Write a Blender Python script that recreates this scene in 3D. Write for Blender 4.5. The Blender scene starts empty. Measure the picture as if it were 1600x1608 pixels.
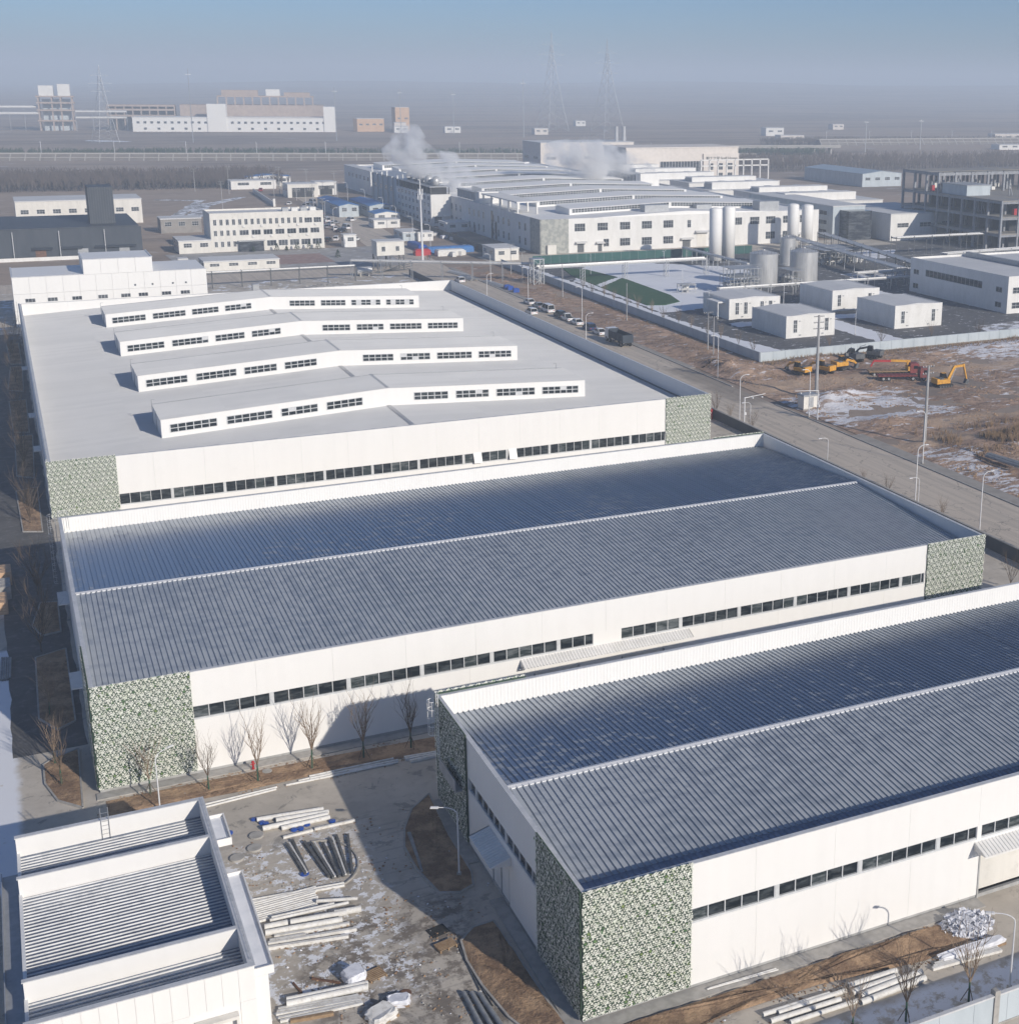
import bpy, bmesh, math, random
from mathutils import Matrix, Vector
SC = bpy.context.scene
COL = SC.collection
rnd = random.Random(7)

# ------------------------------------------------------------------ camera
CF, CPX, CPY = 2116.22, 1068.5, 686.15           # focal length and principal point, photo pixels
CAM = Vector((-26.97, -65.50, 56.09))
_p, _y, _r = 0.25966, 0.46920, 0.012217
_f = Vector((math.sin(_y) * math.cos(_p), math.cos(_y) * math.cos(_p), -math.sin(_p)))
_x = Vector((math.cos(_y), -math.sin(_y), 0)); _u = _x.cross(_f)
RX = _x * math.cos(_r) + _u * math.sin(_r); RU = _u * math.cos(_r) - _x * math.sin(_r); RF = _f
cd = bpy.data.cameras.new('camera'); cam = bpy.data.objects.new('camera', cd); COL.objects.link(cam)
m3 = Matrix((RX, RU, -RF)).transposed(); cam.matrix_world = Matrix.Translation(CAM) @ m3.to_4x4()
cd.sensor_fit = 'HORIZONTAL'; cd.sensor_width = 36; cd.lens = 36 * CF / 1600
cd.shift_x = (800 - CPX) / 1600; cd.shift_y = (CPY - 804) / 1600
cd.clip_start = 0.5; cd.clip_end = 60000
SC.camera = cam

# ------------------------------------------------------------------ sky, sun, exposure
SUN_TO = Vector((6.96, -19.74, 9.0)).normalized()
w = bpy.data.worlds.new('World'); SC.world = w; w.use_nodes = True
nt = w.node_tree; nt.nodes.clear()
sky = nt.nodes.new('ShaderNodeTexSky'); sky.sky_type = 'NISHITA'; sky.sun_disc = False
sky.sun_elevation = math.asin(SUN_TO.z); sky.sun_rotation = math.atan2(SUN_TO.x, SUN_TO.y)
sky.altitude = 300; sky.air_density = 0.8; sky.dust_density = 0.9; sky.ozone_density = 7.5
bg = nt.nodes.new('ShaderNodeBackground'); bg.inputs[1].default_value = 0.085
wo = nt.nodes.new('ShaderNodeOutputWorld')
nt.links.new(sky.outputs[0], bg.inputs[0]); nt.links.new(bg.outputs[0], wo.inputs[0])
sd = bpy.data.lights.new('sun', 'SUN'); sd.energy = 3.95; sd.angle = math.radians(0.5); sd.color = (1, 0.925, 0.82)
so = bpy.data.objects.new('sun', sd); COL.objects.link(so); so.location = (40, -60, 90)
so.rotation_euler = SUN_TO.to_track_quat('Z', 'Y').to_euler()
SC.view_settings.view_transform = 'Standard'; SC.view_settings.look = 'None'
SC.view_settings.exposure = 0.13; SC.view_settings.gamma = 1.0; SC.view_settings.use_curve_mapping = False
SC.cycles.use_denoising = True; SC.cycles.max_bounces = 6; SC.cycles.volume_bounces = 3
SC.cycles.diffuse_bounces = 3; SC.cycles.glossy_bounces = 3; SC.cycles.transparent_max_bounces = 6
SC.cycles.volume_step_rate = 2.0; SC.cycles.sample_clamp_indirect = 4.0

# ------------------------------------------------------------------ survey: photo pixel -> point of the place
def ray(u, v): return RF + RX * ((u - CPX) / CF) + RU * ((CPY - v) / CF)
def G(u, v, z=0.0):
    d = ray(u, v); t = (z - CAM.z) / d.z; return (CAM.x + t * d.x, CAM.y + t * d.y)
ORD = ['first', 'second', 'third', 'fourth', 'fifth', 'sixth', 'seventh', 'eighth', 'ninth', 'tenth', 'eleventh', 'twelfth',
       'thirteenth', 'fourteenth', 'fifteenth', 'sixteenth', 'seventeenth', 'eighteenth', 'nineteenth', 'twentieth']

# ------------------------------------------------------------------ mesh builder
class MB:
    def __init__(s): s.v = []; s.f = []
    def add(s, vs, fs):
        k = len(s.v); s.v += [tuple(p) for p in vs]; s.f += [tuple(i + k for i in q) for q in fs]; return s
    def box(s, x0, x1, y0, y1, z0, z1):
        return s.add([(x0,y0,z0),(x1,y0,z0),(x1,y1,z0),(x0,y1,z0),(x0,y0,z1),(x1,y0,z1),(x1,y1,z1),(x0,y1,z1)],
                     [(0,3,2,1),(4,5,6,7),(0,1,5,4),(1,2,6,5),(2,3,7,6),(3,0,4,7)])
    def bev(s, x0, x1, y0, y1, z0, z1, b=.05):
        # box with chamfered top edges
        s.add([(x0,y0,z0),(x1,y0,z0),(x1,y1,z0),(x0,y1,z0),(x0,y0,z1-b),(x1,y0,z1-b),(x1,y1,z1-b),(x0,y1,z1-b),
               (x0+b,y0+b,z1),(x1-b,y0+b,z1),(x1-b,y1-b,z1),(x0+b,y1-b,z1)],
              [(0,3,2,1),(8,9,10,11),(0,1,5,4),(1,2,6,5),(2,3,7,6),(3,0,4,7),(4,5,9,8),(5,6,10,9),(6,7,11,10),(7,4,8,11)]); return s
    def prism(s, poly, z0, z1):
        n = len(poly); vs = [(x, y, z0) for x, y in poly] + [(x, y, z1) for x, y in poly]
        return s.add(vs, [tuple(range(n))[::-1], tuple(range(n, 2*n))] + [(i, (i+1) % n, n + (i+1) % n, n + i) for i in range(n)])
    def extr(s, prof, a0, a1, axis='x'):
        # profile in the plane across an axis, run along it
        n = len(prof)
        if axis == 'x': vs = [(a0, p, q) for p, q in prof] + [(a1, p, q) for p, q in prof]
        else: vs = [(p, a0, q) for p, q in prof] + [(p, a1, q) for p, q in prof]
        return s.add(vs, [tuple(range(n))[::-1], tuple(range(n, 2*n))] + [(i, (i+1) % n, n + (i+1) % n, n + i) for i in range(n)])
    def tube(s, p, q, r, r2=None, n=8, cap=True):
        p = Vector(p); q = Vector(q); r2 = r if r2 is None else r2; d = q - p
        if d.length < 1e-6: return s
        d.normalize(); a = d.orthogonal().normalized(); b = d.cross(a)
        vs = []
        for c, rr in ((p, r), (q, r2)):
            for i in range(n):
                t = 2 * math.pi * i / n; vs.append(c + a * (rr * math.cos(t)) + b * (rr * math.sin(t)))
        fs = [(i, (i+1) % n, n + (i+1) % n, n + i) for i in range(n)]
        if cap: fs += [tuple(range(n))[::-1], tuple(range(n, 2*n))]
        return s.add(vs, fs)
    def pipe(s, p, q, r, wall=.02, n=14):
        # open hollow pipe
        p = Vector(p); q = Vector(q); d = (q - p).normalized(); a = d.orthogonal().normalized(); b = d.cross(a); vs = []
        for c, rr in ((p, r), (q, r), (q, r - wall), (p, r - wall)):
            for i in range(n):
                t = 2 * math.pi * i / n; vs.append(c + a * (rr * math.cos(t)) + b * (rr * math.sin(t)))
        fs = []
        for k in range(4):
            k2 = (k + 1) % 4
            fs += [(k*n + i, k*n + (i+1) % n, k2*n + (i+1) % n, k2*n + i) for i in range(n)]
        return s.add(vs, fs)
    def path(s, pts, r, n=6, r2=None):
        for i in range(len(pts) - 1):
            a = r if r2 is None else r + (r2 - r) * i / (len(pts) - 1); b = r if r2 is None else r + (r2 - r) * (i + 1) / (len(pts) - 1)
            s.tube(pts[i], pts[i+1], a, b, n)
        return s
    def lathe(s, prof, n=24, cx=0, cy=0):
        vs = []; fs = []
        for r, z in prof:
            for i in range(n):
                t = 2 * math.pi * i / n; vs.append((cx + r * math.cos(t), cy + r * math.sin(t), z))
        for k in range(len(prof) - 1):
            fs += [(k*n + i, k*n + (i+1) % n, (k+1)*n + (i+1) % n, (k+1)*n + i) for i in range(n)]
        fs += [tuple(range(n))[::-1], tuple(range((len(prof)-1)*n, len(prof)*n))]
        return s.add(vs, fs)
    def bar(s, p, q, wd, ht):
        # rectangular bar between two points
        p = Vector(p); q = Vector(q); d = (q - p).normalized(); up = Vector((0, 0, 1))
        if abs(d.z) > .95: up = Vector((0, 1, 0))
        a = d.cross(up).normalized() * (wd / 2); b = a.cross(d).normalized() * (ht / 2)
        vs = [c + i * a + j * b for c in (p, q) for i, j in ((-1, -1), (1, -1), (1, 1), (-1, 1))]
        return s.add(vs, [(3,2,1,0),(4,5,6,7),(0,1,5,4),(1,2,6,5),(2,3,7,6),(3,0,4,7)])
    def mesh(s, name, smooth=False):
        me = bpy.data.meshes.new(name); me.from_pydata(s.v, [], s.f)
        if smooth: me.polygons.foreach_set('use_smooth', [True] * len(me.polygons))
        me.update(); return me
    def build(s, name, mat, parent=None, smooth=False, loc=None, rot=0, **kw):
        return link(name, s.mesh(name, smooth), mat, parent, loc, rot, **kw)

def link(name, me, mat=None, parent=None, loc=None, rot=0, **kw):
    o = bpy.data.objects.new(name, me); COL.objects.link(o)
    if mat is not None and me is not None and not me.materials: me.materials.append(mat)
    if parent is not None: o.parent = parent
    if loc is not None: o.location = loc
    if rot: o.rotation_euler = (0, 0, rot)
    for k, v in kw.items(): o[k] = v
    return o
def thing(name, label, cat, loc=(0, 0, 0), rot=0, group=None):
    o = bpy.data.objects.new(name, None); COL.objects.link(o); o.location = loc; o.rotation_euler = (0, 0, rot)
    o.empty_display_size = .3; o['label'] = label; o['category'] = cat
    if group: o['group'] = group
    return o
def tag(o, label, cat, group=None):
    o['label'] = label; o['category'] = cat
    if group: o['group'] = group
    return o
KIDS = {}
def dup(root, label, loc, rot=0, scale=1, group=None):
    r = root.copy(); COL.objects.link(r); r.location = loc; r.rotation_euler = (0, 0, rot); r['label'] = label
    r.scale = (scale,) * 3
    if group: r['group'] = group
    for ch in KIDS[root.name]:
        c = ch.copy(); COL.objects.link(c); c.parent = r
        for gch in KIDS.get(ch.name, []):
            d = gch.copy(); COL.objects.link(d); d.parent = c
    return r
def proto(root):
    # remember a finished thing's parts so that dup() can copy them
    def rec(o):
        KIDS[o.name] = [c for c in bpy.data.objects if c.parent == o]
        for c in KIDS[o.name]: rec(c)
    rec(root); return root

# ------------------------------------------------------------------ materials
def new_mat(name):
    m = bpy.data.materials.new(name); m.use_nodes = True; t = m.node_tree
    return m, t, t.nodes['Principled BSDF']
def N(t, kind, **kw):
    n = t.nodes.new('ShaderNode' + kind)
    for k, v in kw.items(): setattr(n, k, v)
    return n
def wpos(t, sx=1, sy=1, sz=1, rz=0):
    g = N(t, 'NewGeometry'); mp = N(t, 'Mapping'); mp.inputs['Scale'].default_value = (sx, sy, sz); mp.inputs['Rotation'].default_value = (0, 0, rz)
    t.links.new(g.outputs['Position'], mp.inputs[0]); return mp.outputs[0]
def noise(t, scale, detail=5, rough=.55, vec=None, dist=0):
    n = N(t, 'TexNoise'); n.inputs['Scale'].default_value = scale; n.inputs['Detail'].default_value = detail
    n.inputs['Roughness'].default_value = rough; n.inputs['Distortion'].default_value = dist
    t.links.new(vec if vec is not None else wpos(t), n.inputs['Vector']); return n.outputs['Fac']
def ramp(t, fac, lo, hi, a=0, b=1):
    r = N(t, 'MapRange', interpolation_type='SMOOTHSTEP'); r.inputs[1].default_value = lo; r.inputs[2].default_value = hi
    r.inputs[3].default_value = a; r.inputs[4].default_value = b; t.links.new(fac, r.inputs[0]); return r.outputs[0]
def mixc(t, fac, a, b):
    m = N(t, 'Mix', data_type='RGBA')
    for sock, val in ((m.inputs[0], fac), (m.inputs[6], a), (m.inputs[7], b)):
        if isinstance(val, (tuple, list)): sock.default_value = (*val, 1)
        elif isinstance(val, (int, float)): sock.default_value = val
        else: t.links.new(val, sock)
    return m.outputs[2]
def mth(t, op, a, b=None):
    m = N(t, 'Math', operation=op)
    for i, q in enumerate((a, b)):
        if q is None: continue
        if isinstance(q, (int, float)): m.inputs[i].default_value = q
        else: t.links.new(q, m.inputs[i])
    return m.outputs[0]
def zone(t, x0, x1, y0, y1, soft=1.0, wob=1.5, wscale=.25):
    # 1 inside a world rectangle whose edge wanders with noise
    g = N(t, 'NewGeometry'); sp = N(t, 'SeparateXYZ'); t.links.new(g.outputs['Position'], sp.inputs[0])
    nz = mth(t, 'MULTIPLY', mth(t, 'SUBTRACT', noise(t, wscale, 6, .65), .5), wob * 4)
    X = mth(t, 'ADD', sp.outputs[0], nz); Y = mth(t, 'ADD', sp.outputs[1], nz)
    a = ramp(t, X, x0 - soft, x0 + soft); b = ramp(t, X, x1 - soft, x1 + soft, 1, 0)
    c = ramp(t, Y, y0 - soft, y0 + soft); d = ramp(t, Y, y1 - soft, y1 + soft, 1, 0)
    return mth(t, 'MULTIPLY', mth(t, 'MULTIPLY', a, b), mth(t, 'MULTIPLY', c, d))
def bump(t, bs, fac, strength, dist=.05):
    b = N(t, 'Bump'); b.inputs['Strength'].default_value = strength; b.inputs['Distance'].default_value = dist
    t.links.new(fac, b.inputs['Height']); t.links.new(b.outputs[0], bs.inputs['Normal'])
MATS = {}
def mat(name, c, c2=None, scale=1.0, lo=.35, hi=.7, rough=.6, metal=0, bmp=0, detail=5, st=(1, 1, 1), spec=.4, c3=None, s3=8.0, a3=.5):
    m, t, b = new_mat(name)
    b.inputs['Roughness'].default_value = rough; b.inputs['Metallic'].default_value = metal
    b.inputs['Specular IOR Level'].default_value = spec; b.inputs['Base Color'].default_value = (*c, 1)
    if c2 is not None:
        nz = noise(t, scale, detail, .6, wpos(t, *st)); col = mixc(t, ramp(t, nz, lo, hi), c, c2)
        if c3 is not None:
            n3 = noise(t, s3, 3, .6); f3 = mth(t, 'MULTIPLY', ramp(t, n3, .5, .72), a3); col = mixc(t, f3, col, c3)
        t.links.new(col, b.inputs['Base Color'])
        if bmp: bump(t, b, nz, bmp)
    MATS[name] = m; return m

M_WHITE = mat('white_panel', (.82, .805, .775), (.80, .785, .755), 1.1, rough=.45, st=(1, 1, .07), c3=(.74, .73, .70), s3=.9, a3=.2)
M_ROOFW = mat('white_roof_sheet', (.88, .865, .83), (.82, .805, .775), .15, rough=.6, st=(.3, 1, 1))
M_WHITE2 = mat('white_render', (.78, .765, .735), (.70, .685, .65), .5, rough=.75, st=(1, 1, .3), c3=(.60, .585, .55), s3=1.5, a3=.35)
M_CREAM = mat('cream_render', (.74, .71, .65), (.66, .635, .58), .6, rough=.8, st=(1, 1, .2), c3=(.55, .53, .48), s3=1.2, a3=.4)
M_COPING = mat('coping_metal', (.62, .62, .62), (.50, .51, .52), .8, rough=.4, c3=(.75, .75, .75), s3=3)
M_PLINTH = mat('grey_plinth', (.42, .42, .41), (.32, .32, .31), 1.2, rough=.8)
M_GREYM = mat('grey_metal', (.42, .43, .44), (.34, .35, .36), 1.5, rough=.45, metal=.3)
M_STEEL = mat('galvanised_steel', (.50, .51, .52), (.40, .41, .42), 2.0, rough=.45, metal=.6)
M_DARKSTEEL = mat('dark_steel', (.13, .135, .14), (.07, .072, .075), 2.0, rough=.6)
M_RUST = mat('rusty_steel', (.20, .105, .065), (.12, .07, .05), 2.0, rough=.85)
M_DUCT = mat('tank_steel', (.56, .56, .555), (.46, .46, .455), 1.1, rough=.42, metal=.35, st=(1, 1, .25))
M_PIPE = mat('white_pipe', (.76, .75, .72), (.66, .64, .60), 2.5, rough=.55, c3=(.42, .38, .33), s3=3.5, a3=.45)
M_PIPEIN = mat('pipe_grey', (.30, .31, .32), (.20, .21, .22), 2.0, rough=.6)
M_CONC = mat('concrete_kerb', (.42, .40, .37), (.32, .305, .28), 1.5, rough=.9, bmp=.2)
M_SNOWM = mat('snow', (.84, .85, .88), (.72, .74, .78), .8, rough=.9, bmp=.3)
M_FROSTROOF = mat('frosty_grey_roof', (.64, .635, .625), (.57, .57, .565), .12, rough=.7, st=(.35, 1, 1), c3=(.73, .725, .71), s3=.5, a3=.5)
M_BACK = mat('leaf_panel_back', (.03, .06, .04), (.055, .095, .06), 3.0, rough=.8)
M_LEAF = mat('pale_leaf', (.76, .77, .70), (.68, .70, .61), 1.6, rough=.6, c3=(.55, .61, .43), s3=2.3, a3=.45)
M_LEAFG = mat('green_leaf', (.10, .22, .09), (.24, .30, .10), 2.0, rough=.6)
M_BLACKW = mat('slate_cladding', (.055, .065, .08), (.04, .05, .065), .5, rough=.6, st=(1, 1, .2))
M_RED = mat('red_paint', (.45, .03, .035), (.35, .025, .03), 2.0, rough=.45)
M_YELLOW = mat('yellow_paint', (.70, .36, .045), (.58, .28, .035), 2.0, rough=.5, c3=(.25, .14, .05), s3=3)
M_BLUE = mat('blue_sheet', (.06, .20, .48), (.05, .15, .36), .9, rough=.5)
M_BLUEP = mat('blue_plastic', (.02, .08, .38), (.015, .06, .28), 2.0, rough=.4)
M_RUBBER = mat('rubber', (.02, .02, .021), (.03, .03, .03), 3.0, rough=.85)
M_WOOD = mat('pallet_wood', (.36, .25, .15), (.26, .17, .10), 3.0, rough=.85)
M_GREENNET = mat('green_screen', (.02, .085, .075), (.03, .115, .10), .8, rough=.7, st=(1, 1, .3))
M_WALLGREY = mat('grey_blue_wall', (.50, .55, .58), (.42, .47, .50), .5, rough=.7, st=(1, 1, .3))
M_BARK = mat('bark', (.16, .115, .08), (.10, .075, .055), 3.0, rough=.9)
M_BARK2 = mat('pale_bark', (.30, .22, .155), (.20, .145, .10), 3.0, rough=.9)
M_TRUNKG = mat('green_painted_trunk', (.03, .10, .06), (.04, .08, .05), 3.0, rough=.8)
M_DRYGRASS = mat('dry_grass', (.24, .165, .10), (.15, .10, .065), 1.2, rough=.95)
M_EVERG = mat('evergreen', (.03, .055, .035), (.05, .07, .04), 2.0, rough=.9)
M_BROWNB = mat('tan_brick', (.44, .35, .29), (.36, .285, .24), .3, rough=.85)
M_PINK = mat('pale_plaster', (.72, .66, .60), (.64, .585, .53), .5, rough=.8)
M_ORANGE = mat('orange_render', (.60, .40, .25), (.52, .34, .21), .4, rough=.85)
M_FRAME = mat('window_frame', (.62, .63, .63), (.54, .55, .55), 2.0, rough=.4)
M_CARWHITE = mat('white_car_paint', (.75, .75, .75), rough=.25, spec=.6)
M_CARBLACK = mat('black_car_paint', (.015, .016, .02), rough=.22, spec=.6)
M_CARGREY = mat('silver_car_paint', (.38, .39, .41), rough=.28, metal=.5)
M_CARBLUE = mat('blue_car_paint', (.03, .05, .12), rough=.25, spec=.6)
M_CARRED = mat('red_car_paint', (.32, .02, .025), rough=.28, spec=.6)
M_LAMPR = mat('tail_lamp', (.4, .02, .02), rough=.3)
M_LAMPW = mat('head_lamp', (.7, .7, .7), rough=.2)
M_PLASTIC = mat('white_sheeting', (.78, .79, .83), (.62, .63, .68), 2.5, rough=.4)
M_INT = mat('dark_interior', (.03, .032, .035), (.06, .06, .062), 1.0, rough=.9)
M_HEDGE = mat('bare_wood_mass', (.115, .09, .08), (.075, .062, .06), .15, rough=.95)
M_DUMP = mat('dump_body_paint', (.04, .055, .075), (.03, .04, .055), 1.0, rough=.5)

def glass(name, c=(.010, .014, .018), c2=(.06, .07, .075), sc=.9, rough=.08):
    m, t, b = new_mat(name)
    nz = noise(t, sc, 4, .65, wpos(t, .7, .7, 3.2)); t.links.new(mixc(t, ramp(t, nz, .42, .66), c, c2), b.inputs['Base Color'])
    b.inputs['Roughness'].default_value = rough; b.inputs['Specular IOR Level'].default_value = .32
    return m
M_GLASS = glass('window_glass'); M_GLASS2 = glass('far_window_glass', (.03, .035, .045), (.12, .13, .14), .5, .15)
M_GLASSB = glass('lit_interior_glass', (.03, .04, .042), (.14, .155, .16), 1.1, .09)
M_CARGLASS = glass('car_glass', (.01, .012, .014), (.02, .022, .025), 1, .05)

def frost_metal(name, amt, lo, hi, c1, c2, rough, even, x0):
    # bare zinc sheet; rime lies pan by pan between the ribs, broken into short runs
    m, t, b = new_mat(name)
    g = N(t, 'NewGeometry'); sp = N(t, 'SeparateXYZ'); t.links.new(g.outputs['Position'], sp.inputs[0])
    pan = mth(t, 'FLOOR', mth(t, 'DIVIDE', mth(t, 'SUBTRACT', sp.outputs[0], x0), .4525))
    cb = N(t, 'CombineXYZ'); t.links.new(mth(t, 'MULTIPLY', pan, .37), cb.inputs[0]); t.links.new(mth(t, 'MULTIPLY', sp.outputs[1], 1.1), cb.inputs[1])
    n1 = noise(t, 1.0, 3, .55, cb.outputs[0]); big = noise(t, .07, 3, .5); fine = noise(t, 5, 3, .6)
    f = mth(t, 'ADD', mth(t, 'ADD', mth(t, 'MULTIPLY', n1, .62), mth(t, 'MULTIPLY', big, .28)), mth(t, 'MULTIPLY', fine, .10))
    fr = mth(t, 'ADD', even, mth(t, 'MULTIPLY', ramp(t, f, lo, hi), amt))
    pn = N(t, 'TexWhiteNoise', noise_dimensions='1D'); t.links.new(pan, pn.inputs['W'])
    base = mixc(t, pn.outputs['Value'], c1, c2)
    t.links.new(mixc(t, fr, base, (.48, .505, .53)), b.inputs['Base Color'])
    t.links.new(mth(t, 'SUBTRACT', .95, fr), b.inputs['Metallic'])
    t.links.new(mth(t, 'ADD', rough, mth(t, 'MULTIPLY', fr, .4)), b.inputs['Roughness'])
    return m
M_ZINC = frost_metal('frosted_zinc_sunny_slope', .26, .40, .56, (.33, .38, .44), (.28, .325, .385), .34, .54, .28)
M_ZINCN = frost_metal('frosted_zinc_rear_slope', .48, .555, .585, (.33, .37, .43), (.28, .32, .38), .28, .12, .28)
M_GUTTER = mat('zinc_gutter', (.40, .46, .55), (.32, .38, .47), 1.5, rough=.25, metal=.95)
# ------------------------------------------------------------------ ground materials
def ground_far():
    m, t, b = new_mat('winter_fields'); b.inputs['Roughness'].default_value = .95; b.inputs['Specular IOR Level'].default_value = .1
    a = noise(t, .004, 7, .65, wpos(t, .5, 2.0, 1)); c = noise(t, .03, 6, .65, wpos(t, .5, 1.8, 1)); d = noise(t, .5, 5, .7)
    col = mixc(t, ramp(t, a, .42, .58), (.40, .315, .25), (.22, .18, .155))
    col = mixc(t, ramp(t, c, .42, .68), col, (.38, .305, .245))
    col = mixc(t, mth(t, 'MULTIPLY', ramp(t, d, .5, .75), .5), col, (.17, .135, .115))
    s = noise(t, .03, 7, .7, wpos(t, 1, 1.8, 1)); col = mixc(t, mth(t, 'MULTIPLY', ramp(t, s, .60, .68), .55), col, (.60, .61, .64))
    t.links.new(col, b.inputs['Base Color']); return m
def yard():
    m, t, b = new_mat('yard_concrete'); b.inputs['Roughness'].default_value = .9; b.inputs['Specular IOR Level'].default_value = .2
    n1 = noise(t, .18, 6, .6); n2 = noise(t, 1.3, 6, .65); n3 = noise(t, .45, 7, .7, None, .6); n4 = noise(t, 9, 3, .6)
    col = mixc(t, ramp(t, n1, .35, .65), (.57, .515, .44), (.45, .405, .345))
    col = mixc(t, mth(t, 'MULTIPLY', ramp(t, n2, .48, .75), .45), col, (.33, .29, .24))
    col = mixc(t, mth(t, 'MULTIPLY', ramp(t, n3, .57, .62), .6), col, (.20, .19, .175))
    col = mixc(t, mth(t, 'MULTIPLY', ramp(t, n4, .55, .75), .25), col, (.52, .50, .47))
    # muddy churned area and tracks in front of the near workshop's shaded end
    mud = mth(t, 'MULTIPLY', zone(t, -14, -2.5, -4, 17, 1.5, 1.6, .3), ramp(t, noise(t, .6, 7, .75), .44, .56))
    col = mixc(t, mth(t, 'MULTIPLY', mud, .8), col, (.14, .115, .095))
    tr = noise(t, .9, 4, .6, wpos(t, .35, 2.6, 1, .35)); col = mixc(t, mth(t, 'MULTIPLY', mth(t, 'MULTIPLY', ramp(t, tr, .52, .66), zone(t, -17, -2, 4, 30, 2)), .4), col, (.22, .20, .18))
    # thin snow: beside the sheds and along the alley's far side
    sn = mth(t, 'MULTIPLY', zone(t, -17, -7, 8, 29, 1.2, 1.5, .5), ramp(t, noise(t, 1.0, 7, .74), .515, .56))
    sn2 = mth(t, 'MULTIPLY', zone(t, -80, -30.1, 30, 76, .35, .3, .5), ramp(t, noise(t, .5, 6, .7), .30, .38))
    sn3 = mth(t, 'MULTIPLY', zone(t, 10, 60, -11, -6.6, .5, .4, .5), ramp(t, noise(t, .7, 7, .72), .40, .52))
    sn4 = mth(t, 'MULTIPLY', zone(t, -31, -27, 86, 101, 1, .8, .4), ramp(t, noise(t, .6, 6, .7), .40, .46))
    sn5 = mth(t, 'MULTIPLY', zone(t, -90, 82, 262, 330, 3, 3, .1), ramp(t, noise(t, .25, 7, .7), .54, .60))
    s = mth(t, 'MAXIMUM', mth(t, 'MAXIMUM', sn, sn2), mth(t, 'MAXIMUM', mth(t, 'MAXIMUM', sn3, sn5), sn4))
    col = mixc(t, s, col, (.80, .81, .84))
    t.links.new(col, b.inputs['Base Color']); bump(t, b, n2, .25, .03); return m
def asphalt():
    m, t, b = new_mat('dusty_asphalt'); b.inputs['Roughness'].default_value = .85; b.inputs['Specular IOR Level'].default_value = .25
    lane = noise(t, .5, 4, .6, wpos(t, 1.6, .03, 1)); n2 = noise(t, .25, 6, .65, wpos(t, 1, .4, 1)); n3 = noise(t, 4, 4, .6)
    col = mixc(t, ramp(t, lane, .38, .64), (.58, .50, .41), (.47, .41, .34))
    col = mixc(t, mth(t, 'MULTIPLY', ramp(t, n2, .5, .7), .5), col, (.62, .53, .43))
    crk = N(t, 'TexVoronoi', feature='DISTANCE_TO_EDGE'); crk.inputs['Scale'].default_value = .14
    wp = N(t, 'VectorMath', operation='ADD'); dn = N(t, 'TexNoise'); dn.inputs['Scale'].default_value = .4; dn.inputs['Detail'].default_value = 6
    t.links.new(wpos(t), dn.inputs['Vector']); sc = N(t, 'VectorMath', operation='SCALE'); sc.inputs['Scale'].default_value = 5
    t.links.new(dn.outputs['Color'], sc.inputs[0]); t.links.new(sc.outputs[0], wp.inputs[0]); t.links.new(wpos(t), wp.inputs[1])
    t.links.new(wp.outputs[0], crk.inputs['Vector'])
    col = mixc(t, mth(t, 'MULTIPLY', ramp(t, crk.outputs['Distance'], .0, .012, 1, 0), .6), col, (.09, .085, .08))
    col = mixc(t, mth(t, 'MULTIPLY', ramp(t, n3, .5, .8), .3), col, (.15, .145, .135))
    mudx = mth(t, 'MULTIPLY', zone(t, 89, 97, 138, 172, 2, 2, .15), .55); col = mixc(t, mudx, col, (.16, .135, .115))
    t.links.new(col, b.inputs['Base Color']); bump(t, b, n3, .1, .02); return m
def soil():
    m, t, b = new_mat('bare_soil'); b.inputs['Roughness'].default_value = .95; b.inputs['Specular IOR Level'].default_value = .1
    n1 = noise(t, .5, 6, .65); n2 = noise(t, 3, 6, .7)
    col = mixc(t, ramp(t, n1, .38, .62), (.50, .34, .215), (.27, .18, .12))
    col = mixc(t, mth(t, 'MULTIPLY', ramp(t, n2, .5, .7), .5), col, (.15, .10, .07))
    s = noise(t, 1.4, 7, .75); col = mixc(t, mth(t, 'MULTIPLY', ramp(t, s, .66, .70), .7), col, (.70, .70, .72))
    t.links.new(col, b.inputs['Base Color']); bump(t, b, n2, 1.0, .25); return m
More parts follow.
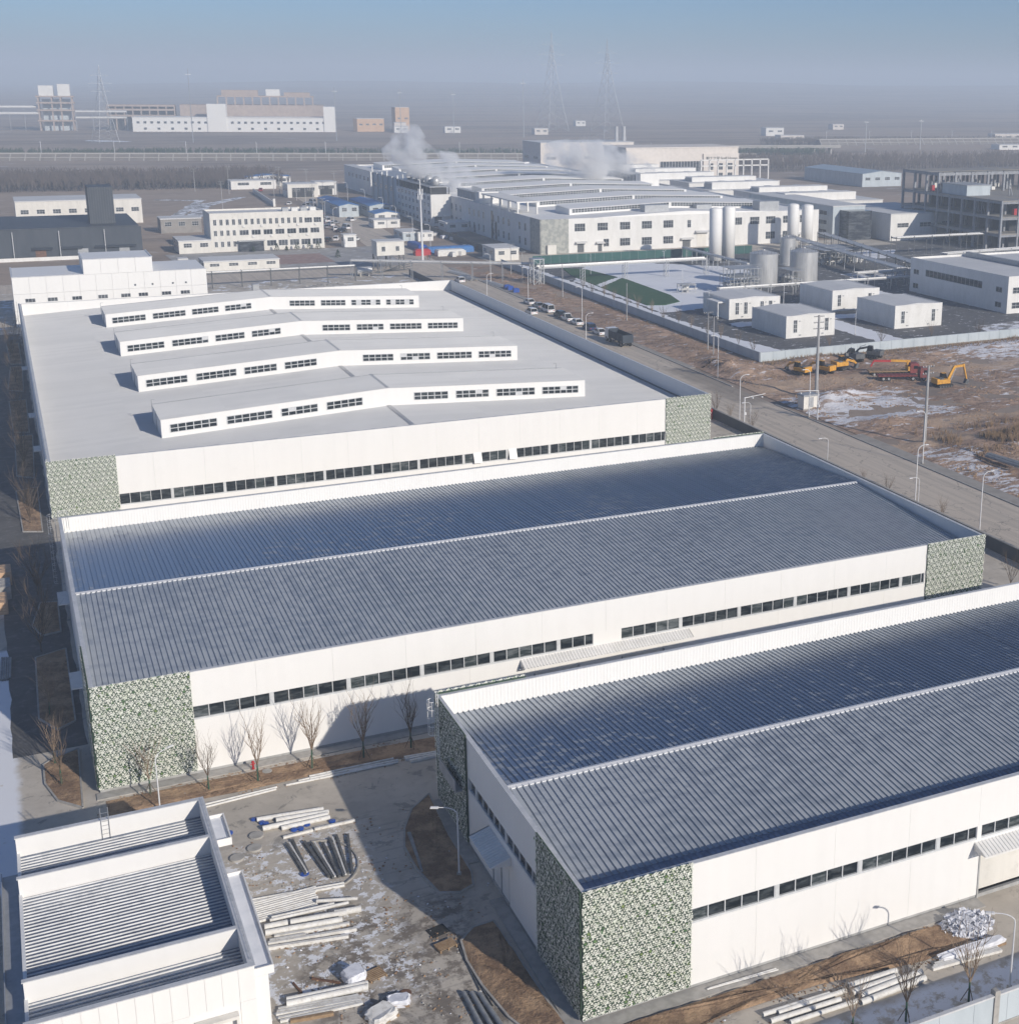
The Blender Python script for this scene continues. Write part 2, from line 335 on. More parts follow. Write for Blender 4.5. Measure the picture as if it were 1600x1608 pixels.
def field():
    m, t, b = new_mat('rough_dirt_field'); b.inputs['Roughness'].default_value = .95; b.inputs['Specular IOR Level'].default_value = .1
    n1 = noise(t, .045, 6, .62); n2 = noise(t, .35, 7, .7, wpos(t, 1, 1.8, 1)); n3 = noise(t, 1.8, 5, .7)
    col = mixc(t, ramp(t, n1, .36, .62), (.54, .375, .27), (.36, .245, .18))
    col = mixc(t, mth(t, 'MULTIPLY', ramp(t, n2, .44, .60), .8), col, (.21, .15, .12))
    col = mixc(t, mth(t, 'MULTIPLY', ramp(t, n3, .5, .72), .4), col, (.54, .40, .29))
    # vehicle tracks worn pale
    tk = mth(t, 'MAXIMUM', mth(t, 'MAXIMUM', zone(t, 94, 260, 144, 152, 2, 1.2, .06), zone(t, 93, 112, 100, 106, 1.2, 1.0, .08)), zone(t, 110, 300, 111, 116, 1.5, 1.0, .05))
    col = mixc(t, mth(t, 'MULTIPLY', tk, .75), col, (.56, .41, .29))
    # snow lying in streaks, heavier in three places
    ns = noise(t, .32, 8, .74, wpos(t, .8, 2.2, 1, .25)); hv = mth(t, 'MAXIMUM', zone(t, 96, 122, 118, 139, 2, 2.2, .1), zone(t, 150, 330, 95, 172, 10, 6, .04))
    hv = mth(t, 'MAXIMUM', hv, mth(t, 'MULTIPLY', zone(t, 97, 104, 60, 100, 2, 1.6, .12), .8))
    thr = mth(t, 'SUBTRACT', .585, mth(t, 'MULTIPLY', hv, .125)); d = mth(t, 'SUBTRACT', ns, thr)
    sf = mth(t, 'MULTIPLY', ramp(t, d, -.01, .045), mth(t, 'SUBTRACT', 1, mth(t, 'MULTIPLY', tk, .8)))
    core = mth(t, 'MULTIPLY', zone(t, 100, 116, 120, 130, 2, 1.6, .12), ramp(t, noise(t, .9, 6, .7), .36, .46)); sf = mth(t, 'MAXIMUM', sf, core)
    col = mixc(t, mth(t, 'MULTIPLY', sf, .92), col, (.78, .78, .81))
    t.links.new(col, b.inputs['Base Color']); bump(t, b, n3, .9, .35); return m
def gravel():
    m, t, b = new_mat('dark_gravel'); b.inputs['Roughness'].default_value = .95
    n2 = noise(t, .8, 6, .7); s = noise(t, .35, 8, .75, wpos(t, 1, 1.6, 1))
    col = mixc(t, ramp(t, n2, .35, .65), (.13, .13, .135), (.085, .085, .09))
    col = mixc(t, ramp(t, s, .585, .63), col, (.76, .77, .80))
    t.links.new(col, b.inputs['Base Color']); return m
def snowfield(name, thr=.27):
    m, t, b = new_mat(name); b.inputs['Roughness'].default_value = .9
    n1 = noise(t, .22, 7, .7); n2 = noise(t, .06, 5, .6, wpos(t, .4, 1, 1))
    col = mixc(t, ramp(t, n1, thr, thr + .08), (.22, .21, .205), (.80, .81, .84)); col = mixc(t, mth(t, 'MULTIPLY', ramp(t, n2, .5, .7), .35), col, (.60, .61, .64))
    t.links.new(col, b.inputs['Base Color']); return m
M_SOIL = soil(); M_GRAVEL = gravel(); M_SNOWF = snowfield('trodden_snow'); M_SNOWY = snowfield('patchy_snow', .46); M_ASPH = asphalt()
M_LAWN = mat('artificial_lawn', (.022, .085, .03), (.035, .105, .04), .6, rough=.9, c3=(.07, .10, .06), s3=.4)

def sheet(name, poly, z, m, kind='structure'):
    mb = MB(); n = len(poly); mb.add([(x, y, z) for x, y in poly], [tuple(range(n))])
    o = mb.build(name, m); o['kind'] = kind; return o
def wob(poly, amp=.25, step=.7):
    out = []
    for i, a in enumerate(poly):
        b = poly[(i + 1) % len(poly)]; L = math.dist(a, b); k = max(1, int(L / step))
        for j in range(k):
            t = j / k; out.append((a[0] + (b[0]-a[0]) * t + rnd.uniform(-amp, amp), a[1] + (b[1]-a[1]) * t + rnd.uniform(-amp, amp)))
    return out
R = 13000
sheet('ground', [(-R, -R), (R, -R), (R, R), (-R, R)], -.06, ground_far())
M_YARD = yard()
sheet('yard_pavement', [(-90, -60), (81.0, -60), (81.0, 330), (-90, 330)], 0, M_YARD)
road = [(82.6, -80), (94, -80), (94.2, 330), (98, 384), (110, 505), (114, 610), (122, 800), (110, 800), (102, 610), (95, 505), (84, 384), (82.6, 330)]
sheet('road', road, -.015, M_ASPH)
sheet('cross_street', [(-120, 324), (82.4, 324), (82.4, 341), (-120, 341)], .012, M_ASPH)
sheet('forecourt', [(22, 341.4), (84.5, 341.4), (88, 392), (20, 392)], .006, mat('forecourt_paving', (.36, .345, .33), (.29, .28, .27), .3, rough=.9, c3=(.60, .60, .62), s3=.35, a3=.6))
sheet('brick_plaza', [(47, 356), (66, 356), (66, 379), (52, 379)], .018, mat('red_paving', (.34, .22, .19), (.28, .19, .17), .4, rough=.9, c3=(.5, .47, .46), s3=.5))
mb = MB(); mb.box(94.0, 94.28, -80, 136, -.02, .13); mb.box(94.0, 94.28, 152, 330, -.02, .13); mb.build('kerb', M_CONC)['kind'] = 'structure'
mb = MB(); mb.box(82.3, 82.58, -80, 324, -.02, .13); mb.build('near_kerb', M_CONC)['kind'] = 'structure'
mb = MB(); mb.box(94.28, 96.6, -80, 112, -.02, .10); mb.box(94.28, 95.6, 170, 330, -.02, .10); mb.build('footway', mat('dusty_footway', (.36, .33, .295), (.29, .265, .235), .6, rough=.95))['kind'] = 'structure'
mb = MB(); mb.box(79.7, 82.3, -80, 320, -.02, .07); mb.build('verge', M_SOIL)['kind'] = 'structure'

# rough field beside the road, with heaps and a track through it
from mathutils import noise as mn
def fh(x, y):
    h = .35 * mn.noise((x * .07, y * .07, 1)) + .30 * mn.noise((x * .22, y * .22, 3)) + .18 * mn.noise((x * .55, y * .55, 5))
    def hump(cx, cy, rx, ry, a): return a * math.exp(-((x - cx) / rx) ** 2 - ((y - cy) / ry) ** 2) * (1 + .55 * mn.noise((x * .35, y * .35, 9)))
    h += hump(103.5, 134, 5, 4, 1.4) + hump(110, 136, 4, 3.5, 1.0) + hump(106, 117, 5, 2.5, .7)
    h += hump(100, 165, 4, 9, 1.5) + hump(106, 162, 4, 5, 1.2) + hump(103, 182, 3.5, 12, .8) + hump(105, 215, 3, 18, .5)
    h += hump(118, 96, 14, 7, 1.6) + hump(140, 92, 16, 7, 1.3) + hump(150, 162, 30, 4, .9) + hump(121, 166, 8, 3, 1.2) + hump(185, 165, 14, 4, 1.4)
    h += hump(115, 73, 10, 8, .6)
    e = min(1, max(0, (x - 96.2) / 3)) * (1 if y < 168 else min(1, max(0, (110 - x) / 3)))
    return h * e + .03
def terrain(name, x0, x1, y0, y1, st, m):
    nx = int((x1 - x0) / st); ny = int((y1 - y0) / st); mb = MB()
    mb.v = [(x0 + i * st, y0 + j * st, fh(x0 + i * st, y0 + j * st)) for j in range(ny + 1) for i in range(nx + 1)]
    mb.f = [(j*(nx+1)+i, j*(nx+1)+i+1, (j+1)*(nx+1)+i+1, (j+1)*(nx+1)+i) for j in range(ny) for i in range(nx)]
    o = mb.build(name, m, smooth=True); o['kind'] = 'structure'
M_FIELD = field()
terrain('dirt_field', 95.7, 215.7, -20, 169.5, .8, M_FIELD)
terrain('dirt_field_far_side', 215.7, 330.7, -20, 169.5, 2.5, M_FIELD)
terrain('dirt_strip', 95.6, 110.0, 169.5, 330.5, .8, M_FIELD)

sheet('alley_shade_lane', wob([(-30.4, 51.5), (-24.6, 51.5), (-24.7, 262), (-31.4, 262), (-31.2, 105), (-30.4, 78)], .12, 2), .004, mat('shade_dark_asphalt', (.13, .125, .12), (.09, .088, .086), .35, rough=.85, c3=(.30, .29, .28), s3=1.2, a3=.35))  # lane sheet; the alley's deep shade is put into its dark colour
# plant compound ground
sheet('compound_ground', [(110.6, 170.5), (330, 170.5), (330, 345), (110.6, 345)], 0, M_GRAVEL)
def snow_sheet(poly, m=None, z=.03, amp=.5): o = sheet('snow_cover', wob(poly, amp, 1.2), z, m or M_SNOWF, 'stuff')
snow_sheet([(111.2, 171.3), (127, 171.3), (121, 178), (117.5, 200), (117.5, 328), (111.2, 328)])
snow_sheet([(118.5, 232), (150, 236), (152, 246), (158, 250), (158, 271), (176, 280), (176, 300), (150, 322), (136, 322), (118.5, 290)], z=.034)
snow_sheet([(126, 207), (180, 207.5), (180, 212.5), (126, 212.5)], z=.026)
snow_sheet([(146, 176), (153, 176), (153, 250), (146, 250)], z=.022)
snow_sheet([(178, 214), (190, 214), (190, 250), (178, 250)], z=.024)
snow_sheet([(176, 175), (200, 176), (196, 188), (178, 186)], M_SNOWY, z=.028)
snow_sheet([(196, 262), (232, 262), (226, 275), (198, 274)], M_SNOWY, z=.028)
snow_sheet([(200, 300), (235, 300), (250, 318), (205, 322)], M_SNOWF, z=.028)
lawn = [(119.5, 243.5), (124, 242), (130, 245.5), (132.5, 256), (133.8, 287), (131, 311), (125.5, 316), (122, 300), (120.5, 270)]
mb = MB(); mb.prism(lawn, .02, .16); mb.build('lawn', M_LAWN)['kind'] = 'structure'
sheet('lawn_path', wob([(121, 276), (133.5, 290), (133.6, 292.5), (121.2, 280)], .3), .175, M_SNOWF)

# soil beds with kerbs (world outlines)
def bed(poly, closed=True, kerb=True, z=.10, mound=.25):
    cx = sum(p[0] for p in poly) / len(poly); cy = sum(p[1] for p in poly) / len(poly); mb = MB()
    P2 = []
    for i, a in enumerate(poly):
        b = poly[(i + 1) % len(poly)]; k = max(1, int(math.dist(a, b) / .6))
        P2 += [(a[0] + (b[0]-a[0]) * j / k, a[1] + (b[1]-a[1]) * j / k) for j in range(k)]
    rings = [1, .82, .6, .35, .12]; n = len(P2); vs = []
    for ri, s in enumerate(rings):
        for (x, y) in P2:
            X = cx + (x - cx) * s; Y = cy + (y - cy) * s
            vs.append((X, Y, z if ri == 0 else z + mound * (.5 + .9 * mn.noise((X * .8, Y * .8, 2)) + .5 * mn.noise((X * 2.3, Y * 2.3, 7)))))
    fs = [(r*n + i, r*n + (i+1) % n, (r+1)*n + (i+1) % n, (r+1)*n + i) for r in range(len(rings)-1) for i in range(n)] + [tuple(range((len(rings)-1)*n, len(rings)*n))]
    mb.add(vs, fs); o = mb.build('soil_bed', M_SOIL, smooth=True); o['kind'] = 'structure'
    if kerb:
        kb = MB()
        for i in range(n):
            a, b = P2[i], P2[(i + 1) % n]; kb.bar((*a, .07), (*b, .07), .14, .17)
        k = kb.build('bed_kerb', M_CONC); k['kind'] = 'structure'
bed([(-3.77, 26.4), (-2.5, 28.9), (-.6, 30.6), (-1.0, 24), (-1.0, 18.5), (-1.4, 16.9), (-2.5, 16.4), (-3.9, 17.0), (-4.5, 20.6), (-4.5, 23.8)], mound=.15)
bed([(-4.2, 11), (-3.0, 12.1), (-1.5, 12.2), (-1.3, 6.5), (-1.2, 2.5), (-.9, -.4), (-2.6, -1.5), (-3.9, 2.4), (-4.4, 6), (-4.5, 8.8)], mound=.35)
bed([(-24, 37.9), (-14, 37.6), (-6.6, 37.7), (2.4, 37.2), (2.6, 40), (-6.5, 40.4), (-24, 40.6)], kerb=False, z=.03, mound=.16)
bed([(.5, -4.3), (8, -3.2), (15, -3.2), (22.7, -4.2), (27.2, -3.7), (26.6, -1.4), (17, -1.3), (5, -1.3), (.5, -1.2)], kerb=False, z=.03, mound=.3)
for pl in ([(-28.0, 81.6), (-27, 88.2), (-25.3, 87.8), (-25.4, 78.8), (-27.2, 78.4)], [(-28, 72.7), (-25.2, 73.9), (-25.3, 56.5), (-26.8, 55.3), (-28.2, 58.3)],
           [(-28.2, 49), (-27.5, 49.7), (-25.4, 50.8), (-25.7, 40.2), (-27.4, 42.2), (-28.2, 45.5)],
           [(-27.7, 250), (-25.4, 250), (-25.3, 226), (-27.4, 227)], [(-27.4, 224), (-25.3, 224), (-25.7, 200), (-28.2, 202)], [(-28.2, 192.5), (-25.5, 192.8), (-25.7, 168), (-28, 169)],
           [(-27.9, 166), (-25.3, 166), (-25.9, 140), (-28.1, 142)], [(-28.4, 134), (-25.7, 135), (-25.8, 114), (-28, 115)]):
    bed(pl, mound=.14)
# concrete aprons round the workshops
mb = MB(); mb.box(.0, 30.2, -1.15, -.02, -.01, .09); mb.box(-.95, -.02, -.9, 14.6, -.01, .09); mb.box(-.95, -.02, 19.6, 29.5, -.01, .09); mb.build('apron', M_CONC)['kind'] = 'structure'
mb = MB(); mb.box(-24.6, 11, 40.95, 42.05, -.01, .09); mb.box(29.5, 64.3, 40.95, 42.05, -.01, .09); mb.build('workshop_apron', M_CONC)['kind'] = 'structure'
mb = MB(); mb.box(-24.4, 71.5, 117.6, 118.75, -.01, .09); mb.build('rear_apron', M_CONC)['kind'] = 'structure'
# ------------------------------------------------------------------ leaf-patterned cladding
_mr = random.Random(3)
def vine(cx, cz, r, a0):
    pts = []
    for i in range(10):
        a = a0 + i * math.pi / 5; rr = r * ((1.0 if i % 2 == 0 else .48) * (1 if i not in (4, 6) else .8))
        pts.append((cx + rr * math.cos(a), cz + rr * math.sin(a)))
    return pts
def rhomb(cx, cz, l, w, a):
    c, s = math.cos(a), math.sin(a)
    return [(cx + l * c, cz + l * s), (cx + .1 * l * c - w * s, cz + .1 * l * s + w * c), (cx - l * c, cz - l * s), (cx + .1 * l * c + w * s, cz + .1 * l * s - w * c)]
MOTIF = []
for k in range(6): a = k * math.pi / 3 + .3; MOTIF.append(rhomb(.27 + .15 * math.cos(a), .27 + .15 * math.sin(a), .15, .086, a))
MOTIF.append(vine(.74, .66, .235, .5))
for k in range(5): a = k * 1.2566 + .9; MOTIF.append(rhomb(.74 + .30 * math.cos(a), .66 + .27 * math.sin(a), .125, .062, a + 1.3))
for (x, z, l, wd, a) in ((.62, .12, .13, .05, .5), (.88, .22, .12, .05, 1.3), (.12, .62, .13, .05, -.5), (.38, .60, .11, .045, .9), (.30, .86, .13, .05, .2), (.55, .92, .11, .045, 1.2), (.04, .90, .11, .045, 1.0), (.50, .40, .09, .04, 2.2), (.95, .95, .10, .045, .3), (.92, .46, .08, .035, 1.9), (.02, .34, .09, .04, 1.6), (.14, .03, .10, .04, .1)):
    MOTIF.append(rhomb(x, z, l * 1.3, wd * 1.7, a))
def cladding(parent, orient, o3, wd, ht, seed, pitch=.62):
    # orient: f = faces -Y, b = +Y, l = -X, r = +X ; o3 = lower start corner (local)
    r2 = random.Random(seed); K_ = pitch; MOT = [[(a * K_, b * K_) for a, b in q] for q in MOTIF]
    def tr(s, z, off):
        if orient == 'f': return (o3[0] + s, o3[1] - off, o3[2] + z)
        if orient == 'b': return (o3[0] + s, o3[1] + off, o3[2] + z)
        if orient == 'l': return (o3[0] - off, o3[1] + s, o3[2] + z)
        return (o3[0] + off, o3[1] + s, o3[2] + z)
    bk = MB(); vs = [tr(a, b, c) for c in (0, .10) for a, b in ((0, 0), (wd, 0), (wd, ht), (0, ht))]
    bk.add(vs, [(0,1,2,3),(7,6,5,4),(0,4,5,1),(1,5,6,2),(2,6,7,3),(3,7,4,0)]); p = bk.build('leaf_cladding', M_BACK, parent)
    lf, lg = MB(), MB()
    nz = int(ht / pitch) + 2; nx = int(wd / pitch) + 2
    for j in range(-1, nz):
        for i in range(-1, nx):
            bx = i * pitch + (j % 3) * pitch * .33 - .1; bz = j * pitch
            for q in MOT:
                cx = bx + sum(a for a, b in q) / len(q); cz = bz + sum(b for a, b in q) / len(q)
                if not (-.05 < cx < wd + .05 and .02 < cz < ht + .10): continue
                gx, gz = r2.uniform(-.25, .25), r2.uniform(-.15, .30); base = .13 + r2.uniform(0, .07)
                pts = [tr(max(-.1, min(wd + .1, bx + a)), max(.0, min(ht + .16, bz + b)), base + gx * (bx + a - cx) + gz * (bz + b - cz)) for a, b in q]
                (lg if r2.random() < .045 else lf).add(pts, [tuple(range(len(pts)))])
    a = lf.build('pale_leaves', M_LEAF, p); a['kind'] = 'stuff'
    a = lg.build('green_leaves', M_LEAFG, p); a['kind'] = 'stuff'

# ------------------------------------------------------------------ roof sheets
def sheet_mesh(name, ln, dz, ribs=(0, .45), wd=.9, rh=.10):
    prof = []
    for r in ribs: prof += [(r, 0), (r + .008, rh), (r + .05, rh), (r + .065, 0)]
    prof.append((wd, 0)); n = len(prof)
    mb = MB(); mb.v = [(x, 0, z) for x, z in prof] + [(x, ln, z + dz) for x, z in prof]
    mb.f = [(i, i + 1, n + i + 1, n + i) for i in range(n - 1)]
    return mb.mesh(name)

def strip(parent, x0, x1, z0, z1, y=0, axis='x', groups=5, mod=1.22, post=.34, open_at=()):
    # ribbon window: frame bars and one pane object per light; axis 'x' faces -Y at y, axis 'y' faces -X at x=y
    fr = MB(); cells = []
    def B(a0, a1, d0, d1, zz0, zz1):
        if axis == 'x': fr.box(a0, a1, y + d0, y + d1, zz0, zz1)
        else: fr.box(y + d0, y + d1, a0, a1, zz0, zz1)
    B(x0, x1, .02, .2, z0 - .10, z0 + .04); B(x0, x1, .03, .2, z1 - .03, z1 + .02)
    x = x0; k = 0
    while x < x1 - .3:
        w = min(mod, x1 - x); cells.append((x + .03, x + w - .03)); B(x + w - .035, x + w + .035, .05, .18, z0 + .04, z1 - .03); x += w; k += 1
        if k % groups == 0 and x + post < x1: B(x + .035, x + post, .03, .19, z0 + .04, z1 - .03); x += post
    f = fr.build('window_strip', M_FRAME, parent)
    me = None
    for i, (a, b) in enumerate(cells):
        tilt = i in open_at; pb = MB(); wv = b - a
        if tilt: pb.add([(0, -.55, 0), (wv, -.55, 0), (wv, 0, z1 - z0), (0, 0, z1 - z0), (0, -.52, 0), (wv, -.52, 0), (wv, .03, z1 - z0), (0, .03, z1 - z0)], [(0,1,2,3),(7,6,5,4),(0,4,5,1),(2,6,7,3),(0,3,7,4),(1,5,6,2)])
        elif axis == 'x': pb.box(0, wv, 0, .02, 0, z1 - z0 - .07)
        else: pb.box(0, .02, 0, wv, 0, z1 - z0 - .07)
        lo = (a, y + (.0 if tilt else .15), z0 + .04) if axis == 'x' else (y + .15, a, z0 + .04)
        pb.build('open_sash' if tilt else 'pane', M_WHITE if tilt else (M_GLASSB if (i * 7 + int(x0 * 3)) % 11 in (0, 4, 5) else M_GLASS), f, loc=lo)
    ib = MB()
    if axis == 'x': ib.box(x0, x1, y + .2, y + .24, z0 - .1, z1 + .02)
    else: ib.box(y + .2, y + .24, x0, x1, z0 - .1, z1 + .02)
    ib.build('interior_shade', M_INT, f)

def panels(parent, segs, y0, y1, z0, z1, m=None, axis='x', name='wall_panel'):
    # wall run split at its panel joints
    for a, b in segs:
        mb = MB()
        if axis == 'x': mb.box(a + .005, b - .005, y0, y1, z0, z1)
        else: mb.box(y0, y1, a + .005, b - .005, z0, z1)
        mb.build(name, m or M_WHITE, parent)
def cut(a, b, st):
    n = max(1, round((b - a) / st)); return [(a + (b - a) * i / n, a + (b - a) * (i + 1) / n) for i in range(n)]

def ladder(parent, x, y, z0, z1, cage=True, axis='y', m=None):
    mb = MB(); dx, dy = (.25, 0) if axis == 'y' else (0, .25); ox, oy = (0, .0) if axis == 'y' else (0, 0)
    for s in (-1, 1): mb.tube((x + s*dx, y + s*dy, z0), (x + s*dx, y + s*dy, z1 + 1.0), .03, n=5)
    z = z0 + .3
    while z < z1 + .9: mb.tube((x - dx, y - dy, z), (x + dx, y + dy, z), .018, n=4); z += .32
    if cage:
        nx, ny = (0, -1) if axis == 'y' else (-1, 0); zz = z0 + 2.2; rings = []
        while zz < z1 + 1.0:
            ring = [(x + math.cos(t) * .38 * (1 if axis == 'y' else abs(nx)) * (1 if axis == 'y' else 0) + (nx * .38 * (1 + math.sin(t)) if axis != 'y' else 0),
                     y + math.cos(t) * .38 * (0 if axis == 'y' else 1) + (ny * .38 * (1 + math.sin(t)) if axis == 'y' else 0), zz) for t in [math.pi * k / 8 - 0 for k in range(9)]]
            mb.path(ring, .025, 4); rings.append(ring); zz += .7
        for k in (1, 4, 7):
            for a, b in zip(rings, rings[1:]): mb.tube(a[k], b[k], .02, n=4)
    return mb.build('ladder', m or M_STEEL, parent)

def canopy(parent, x0, x1, y0, z, out, axis='x', drop=.45, m=None):
    # ribbed sheet canopy with end cheeks, sloping away from the wall
    mb = MB(); n = int((x1 - x0) / .3); pts = []
    for i in range(n + 1):
        a = x0 + (x1 - x0) * i / n
        for da, dz in ((0, 0), (.04, .05), (.10, .05), (.14, 0)): pts.append((min(a + da, x1), dz))
    m2 = len(pts); f = (lambda a, o, zz: (a, y0 - o, zz)) if axis == 'x' else (lambda a, o, zz: (y0 - o, a, zz))
    mb.v = [f(a, 0, z + d) for a, d in pts] + [f(a, out, z - drop + d) for a, d in pts]
    mb.f = [(i, i + 1, m2 + i + 1, m2 + i) for i in range(m2 - 1)]
    for a in (x0, x1): mb.add([f(a, 0, z), f(a, out, z - drop), f(a, 0, z - drop - .15)], [(0, 1, 2)])
    mb.add([f(x0, out, z - drop), f(x1, out, z - drop), f(x1, out, z - drop - .12), f(x0, out, z - drop - .12)], [(0, 1, 2, 3)])
    return mb.build('canopy', m or M_WHITE2, parent)

def ribbed_wall(parent, x0, x1, y, z0, z1, st=.30, d=.014, m=None):
    mb = MB(); n = int((x1 - x0) / st); row = []
    for i in range(n):
        a = x0 + i * st
        row += [(a, y), (a + st * .62, y), (a + st * .70, y - d), (a + st * .92, y - d)]
    row.append((x1, y)); k = len(row)
    mb.v = [(a, b, z0) for a, b in row] + [(a, b, z1) for a, b in row]; mb.f = [(i, i+1, k+i+1, k+i) for i in range(k - 1)]
    return mb.build('parapet_lining', m or M_WHITE, parent)

# ------------------------------------------------------------------ the two zinc-roofed workshops
def zinc_shed(root, L, W, H, ridge_y, ridge_z, back_z, gut_y, strips, sill, head, joints, seed, doors=()):
    # plinth and walls
    mb = MB(); mb.box(.02, L - .02, .03, .26, 0, .28); mb.box(.03, .26, .26, W - .26, 0, .28); mb.box(L - .26, L - .03, .26, W - .26, 0, .28); mb.build('plinth', M_PLINTH, root)
    lowsegs = []
    xs = [0]
    for d in doors: xs += [d[0], d[1]]
    xs.append(L)
    for a, b in zip(xs[::2], xs[1::2]): lowsegs += cut(a, b, joints)
    panels(root, lowsegs, 0, .25, .28, sill - .1)
    panels(root, cut(0, L, joints), 0, .25, head + .02, H)
    prev = 0
    for a, b in strips:
        panels(root, [(prev, a)], 0, .25, sill - .1, head + .02); strip(root, a, b, sill, head); prev = b
    panels(root, [(prev, L)], 0, .25, sill - .1, head + .02)
    for d in doors:
        panels(root, cut(d[0], d[1], 6), 0, .25, d[2], sill - .1)
        mb = MB(); mb.box(d[0] + .02, d[1] - .02, .06, .2, d[3], d[2]); dd = mb.build('roller_door', M_CREAM, root)
        mb = MB(); mb.box(d[0] + .02, d[1] - .02, 2.2, 2.3, .0, d[2]); mb.build('interior_shade', M_INT, root)
        for q in (d[0] - .12, d[1]): mb = MB(); mb.box(q, q + .12, -.06, .3, 0, d[2]); mb.build('door_jamb', M_PLINTH, root)
    panels(root, cut(0, L, joints), W - .25, W, .02, H, name='rear_wall_panel')
    panels(root, cut(.25, W - .25, 7.3), L - .25, L, .28, H, axis='y', name='end_wall_panel')
    # copings
    mb = MB(); mb.box(-.04, L + .04, -.04, .31, H, H + .05); mb.box(-.04, L + .04, W - .31, W + .04, H, H + .05)
    mb.box(-.04, .31, .31, W - .31, H, H + .05); mb.box(L - .31, L + .04, .31, W - .31, H, H + .05); mb.build('coping', M_COPING, root)
    ribbed_wall(root, .28, L - .28, W - .262, back_z - .3, H)
    # roof: deck, gutter and its sheets
    ez = ridge_z - (ridge_z - back_z) * (ridge_y - gut_y) / (W - ridge_y)
    mb = MB(); mb.extr([(gut_y, ez - .3), (ridge_y, ridge_z - .12), (W - .27, back_z - .12), (W - .27, back_z - .4), (gut_y, ez - .5)], .27, L - .27); roof = mb.build('roof', M_GREYM, root)
    mb = MB(); mb.box(.26, L - .26, .26, gut_y, ez - .5, ez - .38); mb.box(.26, L - .26, gut_y - .04, gut_y + .01, ez - .38, ez - .02)
    k = .5
    while k < L: mb.box(k, k + .05, .26, gut_y - .05, ez - .38, ez - .33); k += .45
    mb.build('gutter', M_GUTTER, roof)
    fm = sheet_mesh('roof_sheet', ridge_y - gut_y + .08, ridge_z - ez); bm_ = sheet_mesh('roof_sheet', W - .27 - ridge_y, back_z - ridge_z)
    fm.materials.append(M_ZINC); bm_.materials.append(M_ZINCN)
    x = .28; r2 = random.Random(seed)
    while x < L - .9:
        link('roof_sheet', fm, None, roof, (x, gut_y - .08, ez + r2.uniform(0, .012))); link('roof_sheet', bm_, None, roof, (x, ridge_y, ridge_z + r2.uniform(0, .012))); x += .905
    mb = MB(); s = .30; dzf = (ridge_z - back_z) / (W - ridge_y) * s
    mb.extr([(ridge_y - s, ridge_z - dzf + .085), (ridge_y, ridge_z + .13), (ridge_y + s, ridge_z - dzf + .085), (ridge_y, ridge_z + .10)], .3, L - .3)
    x = .28
    while x < L - .5:
        mb.box(x + .11, x + .44, ridge_y - s - .02, ridge_y - s + .04, ridge_z - dzf - .02, ridge_z - dzf + .09); x += .4525
    mb.build('ridge_cap', mat('ridge_cap_metal', (.74, .74, .74), (.66, .66, .67), 1.5, rough=.45) if 'ridge_cap_metal' not in MATS else MATS['ridge_cap_metal'], roof)

A = thing('workshop', 'nearest long white workshop with frosted zinc roof, cropped by the right edge of the photo', 'workshop', (0, 0, 0), group='white workshops with leaf cladding')
AL, AW, AH = 78, 29.7, 9.0
zinc_shed(A, AL, AW, AH, 14.9, 8.35, 7.25, 3.3, [(7.4, 29.9), (30.3, 60)], 4.86, 5.80, 6.1, 11, doors=[(30.35, 36.2, 3.4, .65)])
canopy(A, 29.7, 37, -.02, 4.55, 1.25)
cladding(A, 'f', (0, -.02, .3), 7.35, AH - .14, 1); cladding(A, 'l', (-.02, 0, .3), 7.4, AH - .14, 2); cladding(A, 'l', (-.02, 22.0, .3), 7.7, AH - .14, 3); cladding(A, 'b', (0, AW + .02, .3), 7.5, AH - .14, 4)
# shaded end wall of A with its ribbon window, door and canopy
panels(A, [(.25, 7.44), (7.44, 13.1), (16.6, 21.9), (21.9, 29.45)], 0, .25, .28, 4.76, axis='y', name='end_wall_panel')
panels(A, [(13.1, 16.6)], 0, .25, 3.1, 4.76, axis='y', name='end_wall_panel')
panels(A, [(.25, 7.44), (21.9, 29.45)], 0, .25, 4.76, 5.82, axis='y', name='end_wall_panel')
panels(A, cut(.25, 29.45, 5), 0, .25, 5.82, AH, axis='y', name='end_wall_panel')
strip(A, 7.44, 21.9, 4.86, 5.80, axis='y')
mb = MB(); mb.box(.08, .16, 13.12, 16.58, .05, 3.1); d = mb.build('side_door', M_WHITE2, A)
for q in (13.05, 14.82, 16.56): mb = MB(); mb.box(.0, .085, q, q + .08, .02, 3.1); mb.build('door_jamb', M_GREYM, d)
canopy(A, 12.6, 17.2, -.02, 4.3, 1.5, axis='y')
mb = MB(); mb.box(-.75, -.15, 22.8, 26.8, 4.2, 4.3); mb.box(-.75, -.68, 22.8, 26.8, 4.3, 5.2); mb.build('service_platform', M_GREYM, A)
ladder(A, -.35, 28.2, 4.4, 9.0, axis='x', m=M_WHITE)

